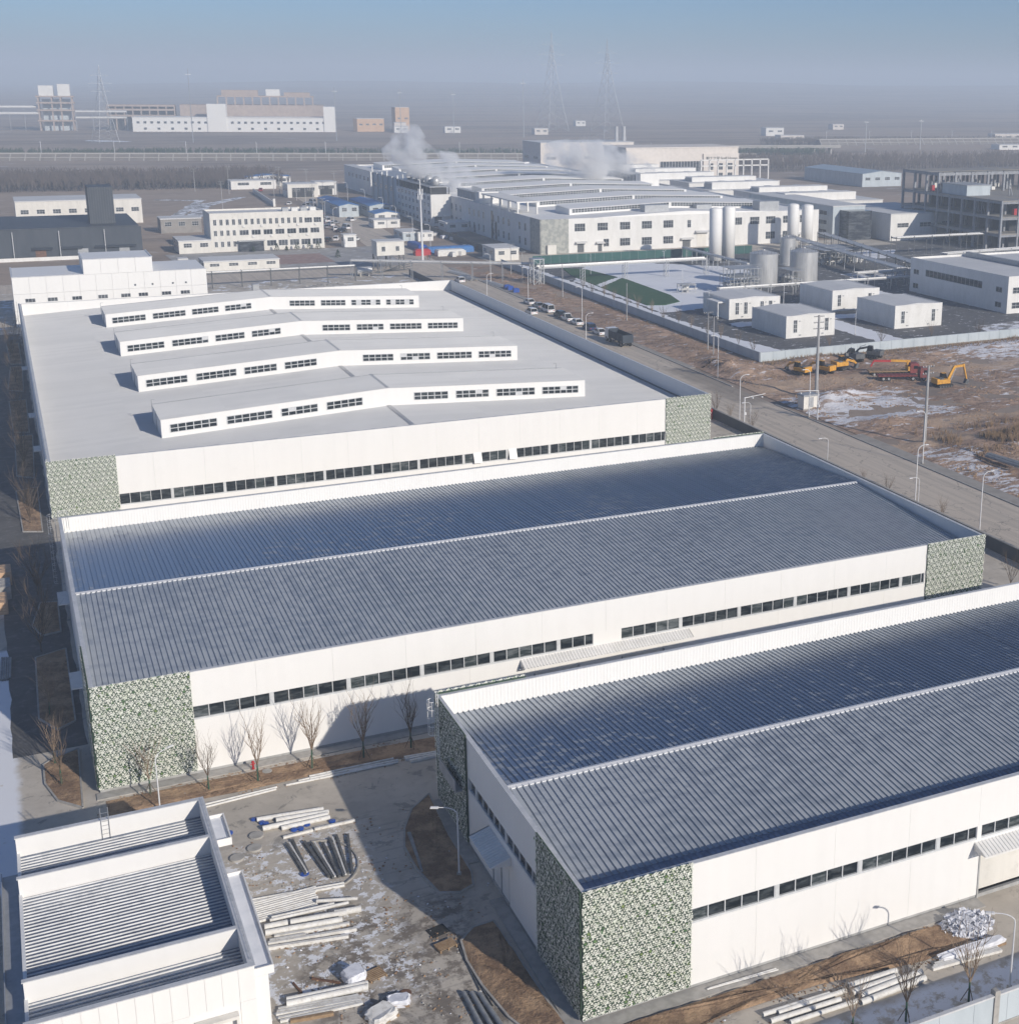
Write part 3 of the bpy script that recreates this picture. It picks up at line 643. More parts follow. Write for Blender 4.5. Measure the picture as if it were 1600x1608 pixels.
B = thing('workshop', 'middle long white workshop with frosted zinc roof between the grey-roofed one and the nearest one', 'workshop', (-24.3, 42.1, 0), group='white workshops with leaf cladding')
BL, BW, BH = 88.6, 47.2, 9.1
zinc_shed(B, BL, BW, BH, 23.6, 8.65, 7.4, 3.4, [(7.55, 43.0), (45.9, 80.9)], 4.95, 6.05, 6.4, 22, doors=[(37.2, 41.5, 3.2, .1), (46, 50.3, 3.2, .1)])
canopy(B, 35.8, 53.0, -.02, 4.75, 1.1)
cladding(B, 'f', (0, -.02, .35), 7.5, BH - .2, 5); cladding(B, 'f', (81.1, -.02, .35), 7.5, BH - .2, 6); cladding(B, 'l', (-.02, 0, .35), 9, BH - .2, 7); cladding(B, 'b', (80.8, BW + .02, .35), 7.8, BH - .2, 8)
panels(B, cut(.25, BW - .25, 6.7), 0, .25, .28, BH, axis='y', name='end_wall_panel')
for k, (a, b, z) in enumerate(((36.4, 40.2, 3.0), (14.5, 18.2, 3.0))):
    mb = MB(); mb.box(-1.05, -.01, a, b, z, z + .14); mb.build('door_canopy', M_WHITE2, B)
    mb = MB(); mb.box(-.03, -.005, a + .6, b - .6, .1, 2.5); mb.build('side_door', M_GREYM, B)
ladder(B, -.35, 46.0, 0, 9.1, axis='x')
mb = MB()
for s in (0, .75): mb.path([(-.1, 46.0 - .35 + s, 9.1), (.0, 46.0 - .35 + s, 10.1), (.9, 46.0 - .35 + s, 10.1), (.95, 46.0 - .35 + s, 8.1)], .025, 5)
mb.build('ladder_rail', M_STEEL, B)
mb = MB(); mb.box(BL + .05, BL + 1.3, BW - 10, BW + .3, 7.6, 7.75); mb.box(BL + 1.2, BL + 1.3, BW - 10, BW + .3, 7.75, 8.1); mb.box(BL + .05, BL + 1.2, BW + .2, BW + .3, 7.75, 8.1); mb.build('side_ledge', M_WHITE, B)

# ------------------------------------------------------------------ the grey-roofed workshop with four rooflight monitors
C = thing('workshop', 'largest white workshop with pale grey roof and four raised rooflight rows', 'workshop', (-24.5, 118.8, 0), group='white workshops with leaf cladding')
CL, CW, CH = 96.2, 136.2, 7.62
XR = 48.06
def cz(x): return 7.5 - .05 * abs(x - XR)
mb = MB(); mb.box(.02, CL - .02, .03, .26, 0, .28); mb.build('plinth', M_PLINTH, C)
panels(C, cut(0, CL, 6.4), 0, .25, .28, .86); panels(C, [(0, 8.3)], 0, .25, .86, 2.44); panels(C, [(88.2, CL)], 0, .25, .86, 2.44)
strip(C, 8.3, 88.2, .96, 2.42, open_at=(36, 40), mod=1.28)
panels(C, cut(0, CL, 6.4), 0, .25, 2.44, CH)
panels(C, cut(0, CL, 9.6), CW - .25, CW, .02, CH, name='rear_wall_panel')
panels(C, cut(.25, CW - .25, 9), 0, .25, .02, CH, axis='y', name='end_wall_panel'); panels(C, cut(.25, CW - .25, 9), CL - .25, CL, .02, CH, axis='y', name='end_wall_panel')
mb = MB(); mb.box(-.04, CL + .04, -.04, .31, CH, CH + .05); mb.box(-.04, CL + .04, CW - .31, CW + .04, CH, CH + .05); mb.box(-.10, .55, .31, CW - .31, CH, CH + .06); mb.box(CL - .31, CL + .04, .31, CW - .31, CH, CH + .05); mb.build('coping', M_COPING, C)
cladding(C, 'f', (0, -.02, .3), 8.25, CH - .15, 9); cladding(C, 'f', (88.3, -.02, .3), 7.9, CH - .15, 10)
mb = MB(); mb.extr([(.26, cz(.26) - .05), (XR, cz(XR) - .05), (CL - .26, cz(CL - .26) - .05), (CL - .26, 4.5), (.26, 4.5)], .27, CW - .27, 'y'); croof = mb.build('roof', M_FROSTROOF, C)
def croof_sheet(ln, dx, dz, wd=1.5):
    mb = MB(); prof = []
    for r in (0, .5, 1.0): prof += [(r, 0), (r + .02, .04), (r + .06, .04), (r + .08, 0)]
    prof.append((wd, 0)); n = len(prof); mb.v = [(0, y, z) for y, z in prof] + [(dx, y, z + dz) for y, z in prof]
    mb.f = [(i + 1, i, n + i, n + i + 1) for i in range(n - 1)]; return mb.mesh('roof_sheet')
ml = croof_sheet(0, XR - .3, cz(XR) - cz(.3)); mr = croof_sheet(0, CL - .3 - XR, cz(CL - .3) - cz(XR))
def panel_roof():
    m, t, b = new_mat('grey_roof_sheets'); b.inputs['Roughness'].default_value = .6; g = N(t, 'NewGeometry'); sp = N(t, 'SeparateXYZ'); t.links.new(g.outputs['Position'], sp.inputs[0])
    row = mth(t, 'FLOOR', mth(t, 'DIVIDE', mth(t, 'SUBTRACT', sp.outputs[1], 119.1), 1.508)); col_ = mth(t, 'FLOOR', mth(t, 'DIVIDE', sp.outputs[0], 12.03)); wn = N(t, 'TexWhiteNoise', noise_dimensions='2D'); cb = N(t, 'CombineXYZ'); t.links.new(row, cb.inputs[0]); t.links.new(col_, cb.inputs[1]); t.links.new(cb.outputs[0], wn.inputs['Vector'])
    st = noise(t, .8, 5, .65, wpos(t, .12, 1, 1)); blot = noise(t, .09, 5, .6); base = mixc(t, wn.outputs['Value'], (.575, .573, .567), (.53, .53, .527)); base = mixc(t, mth(t, 'MULTIPLY', ramp(t, st, .45, .75), .45), base, (.52, .52, .52)); base = mixc(t, mth(t, 'MULTIPLY', ramp(t, blot, .45, .65), .5), base, (.61, .607, .60))
    spot = noise(t, .35, 6, .7); base = mixc(t, mth(t, 'MULTIPLY', ramp(t, spot, .70, .74), .35), base, (.40, .37, .33)); t.links.new(base, b.inputs['Base Color']); return m
M_CROOF = panel_roof()
ml.materials.append(M_CROOF); mr.materials.append(M_CROOF)
y = .3
while y < CW - 1.6:
    link('roof_sheet', ml, None, croof, (.3, y, cz(.3) + rnd.uniform(0, .01))); link('roof_sheet', mr, None, croof, (XR, y, cz(XR) + rnd.uniform(0, .01))); y += 1.508
mb = MB(); mb.extr([(XR - .35, cz(XR) + .04), (XR, cz(XR) + .07), (XR + .35, cz(XR) + .04), (XR, cz(XR) + .045)], .3, CW - .3, 'y'); mb.build('ridge_cap', M_GREYM, croof)
mb = MB(); mb.box(CL - .75, CL - .27, .3, CW - .3, cz(CL - .5) - .02, cz(CL - .5) + .06); mb.build('valley_gutter', M_DARKSTEEL, croof)
for k, yy in enumerate((13.8, 45.7, 77.6, 109.7)):
    # one monitor: gabled box across the ridge, front face windowed
    x0, x1 = 15.4, 80.4; dp = 10.6; hh = 2.72
    t = lambda x: cz(x) + hh
    mb = MB()
    pr = [(x0, cz(x0) - .1), (x1, cz(x1) - .1), (x1, t(x1)), (XR, t(XR)), (x0, t(x0))]
    mb.extr(pr, yy, yy + .2, 'y'); mb.extr(pr, yy + dp - .2, yy + dp, 'y'); mon = mb.build('rooflight_monitor', M_WHITE, croof)
    for q, e_ in ((x0, x0), (x1 - .2, x1)): mb = MB(); mb.box(q, q + .2, yy + .2, yy + dp - .2, cz(e_) - .1, t(e_)); mb.build('monitor_end', M_WHITE, croof)
    mb = MB(); e = .12; mb.extr([(x0 - e, t(x0) - e * .05), (XR, t(XR)), (x1 + e, t(x1) - e * .05), (x1 + e, t(x1) + .05), (XR, t(XR) + .06), (x0 - e, t(x0) + .05)], yy - .1, yy + dp, 'y')
    mr_ = mb.build('monitor_roof', M_CROOF, croof)
    mb = MB(); q = yy + .1
    while q < yy + dp - .2:
        mb.add([(x_, q + dy_, t(x_) + .05 + dz_) for x_ in (x0 - e, XR, x1 + e) for dy_, dz_ in ((0, 0), (.02, .05), (.06, .05), (.08, 0))], [(4 * j + i, 4 * j + 4 + i, 4 * j + 5 + i, 4 * j + 1 + i) for j in (0, 1) for i in range(3)]); q += .5
    mb.build('roof_seams', M_CROOF, mr_)['kind'] = 'stuff'
    mb = MB(); mb.extr([(XR - .3, t(XR) + .05), (XR, t(XR) + .09), (XR + .3, t(XR) + .05), (XR, t(XR) + .06)], yy - .1, yy + dp, 'y'); mb.box(x0, XR - .4, yy + dp - 1.2, yy + dp - 1.1, t(XR) - .1, t(XR) - .05) if False else None
    mb.build('monitor_ridge', M_GREYM, croof)
    mb = MB()
    for s0, s1 in ((x0, XR - .3), (XR + .3, x1)): mb.tube((s0, yy + dp - .6, t(s0) + .12), (s1, yy + dp - .6, t(s1) + .12), .04, n=5)
    mb.path([(x0 - .15, yy + dp - 1.0, cz(x0)), (x0 - .15, yy + dp - 1.0, t(x0) + .9), (x0 + .35, yy + dp - 1.0, t(x0) + .9)], .04, 5)
    mb.path([(x0 - .12, yy + dp * .45, cz(x0)), (x0 - .12, yy + dp * .45, t(x0) + .2)], .05, 5); mb.path([(x1 - 1.2, yy + dp - 1, t(x1)), (x1 - 1.2, yy + dp - 1, t(x1) + 1.0), (x1 - 1.7, yy + dp - 1, t(x1) + 1.0)], .04, 5)
    mb.build('monitor_rail', M_GREYM, croof)
    wins = [(16.6, 23.0), (24.4, 30.8), (32.1, 37.4), (38.75, 44.1), (52.05, 57.4), (58.7, 64.0), (65.3, 71.7), (73.0, 79.2)]
    for (a, b) in wins:
        n = 6 if b - a > 6 else 5; sl = .05 if (a + b) / 2 < XR else -.05
        z0 = cz((a + b) / 2) + .72; z1 = z0 + 1.12; fr = MB()
        def Zs(x, z): return z + sl * (x - (a + b) / 2)
        def para(xa, xb, za, zb, ya, yb): fr.add([(xa, ya, Zs(xa, za)), (xb, ya, Zs(xb, za)), (xb, ya, Zs(xb, zb)), (xa, ya, Zs(xa, zb)), (xa, yb, Zs(xa, za)), (xb, yb, Zs(xb, za)), (xb, yb, Zs(xb, zb)), (xa, yb, Zs(xa, zb))], [(0,1,2,3),(7,6,5,4),(0,4,5,1),(1,5,6,2),(2,6,7,3),(3,7,4,0)])
        para(a, b, z0 - .06, z0 + .02, yy - .07, yy - .001); para(a, b, z1 - .02, z1 + .06, yy - .07, yy - .001); para(a, b, (z0 + z1) / 2 - .05, (z0 + z1) / 2 + .05, yy - .06, yy - .001)
        for i in range(n + 1):
            xx = a + (b - a) * i / n; para(xx - .06, xx + .06, z0, z1, yy - .065, yy - .002)
        f = fr.build('window', M_FRAME, croof)
        g2 = MB(); g3 = MB(); wv = (b - a) / n - .12; hv = .47
        for i in range(n):
            for zz in (z0 + .02, (z0 + z1) / 2 + .05):
                xa = a + (b - a) * i / n + .06; xb = xa + wv; pb = MB()
                pb.add([(xa, yy - .03, Zs(xa, zz)), (xb, yy - .03, Zs(xb, zz)), (xb, yy - .03, Zs(xb, zz + hv)), (xa, yy - .03, Zs(xa, zz + hv))], [(0, 1, 2, 3)])
                if k == 3 and a > 60 and i % 3 == 1 or rnd.random() < .03: g2.add(pb.v, pb.f); continue
                if k >= 2: g3.add(pb.v, pb.f)
                else: pb.build('pane', M_GLASS, f)
        if g3.v: g3.build('panes', M_GLASS, f)['kind'] = 'stuff'
        if g2.v: g2.build('pale_pane', M_GLASS2 if False else M_COPING, f)
ladder(C, -.35, CW - 3, 0, CH, axis='x')
mb = MB(); mb.box(-2.6, -.1, CW - 20, CW - 16, 3.4, 3.5)
for a, b in ((-2.6, CW - 20), (-2.6, CW - 16), (-.15, CW - 20), (-.15, CW - 16)): mb.bar((a, b, 0), (a, b, 4.5), .1, .1)
for zz in (4.0, 4.5): mb.bar((-2.6, CW - 20, zz), (-2.6, CW - 16, zz), .05, .05); mb.bar((-2.6, CW - 20, zz), (-.1, CW - 20, zz), .05, .05)
mb.bar((-2.0, CW - 16, 3.4), (-2.0, CW - 9, 0), .1, .25); mb.bar((-.6, CW - 16, 3.4), (-.6, CW - 9, 0), .1, .25); mb.build('steel_stair', M_DARKSTEEL, C)
mb = MB(); mb.tube((.1, .6, CH + .25), (.1, CW - 1, CH + .25), .13, n=8); y = 2
while y < CW: mb.box(-.05, .25, y, y + .15, CH + .06, CH + .3); y += 4
mb.build('roof_edge_pipe', M_STEEL, C)
for a in (26.5, 48.5, 88.0):
    mb = MB(); mb.box(-1.05, -.01, a - 1.5, a + 1.5, 2.9, 3.04); mb.build('door_canopy', M_WHITE2, C)
    mb = MB(); mb.box(-.03, -.005, a - 1, a + 1, .1, 2.5); mb.build('side_door', M_GREYM, C)
# ------------------------------------------------------------------ small flat-roofed building in the left foreground
D = thing('flat_roofed_building', 'small white building with three ribbed roof bays between parapets in the left foreground', 'building', (-30.2, 5.9, 0))
DL, DW, DH = 12.1, 21.0, 6.0
tiles = MB()
for (a, b) in cut(0, DL, .93):
    for (z0, z1) in ((0, 1.6), (1.6, 3.8), (3.8, DH)):
        if 8.4 < (a + b) / 2 < 11.2 and z0 == 1.6: z1 = 2.3
        mb = MB(); mb.box(a + .007, b - .007, 0, .05, z0 + .007, z1 - .007); mb.build('wall_panel', M_WHITE, D)
mb = MB(); mb.box(.01, DL - .01, .05, .3, 0, DH); mb.box(.01, DL - .01, DW - .3, DW, 0, DH); mb.box(DL - .3, DL, .3, DW - .3, 0, DH); mb.box(0, .2, .3, DW - .3, 0, 4.9); mb.build('wall', M_WHITE, D)
mb = MB(); mb.box(8.6, 11.0, -.5, .0, 3.1, 3.3); mb.box(8.6, 8.75, -.5, 0, 2.3, 3.1); mb.box(10.85, 11.0, -.5, 0, 2.3, 3.1); mb.build('window_hood', M_CREAM, D)
rz = 4.62
M_DECK = mat('zinc_deck', (.20, .235, .30), (.15, .18, .24), 1.2, rough=.32, metal=.9, c3=(.4, .41, .43), s3=1.1)
M_SUNRIB = mat('sunlit_pale_rib', (.72, .715, .70), (.56, .56, .555), 1.4, rough=.5, st=(.4, 1, 1), c3=(.36, .37, .39), s3=1.6, a3=.6)  # sunlight on the ribs is put into this paler colour
for (y0, y1) in ((.3, 4.05), (4.3, 15.4), (15.65, DW - .3)):
    mb = MB(); y = y0 + .9; row = [(y0 + .75, 0)]
    while y < y1 - .12: row += [(y, 0), (y + .03, .05), (y + .06, .05), (y + .09, 0)]; y += .37
    row.append((y1, 0)); n = len(row)
    mb.v = [(.12, p, rz + q) for p, q in row] + [(DL - .3, p, rz + q + .10) for p, q in row]; mb.f = [(i, n + i, n + i + 1, i + 1) for i in range(n - 1)]
    rf = mb.build('ribbed_roof', M_DECK, D)
    rb = MB()
    for i in range(1, n - 2, 4):
        yy = row[i][0]; zz = rz; P_ = [(yy - .01, .0), (yy + .02, .075), (yy + .055, .075), (yy + .065, .0)]
        rb.add([(.10, p, zz + q) for p, q in P_] + [(DL - .32, p, zz + q + .10) for p, q in P_], [(0, 4, 5, 1), (1, 5, 6, 2), (2, 6, 7, 3), (0, 1, 2, 3), (7, 6, 5, 4)])
    rb.build('sunlit_rib_caps', M_SUNRIB, rf)['kind'] = 'stuff'
    mb = MB(); mb.box(.12, DL - .3, y0, y0 + .76, rz - .16, rz - .10); mb.box(.12, DL - .3, y0 + .70, y0 + .76, rz - .1, rz + .02); mb.build('gutter', M_GUTTER, rf)
for y in (4.05, 15.4):
    mb = MB(); mb.box(.05, DL - .3, y, y + .25, 4.3, DH); mb.build('bay_parapet', M_WHITE, D)
mb = MB(); mb.box(-.05, DL + .05, -.06, .34, DH, DH + .06); mb.box(-.05, DL + .05, DW - .34, DW + .05, DH, DH + .06); mb.box(DL - .34, DL + .05, .34, DW - .34, DH, DH + .06)
for y in (4.05, 15.4): mb.box(-.03, DL - .34, y - .04, y + .29, DH, DH + .06)
mb.build('coping', M_COPING, D)
mb = MB(); mb.box(-1.0, -.02, -.2, DW - 1.5, 3.9, 4.05); mb.box(-1.05, -.98, -.2, DW - 1.5, 3.7, 4.35); mb.build('side_gutter_ledge', M_GREYM, D)
for (y0, y1) in ((1.2, 12.2), (16.6, 20.2)):
    mb = MB(); mb.box(DL + .01, DL + 1.25, y0, y1, 4.35, 4.6); mb.box(DL + 1.17, DL + 1.25, y0, y1, 4.6, 4.9); mb.box(DL + .01, DL + 1.17, y0, y0 + .08, 4.6, 4.9); mb.box(DL + .01, DL + 1.17, y1 - .08, y1, 4.6, 4.9); c = mb.build('side_canopy', M_WHITE, D)
    mb = MB(); mb.add([(DL + .02, y0 + .09, 4.66), (DL + 1.16, y0 + .09, 4.66), (DL + 1.16, y1 - .09, 4.66), (DL + .02, y1 - .09, 4.66)], [(0, 1, 2, 3)]); mb.build('snow_layer', M_SNOWM, c)
mb = MB(); mb.box(DL, DL + .9, 1.2, 4.5, 0, 4.34); mb.build('stair_bay', M_WHITE, D)
ladder(D, 5.6, DW - .35, 4.7, DH, cage=False)
mb = MB(); mb.bar((6.9, .9, 4.85), (10.3, 1.35, 4.85), .12, .06); mb.build('loose_flashing', M_STEEL, D)
mb = MB()
for i in range(26): yy = .6 + i * .8; mb.tube((DL - .1, yy, DH + .05), (DL - .1 + rnd.uniform(-.05, .05), yy, DH + .22), .012, n=4)
mb.path([(DL - .1, .4, DH + .2), (DL - .1, DW - .4, DH + .2)], .012, 4); mb.build('lightning_wire', M_GREYM, D)

# ------------------------------------------------------------------ stepped white building behind the large workshop
Wb = thing('stepped_building', 'windowed plain white building with raised middle block behind the large grey roof', 'building', (-25.2, 270, 0))
mb = MB(); mb.box(0, 41.6, .15, 18, 0, 11.3); mb.box(14.9, 29.8, .15, 14, 11.3, 14.65); mb.build('wall', M_WHITE, Wb)
for (a, b) in cut(0, 41.6, 3.47):
    for z0, z1 in ((0, 3.8), (3.8, 7.55), (7.55, 11.3)): m2 = MB(); m2.box(a + .02, b - .02, 0, .15, z0 + .02, z1 - .02); m2.build('wall_panel', M_WHITE, Wb)
for (a, b) in cut(14.9, 29.8, 3.7): m2 = MB(); m2.box(a + .02, b - .02, 0, .15, 11.32, 14.65); m2.build('wall_panel', M_WHITE, Wb)
mb = MB(); mb.box(-.1, 14.85, -.05, .35, 11.3, 11.45); mb.box(29.85, 41.7, -.05, .35, 11.3, 11.45); mb.box(14.8, 29.9, -.05, .35, 14.65, 14.8); mb.box(-.1, .3, .35, 18.1, 11.3, 11.45); mb.box(14.8, 15.1, .35, 14.1, 14.65, 14.8); mb.box(29.6, 29.9, .35, 14.1, 14.65, 14.8); mb.build('coping', M_COPING, Wb)
def wingrid(parent, x, y, z, w, h, nx=3, nz=1, axis='x', m=None, depth=.06, sgn=-1):
    # framed window proud of a wall by a little: frame part with its panes
    fr = MB(); t = .07
    def bx(a0, a1, z0, z1, d0=0, d1=depth):
        if axis == 'x': fr.box(x + a0, x + a1, y + min(sgn*d0, sgn*d1), y + max(sgn*d0, sgn*d1), z + z0, z + z1)
        else: fr.box(y + min(sgn*d0, sgn*d1), y + max(sgn*d0, sgn*d1), x + a0, x + a1, z + z0, z + z1)
    bx(0, w, 0, t); bx(0, w, h - t, h); bx(0, t, t, h - t); bx(w - t, w, t, h - t)
    for i in range(1, nx): bx(w * i / nx - t/2, w * i / nx + t/2, t, h - t)
    for i in range(1, nz): bx(t, w - t, h * i / nz - t/2, h * i / nz + t/2, 0, depth * .9)
    f = fr.build('window', M_FRAME, parent); gl = MB(); o = sgn * depth * .5
    if axis == 'x': gl.add([(x + t, y + o, z + t), (x + w - t, y + o, z + t), (x + w - t, y + o, z + h - t), (x + t, y + o, z + h - t)], [(0, 1, 2, 3)])
    else: gl.add([(y + o, x + t, z + t), (y + o, x + w - t, z + t), (y + o, x + w - t, z + h - t), (y + o, x + t, z + h - t)], [(0, 1, 2, 3)])
    gl.build('glazing', m or M_GLASS2, f); return f
for x in (2.3, 6.9, 12.0, 17.5, 22.4, 26.2, 31.3, 35.5): wingrid(Wb, x, 0, 5.6 + (x - 2.3) * .0, 2.1, .9, 3)
for x in (25.4, 29.2, 33.7, 36.6): wingrid(Wb, x, 0, 8.1, .5, .5, 1)

# ------------------------------------------------------------------ bare saplings
def branchy(mb, p, d, ln, r, lvl, rr, up=.35):
    q = p; dd = Vector(d).normalized(); seg = 3
    for i in range(seg):
        n2 = (dd + Vector((rr.uniform(-.16, .16), rr.uniform(-.16, .16), up * .35))).normalized(); e = q + n2 * (ln / seg)
        mb.tube(q, e, r * (1 - i / seg * .6), r * (1 - (i + 1) / seg * .6), 4, False); q = e; dd = n2
        if lvl > 0 and i >= 0:
            for k in range(rr.choice((1, 2)) if lvl > 1 else rr.choice((0, 1, 1))):
                a = rr.uniform(0, 6.28); dv = (dd * 1.0 + Vector((math.cos(a), math.sin(a), .25)) * .62).normalized()
                branchy(mb, q, dv, ln * rr.uniform(.45, .68), r * .5, lvl - 1, rr, up)
def sapling(seed, h=4.5, nb=7, spread=.38, m=None, stake=True, trunk_frac=.36, lvl=2):
    rr = random.Random(seed); t = thing('bare_tree', 'bare sapling', 'tree')
    tb = MB(); th = h * trunk_frac; lean = Vector((rr.uniform(-.06, .06), rr.uniform(-.06, .06), 1))
    tb.tube((0, 0, -.1), lean * th, .085, .06, 7); tb.build('trunk', M_TRUNKG if stake else (m or M_BARK), t)
    cb = MB()
    for k in range(nb):
        a = 6.28 * k / nb + rr.uniform(-.3, .3); st = lean * (th * rr.uniform(.82, 1.0))
        branchy(cb, st, (math.cos(a) * spread, math.sin(a) * spread, 1), (h - th) * rr.uniform(.75, 1.05), .042, lvl, rr, .5)
    cb.build('crown', m or M_BARK2, t)
    if stake:
        sb = MB()
        for k in range(3): a = 6.28 * k / 3 + .5; sb.tube((math.cos(a) * .55, math.sin(a) * .55, 0), (0, 0, th * .7), .03, n=5)
        sb.build('stake', M_BARK, t)
    return proto(t)
SAP = [sapling(11), sapling(12, 4.7, 8, .34, M_BARK), sapling(13, 4.4, 6, .42), sapling(14, 4.9, 8, .30)]
BUSHY = sapling(15, 4.6, 9, .5, M_BARK, False, .2)
_used = set()
def tree(i, label, loc, rot=0, s=1.0, group=None, src=None):
    pr = src or SAP[i % 4]
    if pr.name not in _used:
        _used.add(pr.name); pr.location = loc; pr.rotation_euler = (0, 0, rot); pr.scale = (s,) * 3; pr['label'] = label; pr['group'] = group or 'saplings'; return pr
    return dup(pr, label, loc, rot, s, group)
gB = 'saplings in the soil strip before the middle workshop'
for i, (x, y, s) in enumerate(((-20.7, 40.2, .85), (-16.4, 38.9, .8), (-12.6, 38.6, .98), (-8.2, 38.8, 1.0), (-3.85, 38.8, 1.0), (.25, 38.8, .95))):
    tree(i, ORD[i] + ' bare sapling from the left in the soil strip before the middle workshop', (x, y, .1), i * 1.3, s, gB)
gL = 'saplings along the shaded alley left of the workshops'
for i, (x, y, s) in enumerate(((-27.0, 44.8, .9), (-27.3, 48.8, .8), (-27.3, 58.5, .8), (-27.4, 74.3, .9), (-27.1, 80.7, .9), (-27.1, 91.1, 1.0), (-27.0, 118, .9), (-27.2, 127, .9), (-27.0, 146, .9), (-27.0, 158, .9), (-26.9, 176, .9), (-26.9, 188, .9), (-26.8, 208, .9), (-26.8, 232, 1.1), (-26.8, 243, 1.1))):
    tree(i + 1, ORD[i] + ' bare sapling from the front along the alley left of the workshops', (x, y, .1), i * 1.7, s, gL, BUSHY if i > 2 else None)
gF = 'saplings behind the front boundary wall'
for i, (x, y, s) in enumerate(((22.7, -8.7, .95), (18.0, -8.5, .9), (14.3, -8.1, .85))):
    tree(i, ORD[i] + ' bare sapling from the right behind the pale boundary wall in the lower right corner', (x, y, 0), i * 2.1, s, gF)
gV = 'saplings on the road verge'
for i, (x, y, s) in enumerate(((80.3, 52.5, .9), (72.6, 46.8, .7), (80.6, 70, .55), (80.4, 82, .5), (80.4, 88, .45), (80.7, 121, .55), (80.2, 127.5, .6), (80.4, 133, .65))):
    tree(i + 2, ORD[i] + ' small bare tree from the front on the strip between the workshops and the road', (x, y, .05), i * .9, s, gV, BUSHY if i % 2 else None)
gC = 'saplings along the compound wall'
for i in range(14):
    tree(i, ORD[i] + ' thin bare sapling from the front in the snow strip inside the compound wall', (112.6 + (i % 2) * .5, 176.5 + i * 7.2, 0), i * 1.1, .62 + .1 * (i % 3), gC, BUSHY if i % 3 == 0 else None)
for i in range(5):
    tree(i, ORD[i] + ' thin bare sapling from the left near the compound wall facing the dirt field', (131 + i * 13.5, 175.5, 0), i * 1.7, .6 + .08 * (i % 3), 'saplings along the field side of the compound', BUSHY if i % 2 else None)

# ------------------------------------------------------------------ pipes, bundles and building stuff in the yard
def pipe_px(u0, v0, u1, v1, r, m, label, name='pipe', group=None, z=0, hollow=True):
    a = G(u0, v0, z + r); b = G(u1, v1, z + r); c = ((a[0] + b[0]) / 2, (a[1] + b[1]) / 2)
    mb = MB(); p = (a[0] - c[0], a[1] - c[1], r); q = (b[0] - c[0], b[1] - c[1], r)
    if hollow: mb.pipe(p, q, r, min(.03, r * .3))
    else: mb.bar(p, q, r * 2, r * 2)
    o = mb.build(name, m, loc=(c[0], c[1], z), smooth=False); tag(o, label, 'pipe' if hollow else 'beam', group); return o
Y3 = lambda x, y: (300 + x / 3.556, 1180 + y / 3.556)
def PL(lst, f, r, m, lab, grp, name='pipe', hollow=True, z=0):
    for i, (x0, y0, x1, y1) in enumerate(lst):
        pipe_px(*f(x0, y0), *f(x1, y1), r * (1 + .05 * (i % 3)), m, ORD[i] + ' ' + lab, name, grp, z, hollow)
PL([(368, 382, 740, 322), (475, 385, 770, 338), (400, 432, 765, 352), (505, 430, 775, 368)], Y3, .19, M_PIPE, 'white pipe from the back in the short pile beside the shaded ground', 'white pipes in the upper yard pile')
PL([(515, 482, 680, 440), (690, 435, 915, 385)], Y3, .09, M_PIPE, 'flat pale section from the left in front of the upper pipe pile', 'flat sections before the upper pile', 'steel_section', False)
PL([(535, 520, 640, 690), (565, 495, 650, 672), (632, 505, 770, 700), (672, 512, 795, 708), (735, 512, 828, 700), (775, 490, 855, 695), (812, 470, 878, 680), (875, 465, 903, 680)], Y3, .085, M_DARKSTEEL, 'dark steel beam from the left in the fanned-out row on the yard', 'fanned-out dark beams', 'steel_beam', False, .05)
PL([(548, 510, 648, 676), (690, 508, 805, 700), (790, 480, 865, 688)], Y3, .05, M_PIPE, 'slim pale bar from the left between the fanned-out dark beams', 'slim bars among the dark beams', 'steel_bar', False, .16)
lst = []
for i in range(12):
    t = i / 11; x0 = 305 + 45 * t; y0 = 838 + 122 * t; lst.append((x0, y0, 690 + 20 * t + (170 if i in (0, 1) else 0) + rnd.uniform(-6, 6), y0 - (385 + rnd.uniform(-4, 4)) * .262))
PL(lst, Y3, .10, M_PIPE, 'slim white pipe from the back in the tight row beside the flat-roofed building', 'tight row of slim white pipes')
PL([(440, 945, 880, 845), (450, 930, 800, 852), (700, 838, 930, 822)], Y3, .11, M_PIPE, 'white pipe from the front overlying the right end of the tight row', 'pipes over the tight row', z=.22)
PL([(555, 955, 870, 900), (800, 905, 950, 880), (410, 985, 540, 958), (415, 1015, 845, 940)], Y3, .21, M_PIPE, 'thick white pipe from the back in the middle of the long yard pile', 'thick pipes of the long yard pile')
PL([(465, 1035, 885, 962), (430, 1075, 925, 992), (400, 1105, 880, 1032), (440, 1060, 640, 1025)], Y3, .10, M_PIPE, 'slim pale section from the back at the front of the long yard pile', 'slim sections of the long yard pile', 'steel_section', False)
Y4 = lambda x, y: (380 + x / 5, 1480 + y / 5)
PL([(350, 455, 990, 325), (350, 485, 990, 350)], Y4, .20, M_PIPE, 'thick white pipe from the back in the lowest yard pile', 'thick pipes of the lowest yard pile')
PL([(285, 525, 915, 420), (275, 548, 930, 432), (268, 570, 935, 448), (285, 600, 940, 462), (300, 622, 950, 478)], Y4, .08, M_PIPE, 'slim pale section from the back in front of the lowest thick pipes', 'slim sections of the lowest yard pile', 'steel_section', False, .02)
PL([(380, 620, 720, 560)], Y4, .11, M_WOOD, 'long timber lying before the lowest yard pile', 'timbers', 'timber', False)
PL([(400, 320, 470, 400), (550, 285, 770, 320)], Y4, .06, M_RUST, 'loose rusty bar from the left behind the lowest yard pile', 'loose rusty bars', 'steel_bar', False)
R44 = lambda x, y: (650 + x / 3.2, 1180 + y / 3.2)
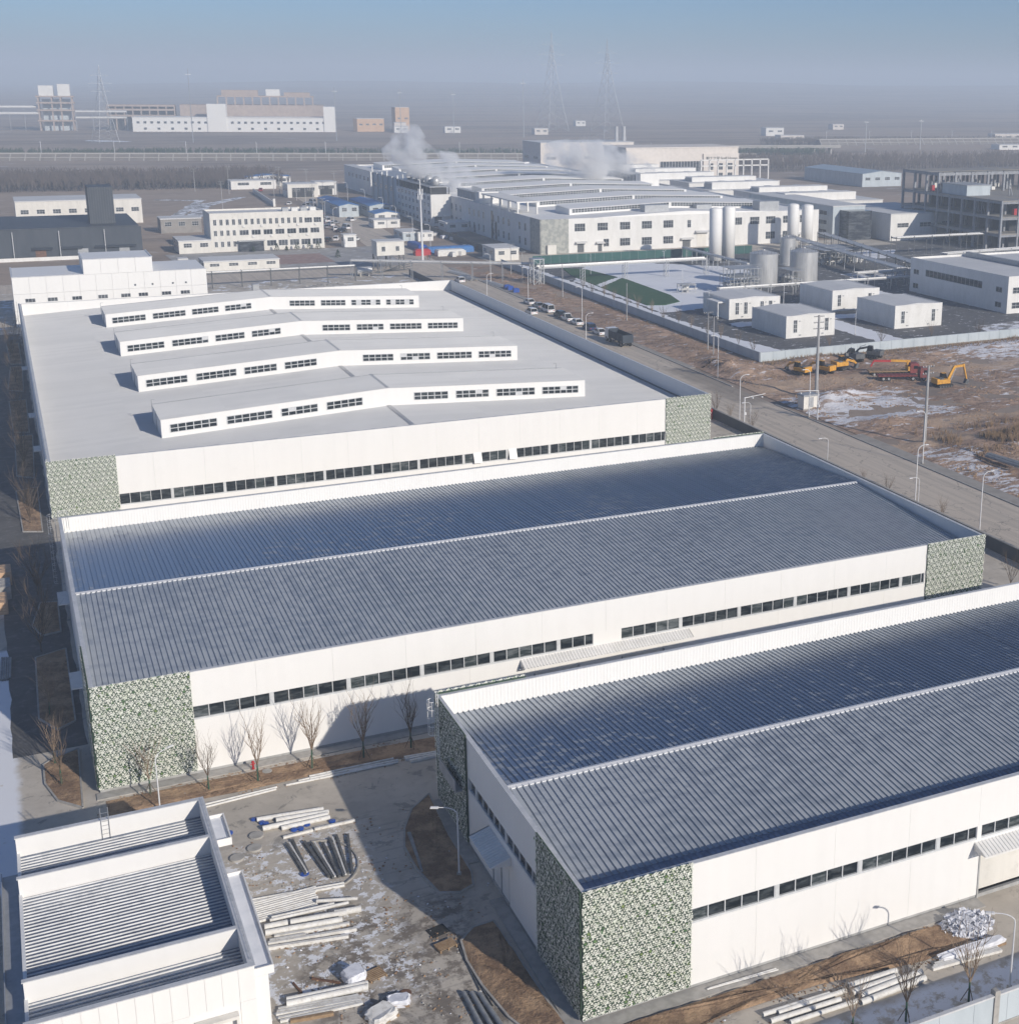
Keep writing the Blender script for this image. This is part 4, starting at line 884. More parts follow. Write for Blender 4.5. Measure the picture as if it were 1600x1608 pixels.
PL([(250, 1215, 345, 1395), (290, 1215, 400, 1400), (330, 1220, 450, 1395)], R44, .15, M_PIPEIN, 'grey pipe from the left lying beside the front soil island', 'grey pipes by the soil island')
PL([(215, 960, 330, 1200), (235, 1000, 395, 1280)], R44, .05, M_DARKSTEEL, 'black hose run from the left along the front soil island kerb', 'black hose runs', 'hose')
SB = Y3
PL([(75, 298, 480, 200), (80, 312, 475, 212), (530, 190, 850, 125), (600, 165, 800, 118), (660, 140, 1130, 40), (665, 152, 1155, 48), (800, 135, 1155, 60), (880, 110, 1130, 68)], SB, .085, M_PIPE, 'slim white pipe from the left laid along the soil strip of the middle workshop', 'pipes along the soil strip')
PL([(1190, 35, 1385, 2), (1195, 45, 1390, 12), (1225, 55, 1388, 20)], SB, .10, M_PIPE, 'white section from the back at the shaded end of the soil strip', 'sections at the shaded end of the strip', 'steel_section', False)
PL([(1212, 455, 1290, 670), (1222, 455, 1282, 640)], SB, .07, M_PIPEIN, 'grey bar from the left leaning on the lamp island kerb', 'bars on the lamp island', 'steel_bar', False, .15)
R5 = lambda x, y: (1050 + x / 2.909, 1250 + y / 2.909)
PL([(820, 870, 1040, 800), (835, 900, 1050, 825), (875, 915, 1155, 805), (878, 945, 1172, 832)], R5, .20, M_PIPE, 'thick white pipe from the back in the pile before the nearest workshop', 'thick pipes before the nearest workshop')
PL([(430, 1000, 735, 905), (500, 992, 810, 890), (465, 1030, 785, 930), (555, 1036, 868, 935)], R5, .15, M_PIPE, 'medium white pipe from the back in the left pile before the nearest workshop', 'medium pipes before the nearest workshop')
PL([(1215, 770, 1500, 690), (1210, 782, 1510, 700), (1205, 792, 1520, 706), (1235, 745, 1500, 670)], R5, .09, M_PIPE, 'slim section from the front in the bundle beside the sheeting heap', 'slim bundle by the sheeting heap', 'steel_section', False, .02)
PL([(175, 885, 500, 795), (185, 880, 490, 790)], R5, .05, M_PIPE, 'thin pale conduit from the front along the foot of the nearest workshop', 'thin conduits at the workshop foot', 'conduit', z=.1)
A1 = lambda x, y: (x / 3.577, 850 + y / 3.577)
PL([(2, 780, 12, 655), (15, 782, 24, 656), (28, 780, 35, 655), (42, 778, 48, 655), (56, 772, 60, 655)], A1, .10, M_PIPEIN, 'dark pipe from the left in the small stack at the alley edge', 'dark pipes at the alley edge')
def stack_box(name, label, cat, loc, rot, sx, sy, sz, m, slats=False, seed=0):
    rr = random.Random(seed); t = thing(name, label, cat, loc, rot)
    if slats:
        for k in range(7): mb = MB(); y = -sy/2 + (sy - .1) * k / 6; mb.box(-sx/2, sx/2, y, y + .1, sz - .03, sz); mb.build('slat', m, t)
        mb = MB()
        for k in (-1, 0, 1): mb.box(k * (sx/2 - .06) - .05, k * (sx/2 - .06) + .05, -sy/2, sy/2, 0, sz - .03)
        mb.build('bearer', m, t)
    else:
        # wrapped load with slack sheeting
        mb = MB(); n = 10
        for j in range(6):
            z = sz * j / 5
            for i in range(n * 2):
                a = 2 * math.pi * i / (n * 2); c, s = math.cos(a), math.sin(a); k = 1 / max(abs(c), abs(s)); k = min(k, 1.22); w_ = 1 + .07 * rr.uniform(-1, 1) - (.12 if j == 5 else 0)
                mb.v.append((c * k * sx/2 * w_, s * k * sy/2 * w_, z + (.06 * rr.uniform(-1, 1) if j else 0)))
        N2 = n * 2
        mb.f = [(j*N2 + i, j*N2 + (i+1) % N2, (j+1)*N2 + (i+1) % N2, (j+1)*N2 + i) for j in range(5) for i in range(N2)] + [tuple(range(5*N2, 6*N2))]
        mb.build('sheeting', m, t); mb = MB(); mb.box(-sx/2, sx/2, -sy/2, sy/2, 0, .14); mb.build('pallet', M_WOOD, t)
    return t
def at4(x, y): p = G(*Y4(x, y)); return (p[0], p[1], 0)
stack_box('wrapped_pallet', 'pallet load wrapped in clear film beside a brown pallet', 'pallet load', at4(880, 300), .25, 1.3, 1.3, .75, M_PLASTIC, seed=1)
stack_box('wooden_pallet', 'empty brown slatted pallet beside the film-wrapped load', 'pallet', at4(1045, 265), .25, 1.2, 1.1, .16, M_WOOD, True)
stack_box('sheeted_load', 'upper of two low sheeted loads near a round manhole', 'load', at4(1230, 480), -.35, 1.4, .9, .45, M_PLASTIC, seed=2)
stack_box('sheeted_load', 'lower grey sheeted load with boards beside the bottom soil patch', 'load', at4(1095, 590), .35, 1.7, 1.4, .5, M_PIPE, seed=3)
def at44(x, y): p = G(*R44(x, y)); return (p[0], p[1], 0)
stack_box('timber_stack', 'small stack of boards beside the dark pit near the front soil island', 'boards', at44(160, 985), .2, 1.3, .9, .22, M_WOOD, True)
def disc(name, loc, r, h, m, label, cat, n=18, group=None):
    mb = MB(); mb.lathe([(r, 0), (r, h * .8), (r * .93, h), (r * .05, h * 1.02)], n); o = mb.build(name, m, loc=loc); tag(o, label, cat, group)
for i, (x, y) in enumerate(((365, 475), (355, 545), (258, 600))): p = G(*Y3(x, y)); disc('manhole_cover', (p[0], p[1], 0), .55, .14, M_CONC, ORD[i] + ' concrete manhole ring from the back on the snowy patch by the flat-roofed building', 'manhole', group='manhole rings on the snowy patch')
p = G(*Y4(1280, 405)); disc('manhole_cover', (p[0], p[1], 0), .42, .05, M_RUST, 'rusty round manhole cover near the sheeted loads', 'manhole')
for i, (x, y) in enumerate(((1455, 20), (1425, 118), (710, 18))): p = G(*Y3(x - 1000 if i < 2 else x, y)); disc('inspection_cover', (p[0], p[1], .1), .4, .06, M_CONC, ORD[i] + ' round concrete cover from the left at the foot of the middle workshop', 'manhole', group='covers at the middle workshop')
mb = MB(); mb.box(-.65, .65, -.55, .55, .02, .035); p = at44(120, 905); o = mb.build('pit_cover', M_RUBBER, loc=p, rot=.2); tag(o, 'black square pit opening at the edge of the workshop shadow', 'pit')
for i, (x, y) in enumerate(((352, 385), (395, 403), (418, 408), (575, 443), (612, 436), (788, 395), (215, 460), (645, 413), (635, 690))):
    p = G(*Y3(x, y)); mb = MB(); mb.lathe([(.26, 0), (.26, .12), (.2, .16), (.05, .17)], 10); o = mb.build('pipe_end_plug', M_BLUEP, loc=(p[0], p[1], .01), rot=i); o.scale = (1, .8 + .05 * i, 1); tag(o, ORD[i] + ' blue plastic pipe cap lying around the upper pipe piles', 'pipe cap', 'blue pipe caps')
# hydrant and heap of white sheeting
p = G(*Y3(348, 105)); h = thing('fire_hydrant', 'small red fire hydrant in the soil strip before the middle workshop', 'hydrant', (p[0], p[1], .1))
mb = MB(); mb.lathe([(.13, 0), (.13, .08), (.09, .1), (.09, .55), (.13, .58), (.11, .7), (.03, .76)], 10); mb.build('barrel', M_RED, h); mb = MB(); mb.tube((-.2, 0, .45), (.2, 0, .45), .05, n=8); mb.build('outlet', M_RED, h)
def heap(name, label, loc, rx, ry, h, m, seed, n=420):
    rr = random.Random(seed); mb = MB()
    for i in range(n):
        a = rr.uniform(0, 6.28); q = math.sqrt(rr.random()); x, y = math.cos(a) * q * rx, math.sin(a) * q * ry; z = h * (1 - q ** 2) * rr.uniform(.4, 1)
        d1 = Vector((rr.uniform(-1, 1), rr.uniform(-1, 1), rr.uniform(-.5, .5))).normalized() * rr.uniform(.12, .4); d2 = Vector((rr.uniform(-1, 1), rr.uniform(-1, 1), rr.uniform(-.3, .8))).normalized() * rr.uniform(.1, .35)
        c = Vector((x, y, z + .06)); mb.add([c - d1, c - d2 * .6, c + d1, c + d2], [(0, 1, 2), (0, 2, 3)])
    nn = 16; bs = MB(); bs.v = [(rx * .95 * math.cos(6.28 * i / nn), ry * .95 * math.sin(6.28 * i / nn), 0) for i in range(nn)] + [(rx * .5 * math.cos(6.28 * i / nn) + rr.uniform(-.1, .1), ry * .5 * math.sin(6.28 * i / nn), h * .6) for i in range(nn)] + [(0, 0, h * .85)]
    bs.f = [(i, (i+1) % nn, nn + (i+1) % nn, nn + i) for i in range(nn)] + [(nn + i, nn + (i+1) % nn, 2*nn) for i in range(nn)]
    mb.add(bs.v, bs.f); o = mb.build(name, m, loc=loc); tag(o, label, 'heap'); return o
heap('sheeting_heap', 'crumpled heap of white plastic sheeting before the nearest workshop', (27.6, -2.3, 0), 1.9, 1.5, .8, M_PLASTIC, 5)
bb = stack_box('wrapped_bundle', 'long white wrapped bundle beside the sheeting heap', 'bundle', (26.1, -4.75, 0), -.02, 5.2, .7, .45, M_PLASTIC, seed=8)
# brick-coloured crates at the left edge
for i, (x, y, sx, sy, sz, mm, lb) in enumerate(((-30.4, 97, 1.6, 3.0, 1.6, M_ORANGE, 'rear orange crate stack at the left edge'), (-30.6, 92.5, 1.7, 3.2, 1.5, M_CONC, 'grey block stack between two orange stacks at the left edge'), (-31.0, 88, 1.7, 3.4, 1.4, M_ORANGE, 'front orange crate stack at the left edge'))):
    t = thing('block_stack', lb, 'blocks', (x, y, 0), 0, 'block stacks at the left edge')
    for k in range(4):
        for j in range(3):
            mb = MB(); mb.bev(-sx/2, sx/2, -sy/2 + j * sy/3 + .03, -sy/2 + (j+1) * sy/3 - .03, k * sz/4 + .01, (k+1) * sz/4 - .01, .03); mb.build('block', mm, t)
# pale boundary wall in the lower right corner
bw = thing('boundary_wall', 'pale blue-white sheet boundary wall crossing the lower right corner', 'wall', (8, -11.2, 0))
for k in range(14):
    mb = MB(); mb.box(k * 2.6 + .01, k * 2.6 + 2.59, 0, .12, .1, 2.1); mb.build('wall_sheet', M_WALLGREY, bw)
mb = MB(); mb.box(0, 36.5, -.06, .2, 2.1, 2.22); mb.build('cap', M_COPING, bw)
mb = MB(); mb.box(0, 36.5, -.05, .18, 0, .1); mb.build('footing', M_CONC, bw)
for k in (1, 3, 5, 7): mb = MB(); mb.bev(k * 4.9 - .2, k * 4.9 + .2, -.1, .35, .0, 2.5, .05); mb.build('pier', M_CONC, bw)
# yard boundary wall along the road
for seg, (y0, y1, lb) in enumerate(((-60, 60, 'front stretch'), (60, 133, 'middle stretch'), (139, 320, 'rear stretch'))):
    t = thing('fence_wall', lb + ' of the dark low fence wall between workshops and road', 'wall', (79.2, y0, 0), group='low fence wall along the road')
    mb = MB(); mb.box(-.12, .12, 0, y1 - y0, 0, 1.7); mb.build('panel_run', M_BLACKW, t)
    mb = MB(); mb.box(-.17, .17, 0, y1 - y0, 1.7, 1.8); mb.build('cap', M_CONC, t)
mb = MB(); mb.bev(-.5, .5, -.4, .4, 0, 1.9, .06); o = mb.build('red_cabinet', M_RED, loc=(78.3, 131.5, 0)); tag(o, 'small red cabinet in the shade behind the grey-roofed workshop corner', 'cabinet')

# small litter, clods and broken bits trodden into the yard
rr7 = random.Random(77)
for nm, mm, cnt, rng, sz in (('litter', M_PLASTIC, 420, ((-17, 26, -4, 30),), (.03, .12)), ('clods', M_SOIL, 4200, ((-16, -2, -3, 30), (0, 28, -5, -1.2), (-25, 3, 36.5, 41)), (.03, .14)), ('rubble', M_CONC, 1500, ((-16, -3, -3, 12), (-16, -8, 16, 28), (2, 28, -6, -1)), (.03, .13))):
    mb = MB()
    for i in range(cnt):
        x0, x1, y0, y1 = rr7.choice(rng); x = rr7.uniform(x0, x1); y = rr7.uniform(y0, y1)
        if -.3 < x < 36 and -.3 < y < 30: continue
        if mn.noise((x * .35, y * .35, 5)) < (-.1 if nm != 'clods' else -.02): continue
        r_ = rr7.uniform(*sz); z = .01; a = rr7.uniform(0, 6.28); c_, s_ = math.cos(a) * r_, math.sin(a) * r_
        mb.add([(x + c_, y + s_, z), (x - s_ * .8, y + c_ * .7, z), (x - c_, y - s_, z), (x + s_ * .7, y - c_ * .9, z), (x, y, z + r_ * rr7.uniform(.3, .9))], [(0, 1, 4), (1, 2, 4), (2, 3, 4), (3, 0, 4)])
    mb.build(nm, mm)['kind'] = 'stuff'

ring = [(-10.6 + 2.6 * math.cos(a), 24.2 + 3.4 * math.sin(a)) for a in [math.pi * (.5 - k / 14) for k in range(15)]]; mb = MB()
for a, b in zip(ring, ring[1:]): mb.bar((*a, .05), (*b, .05), .12, .14)
mb.build('curved_kerb', M_CONC)['kind'] = 'structure'
# ------------------------------------------------------------------ lamps and poles
def lamp_proto(name, h, arm, m, twin=False, r=.09, base=True):
    t = thing(name, 'lamp', 'street lamp'); mb = MB(); mb.tube((0, 0, 0), (0, 0, h * .9), r, r * .7, 8); mb.build('pole', m, t)
    for s in ((1, -1) if twin else (1,)):
        ab = MB(); pts = [(0, 0, h * .9)] + [(s * arm * (1 - math.cos(a)) * .6, 0, h * .9 + h * .1 * math.sin(a)) for a in (.35, .7, 1.05, 1.4)] + [(s * arm * .8, 0, h)]
        ab.path(pts, r * .62, 7, r * .5); ab.build('arm', m, t); hb = MB(); hb.bev(min(s * arm * .78, s * arm * 1.12), max(s * arm * .78, s * arm * 1.12), -.11, .11, h - .05, h + .06, .03); hb.build('lamp_head', m, t)
    if base: bb = MB(); bb.box(-.16, .16, -.16, .16, 0, .22); bb.build('base', M_CONC, t)
    return proto(t)
M_POLEW = mat('white_pole_paint', (.70, .70, .70), (.62, .62, .62), 2, rough=.4)
M_POLEC = mat('concrete_pole', (.40, .40, .40), (.30, .30, .30), 1.5, rough=.85, st=(1, 1, .3))
LAMP = lamp_proto('street_lamp', 8.4, 1.5, M_POLEW); LAMPY = lamp_proto('yard_lamp', 5.5, 1.7, M_POLEW, r=.07); LAMPT = lamp_proto('twin_lamp', 7.5, 1.2, M_POLEW, True)
def put(pr, label, loc, rot=0, s=1, group=None):
    if pr.name not in _used:
        _used.add(pr.name); pr.location = loc; pr.rotation_euler = (0, 0, rot); pr.scale = (s,) * 3; pr['label'] = label
        if group: pr['group'] = group
        return pr
    return dup(pr, label, loc, rot, s, group)
for i, (x, y) in enumerate(((81.5, 63.4), (81.6, 77.3), (81.4, 126.4), (81.5, 193), (81.5, 257))): put(LAMP, ORD[i] + ' tall white lamp post from the front on the workshop side of the road', (x, y, 0), .0, 1, 'lamps on the near side of the road')
for i, (x, y) in enumerate(((94.9, 93.5), (94.9, 126.0), (95.2, 264.4), (95.3, 294.5), (95.3, 160), (95.2, 228))): put(LAMP, ORD[i] + ' tall white lamp post on the field side of the road', (x, y, 0), math.pi, 1, 'lamps on the far side of the road')
for i, (x, y, r, w_) in enumerate(((-1.9, 18.6, math.pi * .86, 'grey lamp post on the soil island beside the shaded end wall'), (25.8, -8.9, 2.6, 'lamp post behind the pale boundary wall at the lower right'), (80.7, 121.5, math.pi, 'low hooked lamp by the workshop corner nearest the camera gantry'), (80.0, 97, math.pi, 'low hooked lamp peeking over the middle workshop parapet'), (80.0, 74.5, math.pi, 'low hooked lamp peeking over the middle workshop front corner'), (-20.3, 37.2, .6, 'thin lamp post between flat-roofed building and middle workshop'))):
    put(LAMPY, w_, (x, y, 0), r, 1 if i < 2 else .9, 'yard lamps')
def util_pole(label, loc, h, arms=2, r=.2, m=None, group=None):
    t = thing('utility_pole', label, 'utility pole', loc, 0, group); mb = MB(); mb.tube((0, 0, 0), (0, 0, h), r, r * .6, 10); mb.build('mast', m or M_POLEC, t)
    for k in range(arms):
        z = h - .3 - k * 1.1; ab = MB(); ab.box(-1.1, 1.1, -.06, .06, z, z + .1); ab.build('crossarm', M_DARKSTEEL, t)
        for x in (-1, -.5, .5, 1): ib = MB(); ib.lathe([(.05, z + .1), (.08, z + .18), (.04, z + .32), (.01, z + .34)], 6, x, 0); ib.build('insulator', M_POLEW, t)
    return t
for i, (x, y, h, a, r) in enumerate(((103.5, 137.3, 14.5, 3, .34), (102.1, 102.8, 12.5, 2, .3), (105.3, 183.1, 8.3, 1, .13), (104.4, 178.9, 8.2, 1, .13), (104.7, 223.3, 9, 0, .13), (105, 264.8, 9, 0, .13), (104.5, 294, 9, 1, .13), (107, 310.4, 9, 1, .13))):
    util_pole(('tall grey pole with insulators beside the grey box at the track mouth', 'thick concrete pole in the field behind the white lamp post', 'left slim pole of the pair inside the bend of the compound wall', 'right slim pole of the pair inside the bend of the compound wall', 'slim pole on the dirt strip level with the dark dump truck', 'slim pole on the dirt strip level with the parked white car', 'slim pole near the lattice rack tower', 'farthest slim pole on the dirt strip')[i], (x, y, fh(x, y) - .1), h, a, r, M_POLEC, 'poles beyond the road')
def gantry(label, loc, sgn):
    t = thing('camera_gantry', label, 'camera pole', loc, 0, 'camera gantries over the road'); mb = MB(); mb.tube((0, 0, 0), (0, 0, 5.2), .13, .1, 8); mb.build('pole', M_POLEW, t)
    mb = MB(); mb.tube((0, 0, 5.1), (sgn * 4.3, .6, 5.3), .08, .05, 7); mb.build('arm', M_POLEW, t)
    for q in (1.6, 3.4): mb = MB(); mb.bev(sgn * q - .1, sgn * q + .1, .0, .4, 4.85, 5.05, .03); mb.build('camera', M_POLEW, t)
    mb = MB(); mb.box(-.2, .2, -.3, -.1, 2.2, 2.7); mb.build('cabinet', M_POLEW, t)
gantry('white camera pole with long arm on the workshop side of the road', (80.9, 123.9, 0), 1); gantry('white camera pole with long arm beside the grey box', (95.1, 123.6, 0), -1)
t = thing('transformer_box', 'grey-tan metal equipment box at the track mouth beside the road', 'box', (97.8, 131, .1)); mb = MB(); mb.box(-1.5, 1.5, -1, 1, .2, 2.4); mb.build('body', M_CREAM, t); mb = MB(); mb.bev(-1.65, 1.65, -1.15, 1.15, 2.4, 2.7, .12); mb.build('lid', M_GREYM, t); mb = MB(); mb.box(-1.6, 1.6, -1.1, 1.1, -.2, .2); mb.build('plinth', M_CONC, t); mb = MB(); mb.box(-.5, .5, -1.03, -1.0, .4, 2.2); mb.build('door', M_GREYM, t)

# ------------------------------------------------------------------ vehicles
def wheel(parent, x, y, r, w_=.22, rim=True):
    mb = MB(); mb.tube((x, y - w_/2, r), (x, y + w_/2, r), r, n=14); o = mb.build('wheel', M_RUBBER, parent)
    if rim: mb = MB(); mb.tube((x, y - w_/2 - .01, r), (x, y + w_/2 + .01, r), r * .55, n=10); mb.build('rim', M_STEEL, o)
def loft(mb, secs):
    # secs: list of rings (same count)
    n = len(secs[0]); 
    for s in secs: mb.v += s
    k = len(mb.v) - n * len(secs)
    for j in range(len(secs) - 1): mb.f += [(k + j*n + i, k + j*n + (i+1) % n, k + (j+1)*n + (i+1) % n, k + (j+1)*n + i) for i in range(n)]
    mb.f += [tuple(k + i for i in range(n))[::-1], tuple(k + (len(secs)-1)*n + i for i in range(n))]
def car_proto(kind, m):
    t = thing('parked_car', 'car', 'car'); L, W_, H = dict(sedan=(4.7, 1.8, 1.45), suv=(4.6, 1.85, 1.7), van=(5.0, 1.8, 2.0), pickup=(5.2, 1.85, 1.75))[kind]
    hb = .95 if kind != 'sedan' else .85; mb = MB()
    def ring(x, zt, w_): return [(x, -w_/2, .28), (x, w_/2, .28), (x, w_/2, zt * .75), (x, w_/2 * .93, zt), (x, -w_/2 * .93, zt), (x, -w_/2, zt * .75)]
    xs = [(-L/2, hb * .8, W_ * .86), (-L/2 + .12, hb * .96, W_ * .96), (-L/2 + .6, hb, W_), (L * .16, hb, W_), (L * .24, hb * .97, W_), (L/2 - .25, hb * .80, W_ * .95), (L/2, hb * .62, W_ * .82)]
    loft(mb, [ring(*q) for q in xs]); mb.build('body', m, t)
    c0, c1, c2, c3 = dict(sedan=(-L*.40, -L*.22, L*.05, L*.20), suv=(-L*.47, -L*.40, L*.06, L*.20), van=(-L*.485, -L*.46, L*.22, L*.36), pickup=(-L*.12, -L*.08, L*.10, L*.22))[kind]
    g = MB()
    def cab(x, z, w_): return (x, z, w_)
    b0 = hb - .01; wb = W_ * .93; wt = W_ * .74
    g.add([(c0, -wb/2, b0), (c3, -wb/2, b0), (c3, wb/2, b0), (c0, wb/2, b0), (c1, -wt/2, H - .06), (c2, -wt/2, H - .06), (c2, wt/2, H - .06), (c1, wt/2, H - .06)], [(0,3,2,1),(4,5,6,7),(0,1,5,4),(1,2,6,5),(2,3,7,6),(3,0,4,7)]); g.build('windows', M_CARGLASS, t)
    r = MB(); r.bev(c1 - .06, c2 + .04, -wt/2 - .03, wt/2 + .03, H - .08, H, .05)
    for s in (-1, 1):
        for (a, b) in ((c0, c1), (c3, c2), ((c0 + c3)/2, (c1 + c2)/2)): r.bar((a, s * wb/2, b0), (b, s * (wt/2 + .02), H - .05), .07, .07)
    r.build('roof', m, t)
    if kind == 'pickup': bb = MB(); bb.box(-L/2 + .1, -L*.12, -W_*.42, W_*.42, hb - .02, hb + .02); bb.build('load_bed', M_RUBBER, t)
    for x in (-L*.30, L*.31):
        for s in (-1, 1): wheel(t, x, s * (W_/2 - .1), .33)
    for s in (-1, 1):
        l = MB(); l.box(-L/2 - .02, -L/2 + .05, s * W_*.30 - .14, s * W_*.30 + .14, hb * .62, hb * .8); l.build('tail_lamp', M_LAMPR, t)
        l = MB(); l.box(L/2 - .08, L/2 + .01, s * W_*.29 - .15, s * W_*.29 + .15, hb * .48, hb * .60); l.build('headlight', M_LAMPW, t)
    return proto(t)
def _only(d): return d
CARS = {(k, c): car_proto(k, mm) for k, c, mm in (('sedan', 'white', M_CARWHITE), ('suv', 'white', M_CARWHITE), ('van', 'white', M_CARWHITE), ('sedan', 'black', M_CARBLACK), ('suv', 'black', M_CARBLACK), ('sedan', 'silver', M_CARGREY), ('suv', 'blue', M_CARBLUE), ('pickup', 'white', M_CARWHITE), ('suv', 'red', M_CARRED))}
gR = 'cars parked along the road'; N_ = math.pi / 2
for k, c, x, y, lab in (('sedan', 'white', 92.9, 257.5, 'rearmost white saloon in the parked row along the far kerb'), ('sedan', 'silver', 92.9, 251.2, 'silver saloon behind the parked white van'), ('van', 'white', 92.8, 244.3, 'white van in the parked row along the far kerb'),
                        ('van', 'silver', 0, 0, None), ('suv', 'black', 92.8, 236.3, 'black car between white van and small white car'), ('pickup', 'white', 92.7, 231.2, 'pale pickup behind the black car in the parked row'), ('sedan', 'white', 92.7, 225.4, 'white saloon in the middle of the parked row'),
                        ('suv', 'blue', 92.6, 217.6, 'dark blue car behind the dump truck'), ('sedan', 'white', 92.5, 211.6, 'white saloon right behind the dark dump truck cab'), ('suv', 'white', 87.9, 242.8, 'white minibus driving alone on the near lane'), ('suv', 'white', 88.2, 300.5, 'white truck-like car at the far bend near the rack')):
    if lab: put(CARS[(k, c)], lab, (x, y, -.01), N_, 1.05 if k == 'van' else 1, gR)
t = thing('dump_truck', 'dark blue open-top dump truck parked at the front of the row of cars', 'truck', (92.0, 199.8, -.01), N_)
mb = MB(); mb.box(-5, 4.6, -.5, .5, .75, 1.0); mb.build('chassis', M_RUBBER, t)
mb = MB()
for (x0, x1, y0, y1, z0, z1) in ((-5, 2.6, -1.25, 1.25, 1.1, 1.2), (-5, 2.6, -1.25, -1.15, 1.2, 2.7), (-5, 2.6, 1.15, 1.25, 1.2, 2.7), (-5.1, -5, -1.25, 1.25, 1.0, 2.7), (2.5, 2.6, -1.15, 1.15, 1.2, 3.0)): mb.box(x0, x1, y0, y1, z0, z1)
for k in range(8):
    for s in (-1, 1): mb.box(-4.7 + k, -4.6 + k, min(s*1.25, s*1.32), max(s*1.25, s*1.32), 1.15, 2.65)
mb.build('tipping_body', M_DUMP, t)
mb = MB(); mb.add([(2.9, -1.2, .7), (4.9, -1.2, .7), (4.9, 1.2, .7), (2.9, 1.2, .7), (2.9, -1.15, 2.95), (4.55, -1.15, 2.95), (4.55, 1.15, 2.95), (2.9, 1.15, 2.95)], [(0,3,2,1),(4,5,6,7),(0,1,5,4),(1,2,6,5),(2,3,7,6),(3,0,4,7)]); c = mb.build('cab', M_CARWHITE, t)
mb = MB(); mb.add([(4.83, -1.0, 1.7), (4.83, 1.0, 1.7), (4.6, 1.0, 2.7), (4.6, -1.0, 2.7)], [(0, 1, 2, 3)]); mb.build('windscreen', M_CARGLASS, c)
for x in (-3.9, -2.6, 2.2, 3.8):
    for s in (-1, 1): wheel(t, x, s * 1.05, .52, .3)

def excavator(label, loc, rot, boom=(.0, 2.6, 3.6, 3.2, 5.4, 1.2), swing=0, m=None, up=True, group='parked construction machines'):
    m = m or M_YELLOW; t = thing('excavator', label, 'excavator', loc, rot, group); t.scale = (.86,) * 3
    for s in (-1, 1):
        mb = MB(); pr = [(-1.9, .35), (-1.6, .08), (1.6, .08), (1.9, .35), (1.9, .6), (1.6, .85), (-1.6, .85), (-1.9, .6)]; mb.extr([(x, z) for x, z in pr], s * 1.05 - .28, s * 1.05 + .28, 'y'); tr = mb.build('track', M_RUBBER, t)
        for k in range(5): w = MB(); w.tube((-1.4 + k * .7, s * 1.05 - .3, .35), (-1.4 + k * .7, s * 1.05 + .3, .35), .2, n=8); w.build('roller', M_DARKSTEEL, tr)
    mb = MB(); mb.box(-1.2, 1.2, -.8, .8, .5, .8); mb.tube((0, 0, .8), (0, 0, 1.0), .6, n=14); mb.build('undercarriage', M_DARKSTEEL, t)
    q = Matrix.Rotation(swing, 4, 'Z')
    def add(name, mb2, mm): mb2.v = [tuple(q @ Vector(v)) for v in mb2.v]; return mb2.build(name, mm, t)
    mb = MB(); mb.bev(-2.3, 1.1, -1.25, 1.25, 1.0, 1.9, .12); mb.box(-2.35, -1.7, -1.2, 1.2, .95, 2.1); add('house', mb, m)
    mb = MB(); mb.box(-1.7, -.3, -.9, 1.1, 1.9, 2.15); add('engine_cover', mb, M_DARKSTEEL)
    mb = MB(); mb.add([(-.2, .25, 1.9), (1.3, .25, 1.5), (1.3, 1.2, 1.5), (-.2, 1.2, 1.9), (-.1, .3, 3.0), (.9, .3, 3.0), (.9, 1.15, 3.0), (-.1, 1.15, 3.0)], [(0,3,2,1),(4,5,6,7),(0,1,5,4),(1,2,6,5),(2,3,7,6),(3,0,4,7)]); cb = add('cab', mb, M_CARGLASS)
    mb = MB(); mb.bev(-.15, .95, .25, 1.2, 3.0, 3.08, .03); mb.v = [tuple(q @ Vector(v)) for v in mb.v]; mb.build('cab_roof', m, cb)
    bx, kx, kz, ex, ez, tz = boom[0] + 1.0, boom[1] + 1.0, boom[2] + 1.2, boom[3] + 1.0, boom[4], boom[5]
    mb = MB(); mb.bar((bx - .2, -.3, 1.7), (kx - .8, -.3, kz - .1), .35, .6); mb.bar((kx - .9, -.3, kz - .15), (ex, -.3, ez), .32, .5); add('boom', mb, m)
    mb = MB(); mb.bar((ex - .35, -.3, ez + .35), (ex + .7, -.3, tz + .9), .28, .42); add('stick', mb, m)
    mb = MB(); mb.extr([(ex + .5, tz + 1.0), (ex + .95, tz + .9), (ex + 1.2, tz + .3), (ex + .8, tz - .2), (ex + .1, tz), (ex + .35, tz + .4)], -.75, .15, 'y'); add('bucket', mb, M_DARKSTEEL)
    mb = MB(); mb.tube((bx + .3, -.55, 1.5), (kx - .6, -.55, kz - .5), .08, n=6); mb.tube((kx - .3, -.3, kz + .35), (ex - .2, -.3, ez + .55), .08, n=6); add('ram', mb, M_STEEL)
def gz(x, y): return (x, y, fh(x, y))
excavator('yellow excavator with raised arm and black bucket in the open dirt field', gz(131.3, 136.2), -.05, (.3, 2.4, 3.4, 4.3, 4.6, .5), 0)
excavator('leftmost yellow excavator parked at the foot of the compound wall', gz(111.4, 155.5), math.pi * .5, (.2, 1.4, 1.6, 2.8, 2.0, .2), .3)
excavator('second yellow excavator parked at the foot of the compound wall', gz(116.4, 154.6), math.pi * .55, (.2, 1.4, 1.3, 2.8, 1.8, .2), .2)
excavator('yellow and dark excavator third in the row by the compound wall', gz(121.8, 156.8), math.pi * .15, (.2, 1.2, 1.2, 2.4, 1.6, .1), -.4)
excavator('dark excavator fourth in the row by the compound wall', gz(127.8, 160.8), math.pi * .45, (.2, 1.4, 1.4, 2.8, 1.8, .2), .1, M_DARKSTEEL)
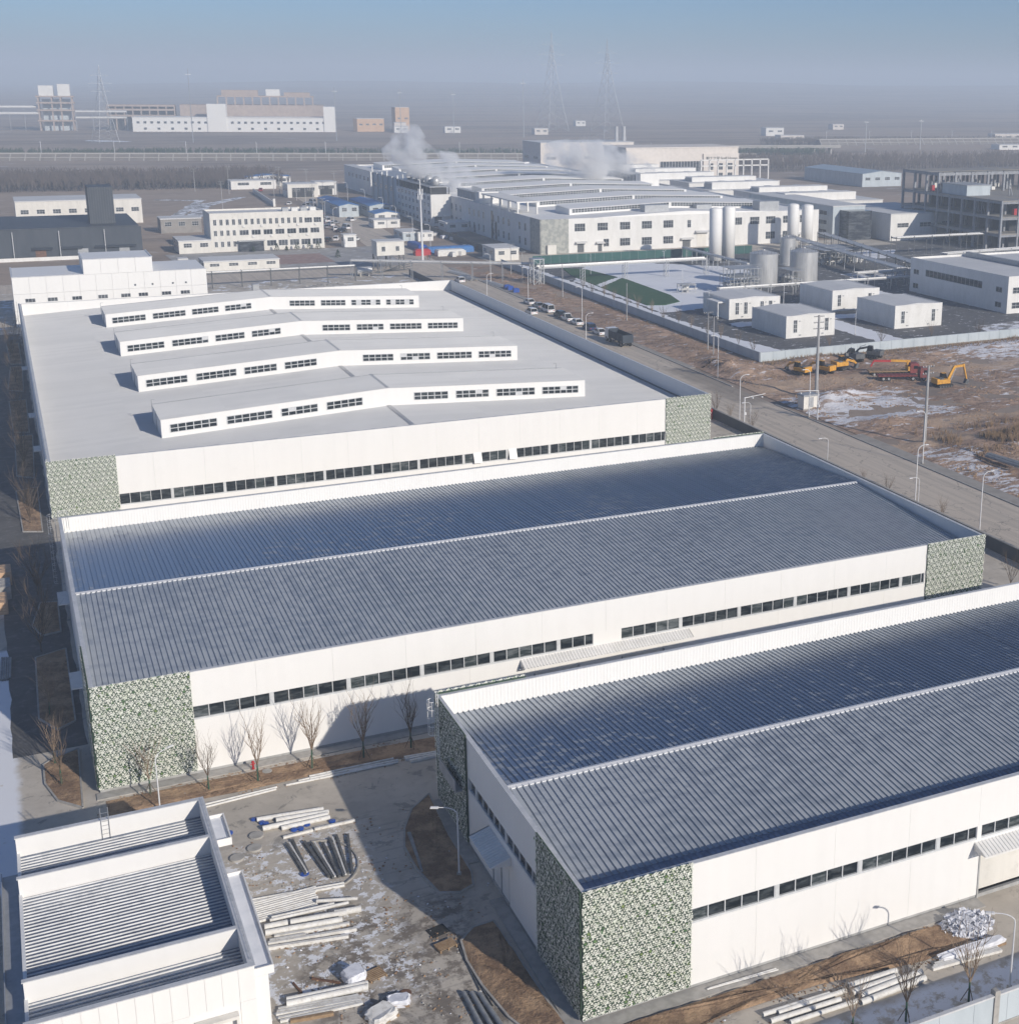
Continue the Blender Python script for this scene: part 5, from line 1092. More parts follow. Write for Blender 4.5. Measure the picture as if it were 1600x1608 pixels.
excavator('dark excavator at the right end of the row by the compound wall', gz(132, 160.6), math.pi * .6, (.2, 1.4, 1.4, 2.8, 1.8, .2), .2, M_DARKSTEEL)
M_DARKRED = mat('worn_red_paint', (.24, .045, .045), (.16, .05, .045), 1.5, rough=.7)
M_TAN = mat('worn_tan_deck', (.36, .24, .13), (.25, .17, .10), 1.5, rough=.8)
def flatbed(label, loc, rot, m, crane=False):
    t = thing('flatbed_truck', label, 'truck', loc, rot, 'flatbed trucks in the dirt field'); t.scale = (.86,) * 3; mb = MB(); mb.box(-6.5, 2.6, -1.25, 1.25, 1.05, 1.25)
    for k in range(9): mb.box(-6.4 + k, -6.3 + k, -1.28, 1.28, .95, 1.3)
    mb.build('bed', m, t); mb = MB(); mb.box(-6.3, 4.8, -.45, .45, .7, 1.05); mb.build('chassis', M_RUBBER, t)
    mb = MB(); mb.bev(3.2, 5.3, -1.2, 1.2, .7, 2.9, .2); c = mb.build('cab', M_DARKRED, t); mb = MB(); mb.box(5.28, 5.33, -1.0, 1.0, 1.7, 2.5); mb.build('windscreen', M_CARGLASS, c); mb = MB(); mb.box(4.0, 4.9, -1.22, -1.19, 1.7, 2.4); mb.build('side_window', M_CARGLASS, c)
    for x in (-5.2, -4.0, 1.6, 4.1):
        for s in (-1, 1): wheel(t, x, s * 1.02, .5, .3)
    if crane:
        mb = MB(); mb.box(2.7, 3.1, -1.2, 1.2, 1.2, 2.2); mb.tube((2.8, 0, 2.2), (2.8, 0, 3.4), .3, n=8); mb.build('crane_base', M_YELLOW, t)
        mb = MB(); mb.bar((3.4, 0, 3.3), (-1.2, 0, 3.5), .45, .5); mb.build('crane_boom', M_YELLOW, t); mb = MB(); mb.bar((-1.2, 0, 3.4), (-5.2, 0, 3.5), .4, .45); mb.bar((-5.2, 0, 3.5), (-5.9, 0, 2.2), .3, .3); mb.build('folding_jib', M_RED, t)
    return t
flatbed('red low flatbed truck beside the open-field excavator', gz(127.5, 143.2), -.35, M_DARKRED); flatbed('rusty flatbed truck with red and yellow folding crane in the dirt field', gz(129, 148.5), -.33, M_TAN, True)
# pipes stacked in the rough grass, and the grass itself
PL([(1455, 765, 1600, 812), (1450, 772, 1600, 822), (1465, 765, 1600, 805)], lambda x, y: (1050 + x / 2.909, 450 + y / 2.909), .25, M_PIPEIN, 'dark concrete pipe from the back lying in the dry grass', 'dark pipes in the dry grass', z=.9)
gr = MB(); rr = random.Random(4)
def tuft(x, y, h, n=5):
    z = fh(x, y) - .05
    for k in range(n):
        a = rr.uniform(0, 6.28); l = rr.uniform(.5, 1) * h; dx, dy = math.cos(a) * .35 * h * rr.random(), math.sin(a) * .35 * h * rr.random(); w_ = .05
        gr.add([(x - w_, y, z), (x + w_, y, z), (x + dx + rr.uniform(-.05, .05), y + dy, z + l)], [(0, 1, 2)])
for i in range(3000):
    x = rr.gauss(122, 13); y = rr.gauss(99, 4.5)
    if x > 104 and mn.noise((x * .15, y * .15, 4)) > -.15: tuft(x, y, rr.uniform(.7, 1.8))
for i in range(2600):
    x = rr.uniform(97, 109); y = rr.uniform(150, 320)
    if mn.noise((x * .2, y * .1, 8)) > .0: tuft(x, y, rr.uniform(.2, .7), 3)
for i in range(1800):
    x = rr.uniform(110, 220); y = 169 - abs(rr.gauss(0, 3)); tuft(x, y, rr.uniform(.3, .9), 4)
for i in range(1500):
    x = rr.uniform(97, 118); y = rr.uniform(60, 100)
    if mn.noise((x * .3, y * .3, 2)) > .1: tuft(x, y, rr.uniform(.2, .6), 3)
o = gr.build('dry_grass', M_DRYGRASS); o['kind'] = 'stuff'
cl = MB()
for i in range(5200):
    x = rr.uniform(97, 150); y = rr.choice((rr.uniform(60, 100), rr.uniform(112, 168)))
    if mn.noise((x * .12, y * .12, 6)) < .02: continue
    r_ = rr.uniform(.08, .32); z = fh(x, y); cl.add([(x + r_ * rr.uniform(.6, 1.2), y, z), (x, y + r_ * rr.uniform(.6, 1.2), z), (x - r_, y, z - .02), (x, y - r_, z - .02), (x + rr.uniform(-.05, .05), y, z + r_ * rr.uniform(.5, 1))], [(0, 1, 4), (1, 2, 4), (2, 3, 4), (3, 0, 4)])
o = cl.build('clods', M_SOIL); o['kind'] = 'stuff'

# ------------------------------------------------------------------ plant compound
def panel_wall(label, p, q, h, st, m):
    d = Vector((q[0] - p[0], q[1] - p[1], 0)); n = int(d.length / st); t = thing('compound_wall', label, 'wall', (p[0], p[1], 0), math.atan2(d.y, d.x), 'compound walls')
    pm = MB(); pm.box(.06, st - .06, -.08, .08, .1, h - .1); pmm = pm.mesh('panel'); pmm.materials.append(m); pp = MB(); pp.box(-.1, .1, -.13, .13, 0, h + .03); ppm = pp.mesh('post'); ppm.materials.append(m)
    for i in range(n): link('panel', pmm, None, t, (i * st, 0, 0)); link('post', ppm, None, t, (i * st, 0, 0))
    mb = MB(); mb.box(0, n * st, -.12, .12, h - .1, h); mb.build('cap', m, t); mb = MB(); mb.box(0, n * st, -.1, .1, 0, .1); mb.build('footing', M_CONC, t)
panel_wall('grey-blue wall side facing the road round the plant compound', (110.5, 170), (110.5, 330), 2.0, 3.0, M_WALLGREY)
panel_wall('grey-blue wall side facing the dirt field round the plant compound', (110.62, 169.9), (330, 173), 2.0, 3.0, M_WALLGREY)
for i, (x, y, w_, dp, h, wins, lab) in enumerate(((128.6, 216.3, 14.2, 13.5, 4.8, (1.7, 4.1, 8.6, 11), 'white hut with four slot windows and a side porch in the compound'), (128.7, 189.9, 12.9, 15.5, 4.8, (1.9, 10.2), 'nearest white hut with two slot windows at the compound wall corner'), (158.6, 217.2, 14.2, 15.5, 5.0, (1.6, 10.8), 'rear right white hut beside the steel tanks'), (158.6, 190.4, 13.6, 15.8, 5.2, (1.8, 10.6), 'front right white hut in the dark gravel'))):
    t = thing('plant_hut', lab, 'hut', (x, y, 0), 0, 'white plant huts')
    n = 8
    for k in range(n): mb = MB(); mb.box(0, w_, 0, dp, k * h / n + .012, (k + 1) * h / n - .012); mb.build('cladding_board', M_WHITE2, t)
    mb = MB(); mb.box(.03, w_ - .03, .03, dp - .03, .0, h); mb.build('core', M_CREAM, t)
    mb = MB(); mb.extr([(.6, h + .05), (w_ / 2, h + .5), (w_ - .3, h + .15), (w_ - .3, h), (.6, h)], .5, dp - .4, 'y'); mb.build('roof', M_FROSTROOF, t)
    mb = MB(); mb.box(0, w_, 0, .15, h, h + .28); mb.box(0, .15, .15, dp, h, h + .12); mb.box(w_ - .15, w_, .15, dp, h, h + .28); mb.build('parapet', M_WHITE2, t)
    mb = MB(); mb.box(.16, .5, .4, dp - .4, h, h + .06); mb.build('gutter', M_DARKSTEEL, t)
    for wx in wins: wingrid(t, wx, 0, 1.2, 1.0, 2.9, 2, 3)
    for wx in wins: mb = MB(); mb.box(wx + 1.4, wx + 1.8, -.12, 0, 3.7, 3.9); mb.build('wall_lamp', M_GREYM, t)
    for wx in (3.4, 9.4): mb = MB(); mb.box(wx, wx + .5, -.15, 0, .5, .75); mb.build('vent', M_GREYM, t)
    if i == 0: mb = MB(); mb.box(-2, 0, 2, 8, 3.9, 4.2); mb.bar((-1.9, 2.2, 0), (-1.9, 2.2, 3.9), .2, .2); mb.bar((-1.9, 7.8, 0), (-1.9, 7.8, 3.9), .2, .2); mb.build('porch', M_WHITE2, t)
def tank(label, x, y, r, h, cone, m, courses=6, group='steel storage tanks', name='storage_tank', ladder_=True):
    t = thing(name, label, 'tank', (x, y, 0), 0, group)
    for k in range(courses): mb = MB(); mb.lathe([(r - .02, h * k / courses), (r, h * k / courses + .03), (r, h * (k + 1) / courses - .03), (r - .02, h * (k + 1) / courses)], 40); mb.build('shell_course', m, t, smooth=False)
    mb = MB(); mb.lathe([(r + .05, h), (r + .05, h + .08), (.35, h + cone), (.3, h + cone + .2), (.02, h + cone + .22)], 40); mb.build('roof', m, t)
    if ladder_:
        mb = MB()
        for s in (-.3, .3): mb.tube((r * .72 + .1 + s * .6, -r * .72 - s * .6, 0), (r * .72 + .1 + s * .6, -r * .72 - s * .6, h + .8), .04, n=5)
        k = .4
        while k < h: mb.tube((r * .72 - .1, -r * .72 + .18, k), (r * .72 + .28, -r * .72 - .18, k), .03, n=4); k += .5
        mb.build('ladder', M_DARKSTEEL, t)
        mb = MB(); mb.lathe([(r + .06, h + .1), (r + .08, h + .12)], 40) if False else [mb.tube((math.cos(a) * r, math.sin(a) * r, h), (math.cos(a) * r, math.sin(a) * r, h + .9), .03, n=4) for a in [6.28 * q / 20 for q in range(20)]]
        mb.path([(math.cos(6.28 * q / 20) * r, math.sin(6.28 * q / 20) * r, h + .9) for q in range(21)], .03, 4); mb.build('railing', M_DARKSTEEL, t)
tank('left of the two big round steel tanks behind the huts', 164.9, 262.5, 4.0, 9.1, .9, M_DUCT); tank('right of the two big round steel tanks behind the huts', 178.7, 263.4, 4.05, 8.9, 1.0, M_DUCT); tank('smaller steel tank half hidden between the two big ones', 193.6, 297, 2.4, 8.5, .6, M_DUCT, 5)
for i, (x, y, r, h) in enumerate(((175.4, 311, 2.0, 17.2), (182.0, 314.5, 2.05, 17.2), (217.3, 333, 1.95, 15.4), (225.3, 336.6, 2.0, 14.6))):
    t = thing('silo', ('left slender white silo of the left pair', 'right slender white silo of the left pair', 'left slender white silo of the right pair', 'right slender white silo of the right pair')[i], 'silo', (x, y, 0), 0, 'slender white silos')
    mb = MB(); mb.lathe([(r, .8), (r, h - .7), (r * .93, h - .3), (r * .7, h - .05), (r * .3, h + .12), (.05, h + .15)], 28); mb.build('vessel', M_ROOFW, t, smooth=True)
    mb = MB()
    for a in (.8, 2.4, 3.9, 5.5): mb.bar((math.cos(a) * r * .9, math.sin(a) * r * .9, 0), (math.cos(a) * r * .9, math.sin(a) * r * .9, 1.2), .25, .25)
    mb.build('support', M_STEEL, t); mb = MB(); mb.tube((r + .1, -.3, 0), (r + .1, -.3, h), .05, n=5); mb.tube((r + .1, .3, 0), (r + .1, .3, h), .05, n=5); mb.build('ladder', M_STEEL, t)
# pipe racks: posts, beams and pipes
def rack(label, pts, z, w_=1.6, st=6, npipe=4, m=None, lattice=False, group='pipe racks', pr=.14, deck=True):
    p, q = Vector((*pts[0], 0)), Vector((*pts[1], 0)); d = q - p; L_ = d.length; t = thing('pipe_rack', label, 'pipe rack', p, math.atan2(d.y, d.x), group); n = max(1, round(L_ / st)); m = m or M_STEEL
    for i in range(n + 1):
        x = L_ * i / n; mb = MB()
        if lattice:
            for s in (-1, 1):
                mb.bar((x, s * w_/2, 0), (x, s * w_/2, z + .4), .14, .14); mb.bar((x + .7, s * w_/2, 0), (x + .7, s * w_/2, z + .4), .14, .14); k = 0
                while k < z - .8: mb.bar((x, s * w_/2, k), (x + .7, s * w_/2, k + .9), .06, .06); k += .9
        else:
            for s in (-1, 1): mb.bar((x, s * w_/2, 0), (x, s * w_/2, z + .5), .16, .16)
        mb.box(x - .08, x + .08, -w_/2, w_/2, z - .2, z); mb.build('post_frame', m, t)
    if deck: mb = MB(); [mb.bar((0, s * w_/2, z - .1), (L_, s * w_/2, z - .1), .12, .2) for s in (-1, 1)]; mb.build('beam', m, t)
    for k in range(npipe):
        mb = MB(); r = pr * (1 + .5 * (k % 2)); yy = -w_/2 + .25 + (w_ - .5) * k / max(1, npipe - 1); mb.tube((0, yy, z + r), (L_, yy, z + r), r, n=8); mb.build('pipe', (M_PIPE, M_DUCT, M_WHITE)[k % 3], t)
    return t
rack('lattice-legged rack carrying a white pipe past the lawn', ((107, 288.5), (160, 288.5)), 4.6, 1.8, 13.5, 2, M_STEEL, True, pr=.22)
rack('long pipe rack crossing the street between lattice tower and small house', ((62, 318), (107, 292)), 5.2, 1.6, 9, 4, M_STEEL)
rack('dark pipe rack on tall posts along the cross street before the low shed', ((8, 314), (62, 314)), 4.2, 1.2, 7.7, 3, M_DARKSTEEL)
rack('low pipe rack running behind the huts', ((140, 243), (202, 243)), 3.2, 1.4, 8, 3, M_STEEL)
rack('pipe rack joining the big tanks and the silos', ((168, 276), (168, 318)), 4.2, 1.6, 7, 4, M_STEEL)
rack('wide pipe rack left of the right office block', ((202, 248), (214, 330)), 4.8, 3.4, 7, 7, M_STEEL)
rack('second wide pipe rack close behind the first one', ((208, 248), (226, 328)), 5.6, 3.2, 7, 7, M_DARKSTEEL)
rack('pipe rack ending at the back of the right office block', ((186, 248), (236, 252)), 4.2, 2.2, 6, 5, M_STEEL)
rack('long pipe rack in front of the bare steel frame', ((232, 268), (320, 276)), 5.2, 3, 7, 7, M_STEEL)
rack('upper pipe bridge beside the bare steel frame', ((236, 300), (272, 300)), 6.5, 3, 7, 5, M_DARKSTEEL)
# small process skid with platforms
def skid(label, x, y, w_, dp, lv, seed):
    rr2 = random.Random(seed); t = thing('process_skid', label, 'process skid', (x, y, 0), 0, 'process skids'); mb = MB(); nx = max(1, round(w_ / 2.2)); ny = max(1, round(dp / 2.2)); H_ = lv * 2.3
    for i in range(nx + 1):
        for j in range(ny + 1): mb.bar((w_ * i / nx, dp * j / ny, 0), (w_ * i / nx, dp * j / ny, H_ - rr2.choice((0, 0, 1.2, 2.3))), .13, .13)
    mb.build('columns', M_STEEL, t)['kind'] = 'stuff'
    for k in range(1, lv + 1):
        mb = MB(); z = k * 2.3; x1 = w_ * rr2.choice((1, 1, .66)); mb.box(0, x1, 0, dp, z - .1, z); mb.bar((0, 0, z + 1), (x1, 0, z + 1), .05, .05); mb.bar((0, dp, z + 1), (x1, dp, z + 1), .05, .05); mb.build('platform', M_GREYM, t)
    for k in range(int(w_ * dp / 3)):
        mb = MB(); px, py = rr2.uniform(.5, w_ - .5), rr2.uniform(.5, dp - .5); r = rr2.uniform(.2, .6); h = rr2.uniform(1.2, 3); mb.lathe([(r * .3, 0), (r, .3), (r, h - .3), (r * .3, h)], 12, px, py); mb.build('vessel', rr2.choice((M_DUCT, M_WHITE, M_STEEL)), t)
    for k in range(int(w_)):
        mb = MB(); z = rr2.uniform(.6, H_); py = rr2.uniform(0, dp); mb.tube((-.8, py, z), (w_ + .8, py, z), rr2.uniform(.06, .14), n=6); mb.build('pipe', rr2.choice((M_PIPE, M_DUCT)), t)
skid('tangled pipework skid left of the big steel tanks', 148.5, 250, 8.5, 8, 3, 1); skid('low valve skid on the snow near the lawn tip', 137, 258, 4, 3, 1, 2); skid('pump skid between the two big steel tanks', 170.5, 256, 4, 8, 2, 3); skid('dense vessel group behind the hut rows at the rack', 214, 256, 16, 10, 2, 4); skid('vessel group beside the right silo pair', 204, 292, 16, 14, 2, 5)
mb = MB(); mb.bev(-.6, .6, -.5, .5, 0, 1.4, .1); o = mb.build('red_cabinet', M_RED, loc=(147, 246.5, 0)); tag(o, 'small red cabinet beside the tangled pipework skid', 'cabinet')
# office block at the right edge
t = thing('plant_office', 'two-storey white office block at the right edge with ribbon window on its side', 'building', (197.5, 197, 0)); OL, OW, OH = 46, 41, 8.8
mb = MB(); mb.box(0, OL, 0, OW, 0, OH); mb.build('wall', M_WHITE2, t); mb = MB(); mb.box(.3, OL - .3, .3, OW - .3, OH, OH + .06); mb.build('roof', M_FROSTROOF, t)
for (a, b, c, d) in ((0, OL, 0, .25), (0, OL, OW - .25, OW), (0, .25, .25, OW - .25), (OL - .25, OL, .25, OW - .25)): mb = MB(); mb.box(a, b, c, d, OH, OH + .6); mb.build('parapet', M_WHITE2, t)
wingrid(t, 10, 0, 5.0, 24, 1.9, 14, 1, 'y')
for yy in (2.2, 37): wingrid(t, yy, 0, 1.2, 2.4, 1.4, 2, 1, 'y'); wingrid(t, yy, 0, 5.0, 2.4, 1.4, 2, 1, 'y')
for k in range(7): wingrid(t, 1.5 + k * 6, 0, 5.0, 2.6, 1.6, 2, 2); wingrid(t, 1.5 + k * 6, 0, 1.2, 2.6, 1.6, 2, 2)
mb = MB(); mb.box(18, 19, 12, 40, OH + .1, OH + 1.4); mb.build('roof_upstand', M_GREYM, t)
# bare steel frame under construction
t = thing('steel_frame_building', 'unfinished open steel frame of several floors at the right edge', 'building', (281, 301, 0))
xs = [i * 7.5 for i in range(9)]; ys = [i * 7.15 for i in range(9)]; M_FRAMES = mat('frame_paint', (.30, .31, .33), (.21, .22, .24), .8, rough=.6)
M_SLAB = mat('slab_deck', (.30, .275, .235), (.24, .24, .245), .12, rough=.9)
LV = [5.9, 11.7, 17.2]; SB_Y = 35
for j, y in enumerate(ys):
    top = 24.4 if y >= SB_Y else 17.2
    for i, x in enumerate(xs):
        if 0 < j < len(ys) - 1 and i > 5 and top < 20: continue
        mb = MB(); mb.bar((x, y, 0), (x, y, top), .75, .75); mb.build('column', M_FRAMES, t)
for z in LV: mb = MB(); mb.box(-.3, xs[-1] + .3, -.3, ys[-1] + .3, z - .45, z); mb.build('floor_slab', M_SLAB, t)
mb = MB(); mb.box(-.3, xs[-1] + .3, 42, ys[-1] + .3, 24.2, 24.4); mb.build('floor_slab', M_SLAB, t)
for z in LV + [24.4]:
    for y in ys:
        if z > 18 and y < SB_Y: continue
        mb = MB(); mb.bar((0, y, z - .7), (xs[-1], y, z - .7), .45, .9); mb.build('beam', M_FRAMES, t)
    mb = MB(); mb.bar((0, 0 if z < 18 else SB_Y + .7, z - .6), (0, ys[-1], z - .6), .5, 1.0); mb.build('edge_beam', M_FRAMES, t)
for z in [0] + LV[:2]: mb = MB(); mb.box(9, xs[-1] - 2, 6, ys[-1] - 4, z + .02, z + 4.9); mb.build('interior_shade_box', M_INT, t)  # dark boxes added on each floor to imitate the shaded interior
for k in range(30):
    mb = MB(); zz = rnd.choice([0] + LV); x = rnd.uniform(1, 25); y = rnd.uniform(2, 52); mb.bar((x, y, zz), (x, y, zz + 5), .3, .3); mb.bar((x + 1.6, y, zz), (x + 1.6, y + 2, zz + 5), .25, .25); mb.build('brace', M_FRAMES, t)
mb = MB(); mb.box(.5, 11, 20, 34, 17.25, 20.8); mb.build('plant_room', M_WALLGREY, t); mb = MB(); mb.box(.2, 11.3, 19.7, 34.3, 20.8, 21.05); mb.build('plant_room_roof', M_GREYM, t)
for (x, y, z) in ((9, 4, 11.7), (2, 42, 17.2), (20, 6, 5.9)): mb = MB(); mb.bev(x, x + 1.2, y, y + 1.2, z, z + 2.2, .05); mb.build('red_crate', M_RED, t)
for k in range(8): mb = MB(); x = rnd.uniform(6, 40); y = rnd.uniform(37, 54); mb.box(x, x + rnd.uniform(1, 4), y, y + 2, 17.2, 17.2 + rnd.uniform(1, 3)); mb.build('equipment', M_WHITE2, t)
# green screen fence before the big factory
t = thing('screen_fence', 'dark green mesh screen fence along the front of the big factory', 'fence', (120, 327, 0), 0)
for k in range(26):
    mb = MB(); mb.box(k * 3 + .04, k * 3 + 2.96, 0, .05, .1, 2.7); mb.build('screen_panel', M_GREENNET, t); mb = MB(); mb.bar((k * 3, .1, 0), (k * 3, .1, 2.9), .08, .08); mb.build('post', M_STEEL, t)
sheet('factory_forecourt', [(110, 331), (260, 331), (260, 352), (110, 352)], .01, M_YARD)
for i, (x, y) in enumerate(((139, 262), (150, 226.5), (152, 300), (196, 190), (128, 300), (128.2, 226), (146, 188))): put(LAMPT, ('twin lamp by the lawn tip', 'twin lamp between rear huts', 'twin lamp on the wide snow area', 'twin lamp near the office block corner', 'twin lamp at the lawn head', 'twin lamp beside the porch hut', 'twin lamp between the front huts')[i], (x, y, 0), .3 * i, .8, 'compound lamps')
# ------------------------------------------------------------------ the big factory with saw rows of rooflights
E_ = thing('factory', 'big white factory with many rooflight rows in the middle distance, steam over its roof', 'factory', (131.5, 350, 0))
EL, EW, EH = 107, 295, 11.3
mb = MB(); mb.prism([(0, 0), (EL, 0), (EL, EW), (10.5, EW), (10.5, 148), (0, 148)], 0, EH - .7); mb.build('wall', M_WHITE2, E_)
for (a, b, c, d) in ((0, EL, 0, .3), (0, .3, .3, 148), (10.5, 10.8, 148, EW - .3), (EL - .3, EL, .3, EW - .3), (10.5, EL, EW - .3, EW)): mb = MB(); mb.box(a, b, c, d, EH - .7, EH); mb.build('parapet', M_WHITE2, E_)
mb = MB(); mb.box(-.1, 9.8, -.25, 0, 0, EH); mb.box(-.25, 0, -.25, 9, 0, EH); mb.build('corner_cladding', mat('patterned_cladding', (.42, .42, .38), (.30, .31, .29), .9, rough=.8, lo=.45, hi=.55), E_)
mb = MB(); mb.extr([(.3, EH - .7), (EL / 2, EH + 1.2), (EL - .3, EH - .7)], .3, 147.7, 'y'); mb.extr([(10.8, EH - .69), (EL / 2, EH + 1.19), (EL - .31, EH - .69)], 147.7, EW - .3, 'y'); er = mb.build('roof', M_ROOFW, E_)
def ez(x): return EH - .6 + 1.8 * (1 - abs(x - EL / 2) / (EL / 2))
for k in range(9):
    yy = 13 + k * 30.6; x0, x1 = 15.5, 91; hh = 1.9; dp = 13 if k < 8 else 18; tt = lambda x: ez(x) + hh
    mb = MB(); xm = EL / 2; pr = [(x0, ez(x0) - .6), (x1, ez(x1) - .6), (x1, tt(x1)), (xm, tt(xm)), (x0, tt(x0))]; mb.extr(pr, yy, yy + dp, 'y'); mo = mb.build('rooflight_row', M_WHITE, er)
    mb = MB(); q0, q1, up_ = yy - .3, yy + dp + .1, .35; pr2 = [(x0 - .2, tt(x0)), (xm, tt(xm) + .02), (x1 + .2, tt(x1)), (x1 + .2, tt(x1) + .12), (xm, tt(xm) + .14), (x0 - .2, tt(x0) + .12)]
    mb.add([(px_, q0, pz_) for px_, pz_ in pr2] + [(px_, q1, pz_ + up_) for px_, pz_ in pr2], [(5, 4, 3, 2, 1, 0), (6, 7, 8, 9, 10, 11)] + [(i, (i + 1) % 6, 6 + (i + 1) % 6, 6 + i) for i in range(6)]); mb.build('row_roof', M_ROOFW, er)
    for half in (0, 1):
        a, b = (x0 + 1, xm - .5) if half == 0 else (xm + .5, x1 - 1)
        fr = MB(); za, zb = ez(a) + .55, ez(b) + .55; hw = 1.25; y_ = yy - .06
        fr.add([(a, y_, za), (b, y_, zb), (b, y_, zb + hw), (a, y_, za + hw)], [(0, 1, 2, 3)]); f = fr.build('window_band', M_GLASS2, er)
        ml_ = MB(); n = int((b - a) / 1.1)
        for i in range(n + 1): x = a + (b - a) * i / n; z = za + (zb - za) * i / n; ml_.box(x - .09, x + .09, y_ - .05, y_ - .01, z, z + hw)
        for q in (0, .5, 1): ml_.bar((a, y_ - .03, za + hw * q), (b, y_ - .03, zb + hw * q), .04, .1)
        ml_.build('mullions', M_FRAME, f)['kind'] = 'stuff'
# front windows, doors and canopies
for k, x in enumerate((12, 20.2, 28.4, 36.5, 44.6, 63.5, 71.5, 78.5, 85, 92, 99)):
    wingrid(E_, x, 0, 7.0, 3.8, 2.6, 4, 2)
    if k in (2, 3, 4, 8, 9): wingrid(E_, x, 0, 1.6, 3.8, 2.6, 4, 2)
wingrid(E_, 53.8, 0, 6.8, 1.4, 2.6, 2, 2); wingrid(E_, 22.4, 0, 1.6, 2, 2.6, 2, 2)
for x, w_, h in ((13, 2.3, 2.9), (20.4, 1.4, 2.6), (52, 3, 2.6), (97, 2, 2.6)):
    mb = MB(); mb.box(x, x + w_, -.08, 0, .1, h); mb.build('door', M_DARKSTEEL, E_); canopy(E_, x - .8, x + w_ + .8, -.02, h + .8, 1.4)
mb = MB(); mb.box(57.5, 61.2, -.1, 0, .1, 4.6); mb.build('roller_door', M_CREAM, E_); canopy(E_, 56.8, 62, -.02, 5.6, 1.6); canopy(E_, 62.5, 65, -.02, 3.4, 1.2)
mb = MB(); mb.box(2, 5, -1.2, -.27, 0, 3.0); mb.build('porch_box', M_CREAM, E_)
for k in range(17):
    yy = 8 + k * 5.4
    for z in (6.3, 1.5):
        if (k + int(z)) % 5 == 4: continue
        wingrid(E_, yy, 0, z, 1.6, 2.5, 2, 2, 'y')
for yy, h in ((43, 6.5), (47, 10), (67, 3)): mb = MB(); mb.box(-.1, 0, yy, yy + 1.8, .2, h); mb.build('tall_window', M_GLASS2, E_)
# roof plant
for (x, y, w_, dp, h) in ((40, 5, 9, 4, 1.8), (84, 3, 8, 5, 2), (62, 9, 6, 3, 1)): mb = MB(); mb.box(x, x + w_, y, y + dp, EH - .6, EH + 1.2 + h); mb.build('roof_unit', M_GREYM, E_)
mb = MB()
for i in range(5):
    yy = 24 + i * 9
    for x in (1, 8): mb.bar((x, yy, EH - .6), (x, yy, EH + 3.6), .5, .5)
mb.box(.5, 8.5, 23.5, 61, EH + 3.4, EH + 3.8); mb.build('roof_canopy', M_WHITE2, E_)
for k in range(8): mb = MB(); mb.lathe([(1.1, EH), (1.1, EH + 2.6), (1.35, EH + 2.9), (1.35, EH + 3.2), (1.0, EH + 3.2)], 14, 3.2, 72 + k * 3.2); mb.build('cooling_fan', M_GREYM, E_)
mb = MB(); mb.box(1.4, 9, 66, 71, EH - .5, EH + 3.8); mb.build('cooler_house', M_WHITE2, E_)
for k in range(9): mb = MB(); mb.box(93, 101, 128 + k * 3.4, 130.6 + k * 3.4, EH - .5, EH + 4.2); mb.build('cooling_cell', M_GREYM, E_)
mb = MB(); mb.box(93, 102, 122, 127, EH - .5, EH + 5); mb.build('cooler_house', M_WHITE2, E_)
# tower block on the street side, with silver vessels on top
T_ = thing('process_block', 'four-storey white process block topped with silver vessels on the factory street side', 'building', (123.4, 446, 0))
mb = MB(); mb.box(0, 8, 0, 50, 0, 12); mb.build('wall', M_WHITE2, T_); mb = MB(); mb.box(.3, 7.8, 2, 48, 14.6, 14.9); mb.build('deck', M_GREYM, T_)
for i in range(11):
    for x in (.4, 7.6): mb = MB(); mb.bar((x, 1 + i * 4.8, 12), (x, 1 + i * 4.8, 14.6), .35, .35); mb.build('column', M_DARKSTEEL, T_)
mb = MB(); mb.box(1, 7, 2, 48, 12, 14.5); mb.build('machine_storey', M_INT, T_)
for k in range(9):
    for z in (1.2, 4.2, 7.2, 9.8): wingrid(T_, 2 + k * 5.3, 0, z, 2.2, 1.5, 2, 2, 'y')
wingrid(T_, 1.2, 0, 1.0, 3, 2.6, 4, 3); canopy(T_, 4.6, 7.4, -.02, 4.2, 1.2)
for k in range(9): mb = MB(); r = 1.5; y0 = 6 + k * 4.6; prof = [(.1, 14.9), (r * .6, 15.0), (r, 15.8), (r, 17.2), (r * .7, 18.0), (.1, 18.3)]; mb.lathe(prof, 16, 4 + (k % 2) * 1.5, y0); mb.build('silver_vessel', M_DUCT, T_, smooth=True)
for k in range(5): mb = MB(); mb.tube((2, 8 + k * 8, 16), (7, 8 + k * 8, 16), .35, n=10); mb.build('pipe', M_DUCT, T_)
F_ = thing('factory_annex', 'tall shaded white annex at the far left end of the factory', 'building', (136.4, 590, 0)); mb = MB(); mb.box(0, 5.4, 0, 54, 0, 11.3); mb.build('wall', M_WHITE2, F_); mb = MB(); mb.box(-.2, 5.2, -.2, 54.2, 11.3, 11.6); mb.build('roof', M_FROSTROOF, F_)
for k in range(6): wingrid(F_, 3 + k * 7.8, 0, 6.5, 3, 2, 3, 2, 'y')
H_ = thing('process_hall', 'shaded grey process hall between process block and factory annex', 'building', (128.5, 500, 0)); mb = MB(); mb.box(0, 12, 0, 56, 0, 13.5); mb.build('wall', M_WALLGREY, H_)
mb = MB(); mb.box(-.2, 12.2, -.2, 56.2, 13.5, 13.8); mb.build('roof', M_GREYM, H_)
for k in range(7): mb = MB(); mb.bar((-.4, 2 + k * 8.5, 0), (-.4, 2 + k * 8.5, 16 - (k % 3)), .5, .5); mb.build('flue', M_DUCT, H_)
for k in range(6): wingrid(H_, 3 + k * 9, 0, 7.5, 3, 2, 3, 2, 'y')
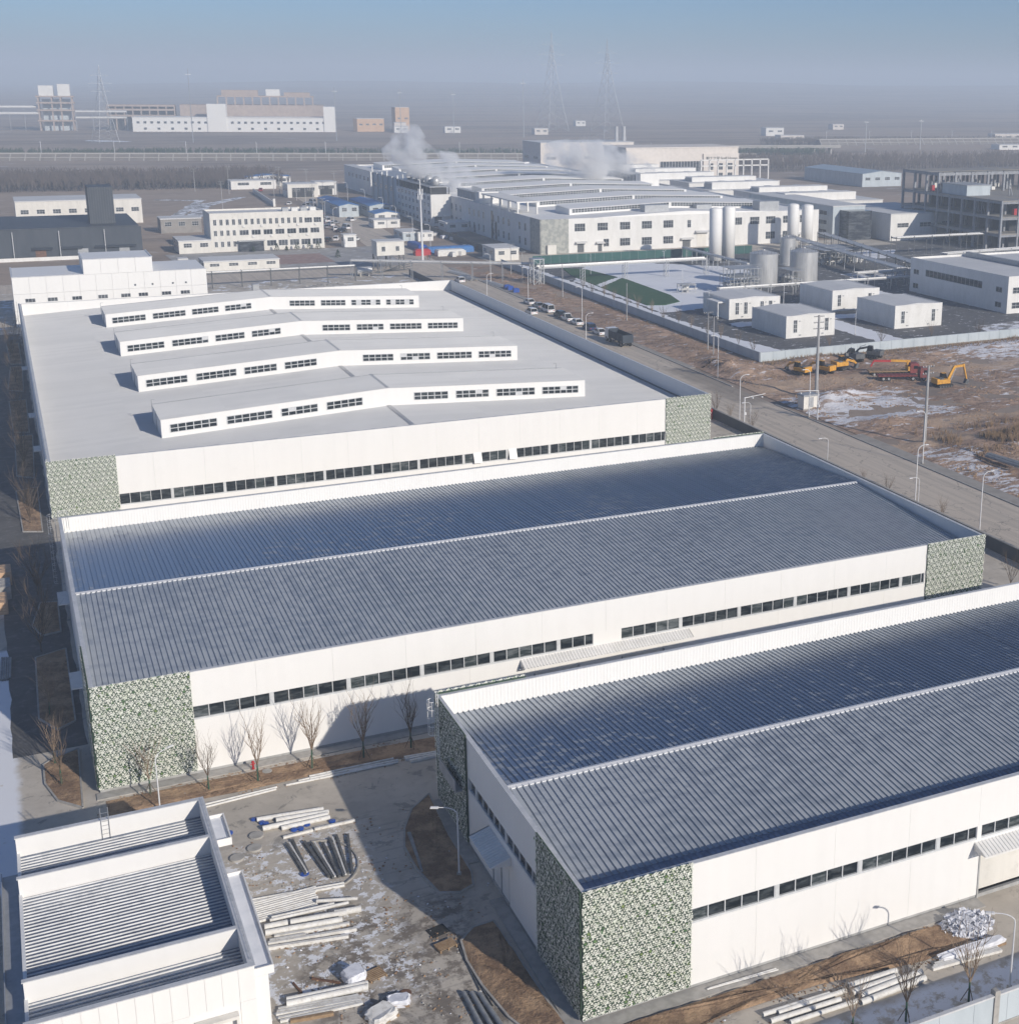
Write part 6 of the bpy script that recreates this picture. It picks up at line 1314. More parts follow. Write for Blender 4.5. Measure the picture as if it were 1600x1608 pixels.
M_PALEBLUE = mat('faded_blue_roof', (.30, .38, .46), (.25, .32, .40), .5, rough=.6)
# second complex right of the factory
def hall(name, label, x, y, w_, dp, h, m=None, roof=None, wins=0, side=0, cat='building', group=None, rot=0, gable=0):
    t = thing(name, label, cat, (x, y, 0), rot, group); mb = MB(); mb.box(0, w_, 0, dp, 0, h); mb.build('wall', m or M_WHITE2, t); rb = MB()
    if gable: rb.extr([(-.3, h + .02), (w_ / 2, h + gable), (w_ + .3, h + .02), (w_ + .3, h + .2), (w_ / 2, h + gable + .2), (-.3, h + .2)], -.3, dp + .3, 'y'); gg = MB(); gg.extr([(0, h), (w_, h), (w_ / 2, h + gable)], .01, dp - .01, 'y'); gg.build('gable', m or M_WHITE2, t)
    else: rb.box(-.15, w_ + .15, -.15, dp + .15, h, h + .35)
    rb.build('roof', roof or M_FROSTROOF, t)
    for i in range(wins): wingrid(t, w_ * (i + .3) / wins, 0, h * .5, w_ / wins * .5, min(1.6, h * .35), 3, 2)
    for i in range(side): wingrid(t, dp * (i + .3) / side, 0, h * .5, dp / side * .5, min(1.6, h * .35), 3, 2, 'y')
    return t
g2 = 'factory halls right of the big factory'
t = hall('factory_hall', 'long white hall with glazed corner right behind the right silo pair', 246.5, 353, 14, 62, 11.7, M_WALLGREY, None, 0, 0, group=g2)
for k in range(3): wingrid(t, 4, 0, 1.5 + k * 3.4, 40, 1.6, 16, 1, 'y')
mb = MB(); mb.box(3, 13, -6, 0, 0, 10.5); mb.build('glazed_porch', M_GLASS2, t)
hall('factory_hall', 'white hall with clerestory facing the bare steel frame', 263, 340, 30, 40, 9.5, M_WHITE2, None, 3, 0, group=g2)
for k in range(7):
    t = hall('factory_hall', ORD[k] + ' long flat white hall from the front in the rows right of the big factory', 252 + (k % 2) * 6, 398 + k * 31, 48 - (k % 3) * 5, 20, 9 + (k % 2), M_WHITE2, M_FROSTROOF, 4, 3, group=g2)
    mb = MB(); mb.box(4, 38, 5, 12, 9, 12.4); mb.build('roof_monitor', M_WHITE2, t); mb = MB(); mb.box(3.96, 4.0, 5.5, 11.5, 9.9, 11.8); mb.build('louvre', M_GREYM, t)
    for q in range(5): mb = MB(); mb.box(6 + q * 7, 9 + q * 7, 13.5, 16.5, 9.3, 11.2 + (q % 2)); mb.build('roof_unit', M_GREYM, t)
t = thing('roof_frame', 'pale open rectangular frame standing above the rows of halls', 'frame', (300, 560, 0))
for k in range(9): mb = MB(); mb.bar((k * 5, 0, 0), (k * 5, 0, 16), .6, .6); mb.build('post', M_WHITE2, t)
for z in (13, 16): mb = MB(); mb.bar((0, 0, z), (40, 0, z), .6, .6); mb.build('rail', M_WHITE2, t)
hall('blue_roof_shed', 'long pale shed with faded blue roof beyond the rows of halls', 400, 560, 26, 60, 7, M_WALLGREY, M_PALEBLUE, 4, 0, gable=1.5)
# staff building with its sign
t = thing('staff_building', 'pale pink block with long glazed band and wall sign behind the factory', 'building', (276, 600, 0))
mb = MB(); mb.box(0, 68, 0, 30, 0, 20); mb.build('wall', M_PINK, t); mb = MB(); mb.box(46, 68.0, -1, 0, 0, 17); mb.build('front_wing', M_PINK, t); mb = MB(); mb.box(-.3, 68.3, -.3, 30.3, 20, 20.6); mb.build('coping', M_PINK, t)
mb = MB(); mb.box(20, 45, -.2, 0, 7, 13); gb = mb.build('glazed_band', M_GLASS2, t); ml_ = MB(); [ml_.box(20 + k * 1.8, 20.2 + k * 1.8, -.3, -.2, 7, 13) for k in range(15)]; ml_.build('mullions', M_FRAME, gb)['kind'] = 'stuff'
for x in (49, 55, 61):
    for z in (3, 8.2): wingrid(t, x, -1, z, 3, 3.6, 2, 2)
for body, x, z, sz in (('Staff Home', 56.5, 13.6, 2.3), ('职工之家', 47.5, 13.6, 2.1)):
    cu = bpy.data.curves.new('sign_text', 'FONT'); cu.body = body; cu.size = sz; cu.extrude = .08; tmp = bpy.data.objects.new('tmp', cu); COL.objects.link(tmp)
    me = bpy.data.meshes.new_from_object(tmp.evaluated_get(bpy.context.evaluated_depsgraph_get())); bpy.data.objects.remove(tmp)
    so_ = link('sign_lettering', me, M_DARKSTEEL, t, (x, -1.1, z)); so_.rotation_euler = (math.pi / 2, 0, 0); so_['label'] = 'dark wall lettering reading ' + body
hall('staff_annex', 'pale stepped block with twin chimneys left of the pink staff block', 262, 690, 60, 30, 19, M_PINK, None, 5, 2)
for k in range(2): mb = MB(); mb.lathe([(1.1, 0), (1.1, 28), (.8, 28.2)], 12); o = mb.build('chimney', M_DUCT, loc=(315 + k * 5, 700, 0)); tag(o, ('left', 'right')[k] + ' of two slim silver chimneys beside the staff block', 'chimney', 'twin chimneys')

# ------------------------------------------------------------------ steam
def steam(label, pts, dens, seed):
    # closed lumpy plume along a path, filled with a light volume
    mb = MB(); secs = []; n = 14; rr3 = random.Random(seed)
    for k, (x, y, z, r) in enumerate(pts):
        p0 = Vector(pts[max(0, k - 1)][:3]); p1 = Vector(pts[min(len(pts) - 1, k + 1)][:3]); dv = (p1 - p0).normalized(); e1 = Vector((0, 1, 0)); e2 = dv.cross(e1).normalized(); c = Vector((x, y, z))
        secs.append([tuple(c + e1 * (r * .8 * math.cos(6.2832 * i / n) * rr3.uniform(.85, 1.15)) + e2 * (r * .7 * math.sin(6.2832 * i / n) * rr3.uniform(.85, 1.15))) for i in range(n)])
    loft(mb, secs); m = bpy.data.materials.new('steam'); m.use_nodes = True; t = m.node_tree; t.nodes.clear(); v = N(t, 'VolumePrincipled'); v.inputs['Color'].default_value = (1, 1, 1, 1); v.inputs['Anisotropy'].default_value = .1
    d = ramp(t, noise(t, .11, 4, .6, wpos(t, 1, .5, 1)), .42, .68); t.links.new(mth(t, 'MULTIPLY', d, dens), v.inputs['Density']); o = N(t, 'OutputMaterial'); t.links.new(v.outputs[0], o.inputs['Volume'])
    ob = mb.build('steam', m); bmn = bmesh.new(); bmn.from_mesh(ob.data); bmesh.ops.recalc_face_normals(bmn, faces=bmn.faces[:]); bmn.to_mesh(ob.data); bmn.free(); ob['kind'] = 'stuff'; ob['label'] = label
def SP(Y, lst):
    out = []
    for u, v, r in lst:
        d = ray(u, v); k = (Y - CAM.y) / d.y; out.append((CAM.x + k * d.x, Y, CAM.z + k * d.z, r * 1.25))
    return out
steam('white steam drifting left from the roof vessels of the process block', SP(470, [(760, 300, 3), (735, 285, 7), (705, 270, 9), (675, 258, 8), (650, 245, 9), (625, 235, 7), (600, 240, 2)]), .36, 1)
steam('thin white steam rising left of the silver vessels', SP(480, [(665, 285, 1.5), (650, 268, 4), (635, 248, 6), (640, 225, 8), (650, 205, 6), (655, 195, 1)]), .2, 2)
steam('broad white steam cloud over the right side of the factory roof', SP(490, [(1028, 272, 2), (1005, 268, 7), (965, 258, 10), (925, 250, 12), (890, 245, 10), (860, 240, 6), (840, 238, 1)]), .36, 3)
# ------------------------------------------------------------------ street side and left middle distance
Bk = thing('slate_building', 'dark slate clad hall with a tall dark tower left of the office block', 'building', (-70, 395, 0))
mb = MB(); mb.box(0, 83, 0, 40, 0, 9.2); mb.build('wall', M_BLACKW, Bk); mb = MB(); mb.box(-.3, 83.3, -.3, 40.3, 9.2, 9.5); mb.build('roof', M_BLACKW, Bk); mb = MB(); mb.box(69.8, 77.2, 8, 19, 9.5, 21); mb.build('tower', M_BLACKW, Bk)
mb = MB(); [mb.box(69.85 + k * .72, 69.95 + k * .72, 7.92, 8, 9.5, 21) for k in range(11)]; mb.build('tower_ribs', M_DARKSTEEL, Bk)['kind'] = 'stuff'
for k in range(28): mb = MB(); mb.box(k * 3 + .02, k * 3 + 2.94, -.06, 0, .3, 9.1); mb.build('cladding_sheet', M_BLACKW, Bk)
for x in (52, 60.5, 70, 76): canopy(Bk, x, x + 6, -.07, 3.6, 1.2, m=M_BLACKW)
for x in (52, 64, 76): mb = MB(); mb.box(x + 1, x + 4, -.12, -.06, .1, 2.8); mb.build('door', M_RUST if x == 52 else M_GREYM, Bk)
for x in (47, 60, 73): mb = MB(); mb.tube((x, -1, 0), (x, -1, 8.6), .1, n=6); mb.build('downpipe', M_POLEW, Bk)
mb = MB(); mb.box(20, 83, -4.2, -4, 0, 1.1); o = mb.build('low_wall', M_WHITE2, loc=(-70, 395, 0)); tag(o, 'low white wall in front of the dark slate hall', 'wall')
hall('pale_roofed_hall', 'long cream hall with snowy roof behind the dark slate hall', -20, 497, 44, 22, 9, M_CREAM, M_FROSTROOF, 8, 0)
hall('grey_hut', 'small grey flat hut in the open ground beyond the wing of the office', 26, 455, 14, 10, 5, mat('shade_grey_render', (.30, .28, .26), (.22, .21, .20), .5, rough=.9), None, 3, 0)  # the hut's shade is put into this darker wall colour
O_ = thing('office_block', 'three-storey cream office block with grids of windows in the middle distance', 'building', (34.6, 393, 0)); OL2 = 36.2
mb = MB(); mb.box(0, OL2, 0, 15, 0, 11.9); mb.build('wall', M_CREAM, O_); mb = MB(); mb.box(.4, OL2 - .4, .4, 14.6, 11.5, 11.95); mb.build('roof', M_FROSTROOF, O_)
for (a, b, c, d) in ((0, OL2, 0, .3), (0, .3, .3, 14.7), (OL2 - .3, OL2, .3, 14.7), (0, OL2, 14.7, 15)): mb = MB(); mb.box(a, b, c, d, 11.9, 12.5); mb.build('parapet', M_CREAM, O_)
for k in range(15): wingrid(O_, 1.0 + k * 1.95, 0, 8.6, 1.0, 1.9, 2, 1)
for k in range(2): wingrid(O_, 30.0 + k * 3, 0, 8.6, 2.5, 1.7, 3, 1)
for k in range(4): wingrid(O_, 1.0 + k * 1.95, 0, 5.2, 1.0, 1.8, 2, 1); wingrid(O_, 1.0 + k * 1.95, 0, 1.6, 1.0, 1.8, 2, 1)
for k in range(7): wingrid(O_, 9 + k * 3.8, 0, 5.2, 2.9, 1.7, 3, 1, m=M_GLASS if k % 3 else M_GLASS2)
for k in range(5): wingrid(O_, 17.5 + k * 3.7, 0, 1.4, 3.0, 1.9, 3, 1)
mb = MB(); mb.box(8.6, 16.2, -1.6, 0, 0, 3.3); mb.build('glazed_porch', M_GLASS2, O_); mb = MB(); mb.box(8.2, 16.6, -2.0, 0, 3.3, 3.55); mb.build('porch_roof', M_GREYM, O_)
for k in range(9): mb = MB(); x = 10 + k * 2.9; z = 4.4 if k % 2 else 7.8; mb.box(x, x + .8, -.4, -.05, z, z + .6); mb.build('air_conditioner', M_WHITE2, O_)
for k in range(4): mb = MB(); mb.box(24 + k * 3, 26 + k * 3, 5, 7, 11.95, 13.2); mb.build('roof_unit', M_WHITE2 if k % 2 else M_GREYM, O_)
hall('office_wing', 'single-storey cream wing attached at the left of the office block', 24.5, 392.5, 10, 14, 3.9, M_CREAM, None, 2, 1)
hall('low_shed', 'long low white shed with snowy flat roof on the cross street', 26.1, 348.5, 21.5, 11, 2.6, M_CREAM, M_FROSTROOF, 4, 2)
hall('white_kiosk', 'narrow white kiosk beside the low shed', 19.5, 352, 2.6, 3, 3.3, M_WHITE2, None, 0, 0, 'kiosk'); hall('gatehouse', 'small white gatehouse with dark window beside the street', 77, 391.8, 4.2, 4, 3.9, M_WHITE2, None, 1, 1, 'gatehouse')
t = thing('raised_hut', 'small white flat hut raised on a dark steel platform by the pipe rack', 'hut', (72.5, 330, 0)); mb = MB(); mb.box(0, 8.2, 0, 6, 4.6, 8.6); mb.build('wall', M_CREAM, t); mb = MB(); mb.box(-.2, 8.4, -.2, 6.2, 8.6, 8.85); mb.build('roof', M_FROSTROOF, t)
for x in (1.4, 5.6): wingrid(t, x, 0, 5.8, 1.1, 1.5, 2, 1)
for x in (.2, 4, 8): mb = MB(); [mb.bar((x, y, 0), (x, y, 4.6), .3, .3) for y in (.3, 5.7)]; mb.bar((x, .3, .3), (x, 5.7, 4.4), .15, .15); mb.build('leg_frame', M_DARKSTEEL, t)
for k in range(4): mb = MB(); mb.bar((-2 + k * .3, -1 - k, 0), (10, -1 - k, .5 + k), .15, .2); mb.build('walkway_beam', M_DARKSTEEL, t)
t = thing('horizontal_tank', 'silver horizontal cylinder tank beside the raised hut', 'tank', (64.5, 322.5, 0)); mb = MB(); mb.tube((0, 0, 1.6), (4.2, 0, 1.6), 1.1, n=18); mb.build('vessel', M_DUCT, t)
for x in (.9, 3.3): mb = MB(); mb.box(x - .2, x + .2, -.8, .8, 0, .9); mb.build('saddle', M_CONC, t)
heap('rubble_heap', 'grey rubble heap behind the grey-roofed workshop', (52, 303, 0), 9, 4, 1.4, M_CONC, 21, 500)
heap('dark_rubble_heap', 'pale rubble heap under the dark rack posts', (38, 300, 0), 7, 3.5, 1.2, M_PIPE, 22, 350)
mb = MB(); mb.bev(0, 1.6, 0, 1.6, 0, 3.2, .1); o = mb.build('vent_stack', M_GREYM, loc=(31, 296, 0)); tag(o, 'stubby grey block just behind the grey roof edge', 'vent')
for k, (x, y, s) in enumerate(((54.5, 389.5, 1), (57.5, 389.2, .6), (61, 389.5, 1.05), (65, 389.5, 1.1), (67.8, 389.5, 1.1), (47, 389.6, .7), (69, 366, 1.0))):
    t = thing('fir_tree', ORD[k] + ' small clipped dark fir from the left before the office block', 'tree', (x, y, 0), 0, 'small firs before the office block'); mb = MB(); rr4 = random.Random(k)
    for i in range(260):
        q = rr4.random(); a = rr4.uniform(0, 6.28); r_ = .95 * s * (1 - q) * rr4.uniform(.6, 1.1) + .05; z = .3 + 2.3 * s * q; c = Vector((math.cos(a) * r_, math.sin(a) * r_, z)); mb.add([c, c + Vector((rr4.uniform(-.22, .22), rr4.uniform(-.22, .22), .12)), c + Vector((rr4.uniform(-.2, .2), rr4.uniform(-.2, .2), -.22))], [(0, 1, 2)])
    mb.build('crown', M_EVERG, t); mb = MB(); mb.tube((0, 0, 0), (0, 0, .8), .08, n=6); mb.build('trunk', M_BARK, t)
# vehicles along the street and in its yards
slots = [((k, c), x, y, r, lab) for (k, c, x, y, r, lab) in (
    ('suv', 'white', 79.0, 412, 1.2, 'white car parked left of the gatehouse'), ('sedan', 'white', 85.0, 409, .9, 'white saloon parked right of the gatehouse'), ('suv', 'black', 75.5, 409, 1.0, 'black car parked behind the gatehouse'), ('van', 'white', 90.8, 448, 1.75, 'white box van driving up the far street'),
    ('sedan', 'black', 86.7, 438, .6, 'black saloon at the forecourt edge'), ('suv', 'red', 96.5, 363.5, .2, 'small red car beside the blue container stack'), ('sedan', 'silver', 91, 467, .5, 'silver saloon standing beside the street trees'), ('sedan', 'white', 88, 474, .5, 'white saloon in the far street parking, nearest row'),
    ('suv', 'blue', 86, 482, .5, 'dark blue car in the far street parking'), ('sedan', 'black', 89, 490, .5, 'black saloon in the far street parking'), ('suv', 'white', 99, 476, 1.8, 'white car on the far street near the blue sheds'), ('sedan', 'silver', 99.7, 501, 1.8, 'silver saloon on the far street near the blue sheds'),
    ('sedan', 'white', 101.4, 531, 1.8, 'white saloon farther up the far street'), ('van', 'white', 101.7, 559, 1.8, 'white van high up the far street'), ('sedan', 'white', 90.8, 555, 1.2, 'white saloon beside the distant brick wall'), ('pickup', 'white', 94.5, 541, 1.2, 'white pickup beside the distant brick wall'), ('suv', 'red', 92, 632, 1.3, 'red car at the far end of the street'),
    ('sedan', 'white', -31, 316, .1, 'white saloon on the cross street at the left edge'))]
for key, x, y, r, lab in slots: put(CARS[key], lab, (x, y, .02), r, 1, 'cars about the far street')
for i in range(14):
    key = list(CARS)[(i * 5) % len(CARS)]; put(CARS[key], ORD[i] + ' parked car from the front in the kerbside row of the far street', (86.2 + i * .95 - (i % 2) * 2.6, 446 + i * 7.5, .02), 1.5 + .1 * (i % 3), 1, 'kerbside row of the far street')
_cars_left = [k for k, p_ in CARS.items() if p_.name not in _used]
for i, k in enumerate(_cars_left): put(CARS[k], '%s %s parked %s in the far yard' % (k[1], {'sedan': 'saloon', 'suv': 'estate car', 'van': 'van', 'pickup': 'pickup'}[k[0]], ('nearest', 'second', 'third', 'fourth')[i]), (118 + i * 4, 402, 0), .4, 1, 'cars in the far yard')
for i, (x, y, w_, dp, h, m, rf, lab) in enumerate(((98.5, 492, 8, 40, 4.5, M_WALLGREY, M_BLUE, 'left long shed with blue roof beside the far street'), (110, 488, 9, 34, 4.5, M_WALLGREY, M_BLUE, 'right long shed with blue roof beside the far street'), (101, 446, 10, 8, 2.8, M_WHITE2, None, 'white cabin with green screen beside the far street'),
        (100, 402, 7, 12, 2.8, M_WALLGREY, M_FROSTROOF, 'grey site cabin left of the phone mast'), (104.9, 400, 5.4, 6, 2.8, M_WHITE2, None, 'small white site cabin behind the phone mast'), (122.5, 424, 9, 10, 3.2, M_WHITE2, M_FROSTROOF, 'white site cabin at the foot of the process block'), (112.3, 340, 8, 12, 3.6, M_CREAM, None, 'cream gate hut at the green screen end'),
        (107, 468, 10, 10, 3.2, M_WHITE2, M_BLUE, 'small white cabin with blue roof at the far street'), (97, 590, 14, 12, 6, M_CREAM, None, 'cream garage with dark opening at the far street'), (80, 646, 22, 12, 4, M_WHITE2, None, 'long low white shed at the far end of the street'), (112, 600, 10, 10, 6, M_WHITE2, None, 'white cube garage near the factory far corner'), (90, 660, 22, 10, 5, M_WHITE2, M_BLUE, 'farthest low blue-roofed shed of the street'))):
    t = hall('street_shed', lab, x, y, w_, dp, h, m, rf, 2, 2 if dp > 10 else 1, 'shed', 'sheds along the far street', 0, .9 if rf is M_BLUE else 0)
    if 'dark opening' in lab or 'cube' in lab: mb = MB(); mb.box(2, w_ - 2, -.05, 0, .1, h - 1.5); mb.build('opening', M_INT, t)
for i, (x, y, w_, dp, m, lab) in enumerate(((98, 364.5, 15.5, 4, M_BLUE, 'bright blue tarpaulin covered stack beside the street'), (97, 372, 3, 14, M_BLUEP, 'dark blue container row edge beside the street'), (99, 357, 9, 4, M_PIPE, 'pale timber stack in front of the blue tarpaulin'), (92.8, 361, 5, 3, M_RED, 'red sheeted stack left of the blue tarpaulin'))):
    t = thing('covered_stack', lab, 'stack', (x, y, 0), 0, 'stacks beside the street'); mb = MB(); mb.bev(0, w_, 0, dp, 0, 2.0, .4); mb.build('cover', m, t); mb = MB(); mb.box(.2, w_ - .2, .2, dp - .2, -.01, .2); mb.build('pallet', M_WOOD, t)
rr5 = random.Random(31)
for i in range(16):
    x, y = rr5.uniform(104, 126), rr5.uniform(346, 420); w_, h = rr5.uniform(1.5, 4), rr5.uniform(.6, 1.8); mb = MB(); mb.bev(0, w_, 0, rr5.uniform(1, 3), 0, h, .1); o = mb.build('site_stack', rr5.choice((M_PIPE, M_WHITE2, M_RUST, M_GREYM, M_PLASTIC)), loc=(x, y, 0), rot=rr5.uniform(0, 3)); tag(o, ORD[i] + ' stacked site material counted across the yard beside the factory', 'stack', 'site material beside the factory')
panel_wall('dark blue hoarding along the foot of the factory side yard', (116, 344), (118, 452), 2.2, 3.0, M_DUMP)
t = thing('brick_wall', 'pale broken wall running beside the far street', 'wall', (82.9, 547.8, 0), math.atan2(76.9, 4.2)); mb = MB(); mb.box(0, 77, -.2, .2, 0, 2.0); mb.build('panel_run', M_CREAM, t); mb = MB(); mb.bev(-.6, .6, -.5, .5, 0, 3.4, .1); mb.build('end_pier', M_WHITE2, t)
for i, (x, y) in enumerate(((88.5, 395), (92.5, 440), (96, 470), (99, 505), (103, 540), (106, 575))): put(LAMP, ORD[i] + ' lamp post from the front along the left side of the far street', (x - 8, y, 0), 0, 1.05, 'lamps of the far street')
for i, (x, y) in enumerate(((101, 372), (103, 400), (108, 440), (113, 478), (116, 520), (118, 560))): put(LAMP, ORD[i] + ' lamp post from the front along the right side of the far street', (x, y, 0), math.pi, 1.05, 'lamps of the far street')
for i, (x, y) in enumerate(((84, 455), (94, 520), (88, 575), (110, 545), (121, 480), (97, 610), (112, 620), (119, 590), (75, 620), (62, 640), (60, 540))): util_pole(ORD[i] + ' plain utility pole among the far street sheds and yards', (x, y, 0), 11 + i % 3, 2, .16, M_POLEC, 'poles of the far street')
t = thing('phone_mast', 'slim white phone mast with antenna panels beside the street', 'mast', (91.6, 349, 0)); mb = MB(); mb.tube((0, 0, 0), (0, 0, 25), .38, .16, 10); mb.build('mast', M_POLEW, t)
for k in range(6): a = k * 1.05; mb = MB(); mb.bar((math.cos(a) * .7, math.sin(a) * .7, 20.5 - (k % 2) * 1.5), (math.cos(a) * .7, math.sin(a) * .7, 22.3 - (k % 2) * 1.5), .25, .15); mb.build('antenna', M_POLEW, t)
mb = MB(); mb.tube((0, 0, 25), (0, 0, 27), .04, n=5); mb.build('lightning_rod', M_POLEW, t)
t = thing('lattice_tower', 'four-legged lattice tower carrying the pipe rack over the dirt strip', 'tower', (105.5, 287.5, 0)); mb = MB()
for (x, y) in ((0, 0), (3, 0), (0, 3), (3, 3)): mb.bar((x, y, 0), (x, y, 7), .22, .22)
for z in (0, 2.3, 4.6):
    for (a, b) in (((0, 0), (3, 0)), ((0, 3), (3, 3)), ((0, 0), (0, 3)), ((3, 0), (3, 3))): mb.bar((*a, z), (*b, z + 2.3), .1, .1); mb.bar((*b, z), (*a, z + 2.3), .1, .1)
mb.build('lattice', M_STEEL, t); mb = MB(); mb.box(-.2, 3.2, -.2, 3.2, 7, 7.2); mb.build('platform', M_STEEL, t)
for i, (x, y, ln) in enumerate(((92.6, 306, 9), (95.5, 292, 12), (92.5, 316, 10), (84.5, 296, 8))):
    t = thing('pipe_bundle', ORD[i] + ' low bundle of pale pipes lying at the road edge near the crossing rack', 'pipes', (x, y, .05), N_ + .08 * i, 'pipe bundles at the road edge')
    for k in range(7): mb = MB(); mb.pipe((-ln/2, -1 + k * .3, .15 + .28 * (k % 2)), (ln/2, -1 + k * .3, .15 + .28 * (k % 2)), .14); mb.build('pipe', M_PIPE, t)
for i, y in enumerate((283.5, 281, 276.5)): mb = MB(); mb.bev(-.8, .8, -.6, .6, 0, 1.1, .2); o = mb.build('blue_bin', M_BLUEP, loc=(96.2, y, .1)); tag(o, ORD[i] + ' small blue container from the back on the road edge', 'bin', 'blue containers at the road edge')
def figure(label, loc, rot, m):
    # walking adult: one skinned body, head and hair as the tip of the chain
    V = [(0, 0, .95), (0, 0, 1.2), (0, 0, 1.42), (0, 0, 1.53), (0, 0, 1.68), (.10, .02, .90), (.11, .10, .48), (.11, .04, .08), (.11, .18, .04), (-.10, -.02, .90), (-.11, -.06, .48), (-.11, -.22, .10), (-.11, -.10, .04), (.20, 0, 1.40), (.26, -.06, 1.12), (.26, .04, .88), (-.20, 0, 1.40), (-.26, .06, 1.12), (-.25, .16, .90)]
    Ed = [(0, 1), (1, 2), (2, 3), (3, 4), (0, 5), (5, 6), (6, 7), (7, 8), (0, 9), (9, 10), (10, 11), (11, 12), (2, 13), (13, 14), (14, 15), (2, 16), (16, 17), (17, 18)]
    Rd = [.15, .14, .15, .06, .11, .10, .07, .05, .045, .10, .07, .05, .045, .075, .055, .045, .075, .055, .045]
    me = bpy.data.meshes.new('person'); me.from_pydata(V, Ed, []); ob = bpy.data.objects.new('person', me); COL.objects.link(ob); sk = ob.modifiers.new('skin', 'SKIN')
    for d, r in zip(me.skin_vertices[0].data, Rd): d.radius = (r, r * .8)
    me.skin_vertices[0].data[0].use_root = True; ob.modifiers.new('sub', 'SUBSURF').levels = 1
    m2 = bpy.data.meshes.new_from_object(ob.evaluated_get(bpy.context.evaluated_depsgraph_get())); bpy.data.objects.remove(ob); o = link('person', m2, m, None, loc, rot); tag(o, label, 'person')
for i, (x, y) in enumerate(((93.5, 350), (94.4, 351), (85, 430))):
    figure(('person in brown standing on the far street', 'person in dark blue standing on the far street', 'person in dark clothes near the forecourt')[i], (x, y, 0), i * 1.9, M_CARBLUE if i else M_RUST)
# hay-coloured rough ground beyond, with worn paths
sheet('wasteland', wob([(-90, 440), (82, 440), (86, 640), (-90, 660)], 3, 12), .02, mat('brown_wasteland', (.36, .28, .215), (.28, .215, .17), .04, rough=.95, c3=(.42, .35, .29), s3=.15, a3=.7), 'structure')
sheet('worn_path', wob([(40, 505), (46, 505), (58, 560), (80, 600), (76, 602), (52, 565)], .6, 4), .035, M_SNOWY)
sheet('worn_ring_path', wob([(30, 470), (36, 470), (42, 520), (60, 590), (40, 600), (38, 596), (55, 586), (37, 522)], .6, 4), .036, M_SNOWY)
sheet('dark_water_strip', [(60, 672), (125, 664), (125, 690), (60, 700)], .03, mat('dark_strip', (.06, .08, .075), (.09, .10, .09), .1, rough=.6))

# ------------------------------------------------------------------ far plain: woods, railway, works, pylons, hills
def wood(name, label, pts, w_, h, n, seed, m=None):
    rr6 = random.Random(seed); mb = MB()
    for i in range(n):
        t_ = rr6.random() * (len(pts) - 1); k = int(t_); f = t_ - k; x = pts[k][0] + (pts[k+1][0] - pts[k][0]) * f; y = pts[k][1] + (pts[k+1][1] - pts[k][1]) * f + rr6.uniform(-w_/2, w_/2); x += rr6.uniform(-4, 4)
        hh = h * rr6.uniform(.6, 1.1); mb.tube((x, y, 0), (x + rr6.uniform(-.4, .4), y, hh * .6), .16, .08, 3, False)
        for q in range(7):
            a = rr6.uniform(0, 6.28); z0 = hh * rr6.uniform(.25, .6); l = hh * rr6.uniform(.25, .5); e = Vector((x + math.cos(a) * l * .45, y + math.sin(a) * l * .45, z0 + l)); s_ = Vector((x, y, z0)); pw = .16
            mb.add([s_ + Vector((-pw, 0, 0)), s_ + Vector((pw, 0, 0)), e], [(0, 1, 2)]); e2 = (s_ + e) / 2 + Vector((rr6.uniform(-1, 1), rr6.uniform(-1, 1), l * .5)); mb.add([(s_ + e) / 2, (s_ + e) / 2 + Vector((.22, 0, .1)), e2], [(0, 1, 2)])
    o = mb.build(name, m or M_HEDGE); o['kind'] = 'stuff'; o['label'] = label
wood('bare_woodland', 'belt of bare grey trees before the railway at left', [(-60, 700), (20, 690), (110, 690)], 70, 8, 2600, 1)
wood('bare_woodland', 'bare woodland before the flyover at right', [(330, 760), (480, 720), (640, 700), (800, 690)], 110, 9, 2600, 2)
wood('bare_woodland', 'dark tree belt behind the railway', [(-100, 985), (100, 955), (400, 880), (560, 850)], 18, 6, 2400, 3, M_EVERG)
wood('bare_woodland', 'dark bush belt beyond the far embankment at right', [(600, 1010), (760, 1000), (1000, 990)], 25, 7, 1400, 4)
def embank(name, label, p, q, h, wd):
    d = Vector((q[0]-p[0], q[1]-p[1], 0)); t = thing(name, label, 'railway', (p[0], p[1], 0), math.atan2(d.y, d.x)); L_ = d.length; mb = MB(); mb.extr([(-wd, 0), (-wd/2.5, h), (wd/2.5, h), (wd, 0)], 0, L_); mb.build('bank', mat('bank_stone', (.20, .175, .155), (.15, .13, .12), .2, rough=.95) if 'bank_stone' not in MATS else MATS['bank_stone'], t)
    mb = MB(); mb.box(0, L_, -wd/2.5 - .1, -wd/2.5 + .5, h, h + .9); mb.build('parapet', M_CONC, t)
    n = int(L_ / 9)
    for i in range(n):
        mb = MB(); x = i * L_ / n; mb.bar((x, -wd - .05, .1), (x, -wd/2.5 - .12, h + .05), .7, .35); mb.build('slope_rib', M_CONC, t)
    mb = MB(); mb.bar((0, -wd * .72, h * .5), (L_, -wd * .72, h * .5), .6, .45); mb.build('slope_rail', M_CONC, t)
    for i in range(int(L_ / 45)): mb = MB(); x = i * 45 + 10; mb.tube((x, 2, h), (x, 2, h + 8), .18, n=5); mb.bar((x, 2, h + 7.2), (x, -1.5, h + 7.6), .15, .15); mb.build('catenary_mast', M_POLEW, t)
embank('railway_embankment', 'pale ribbed railway embankment crossing the plain at left', (-180, 970), (470, 800), 4.2, 7)
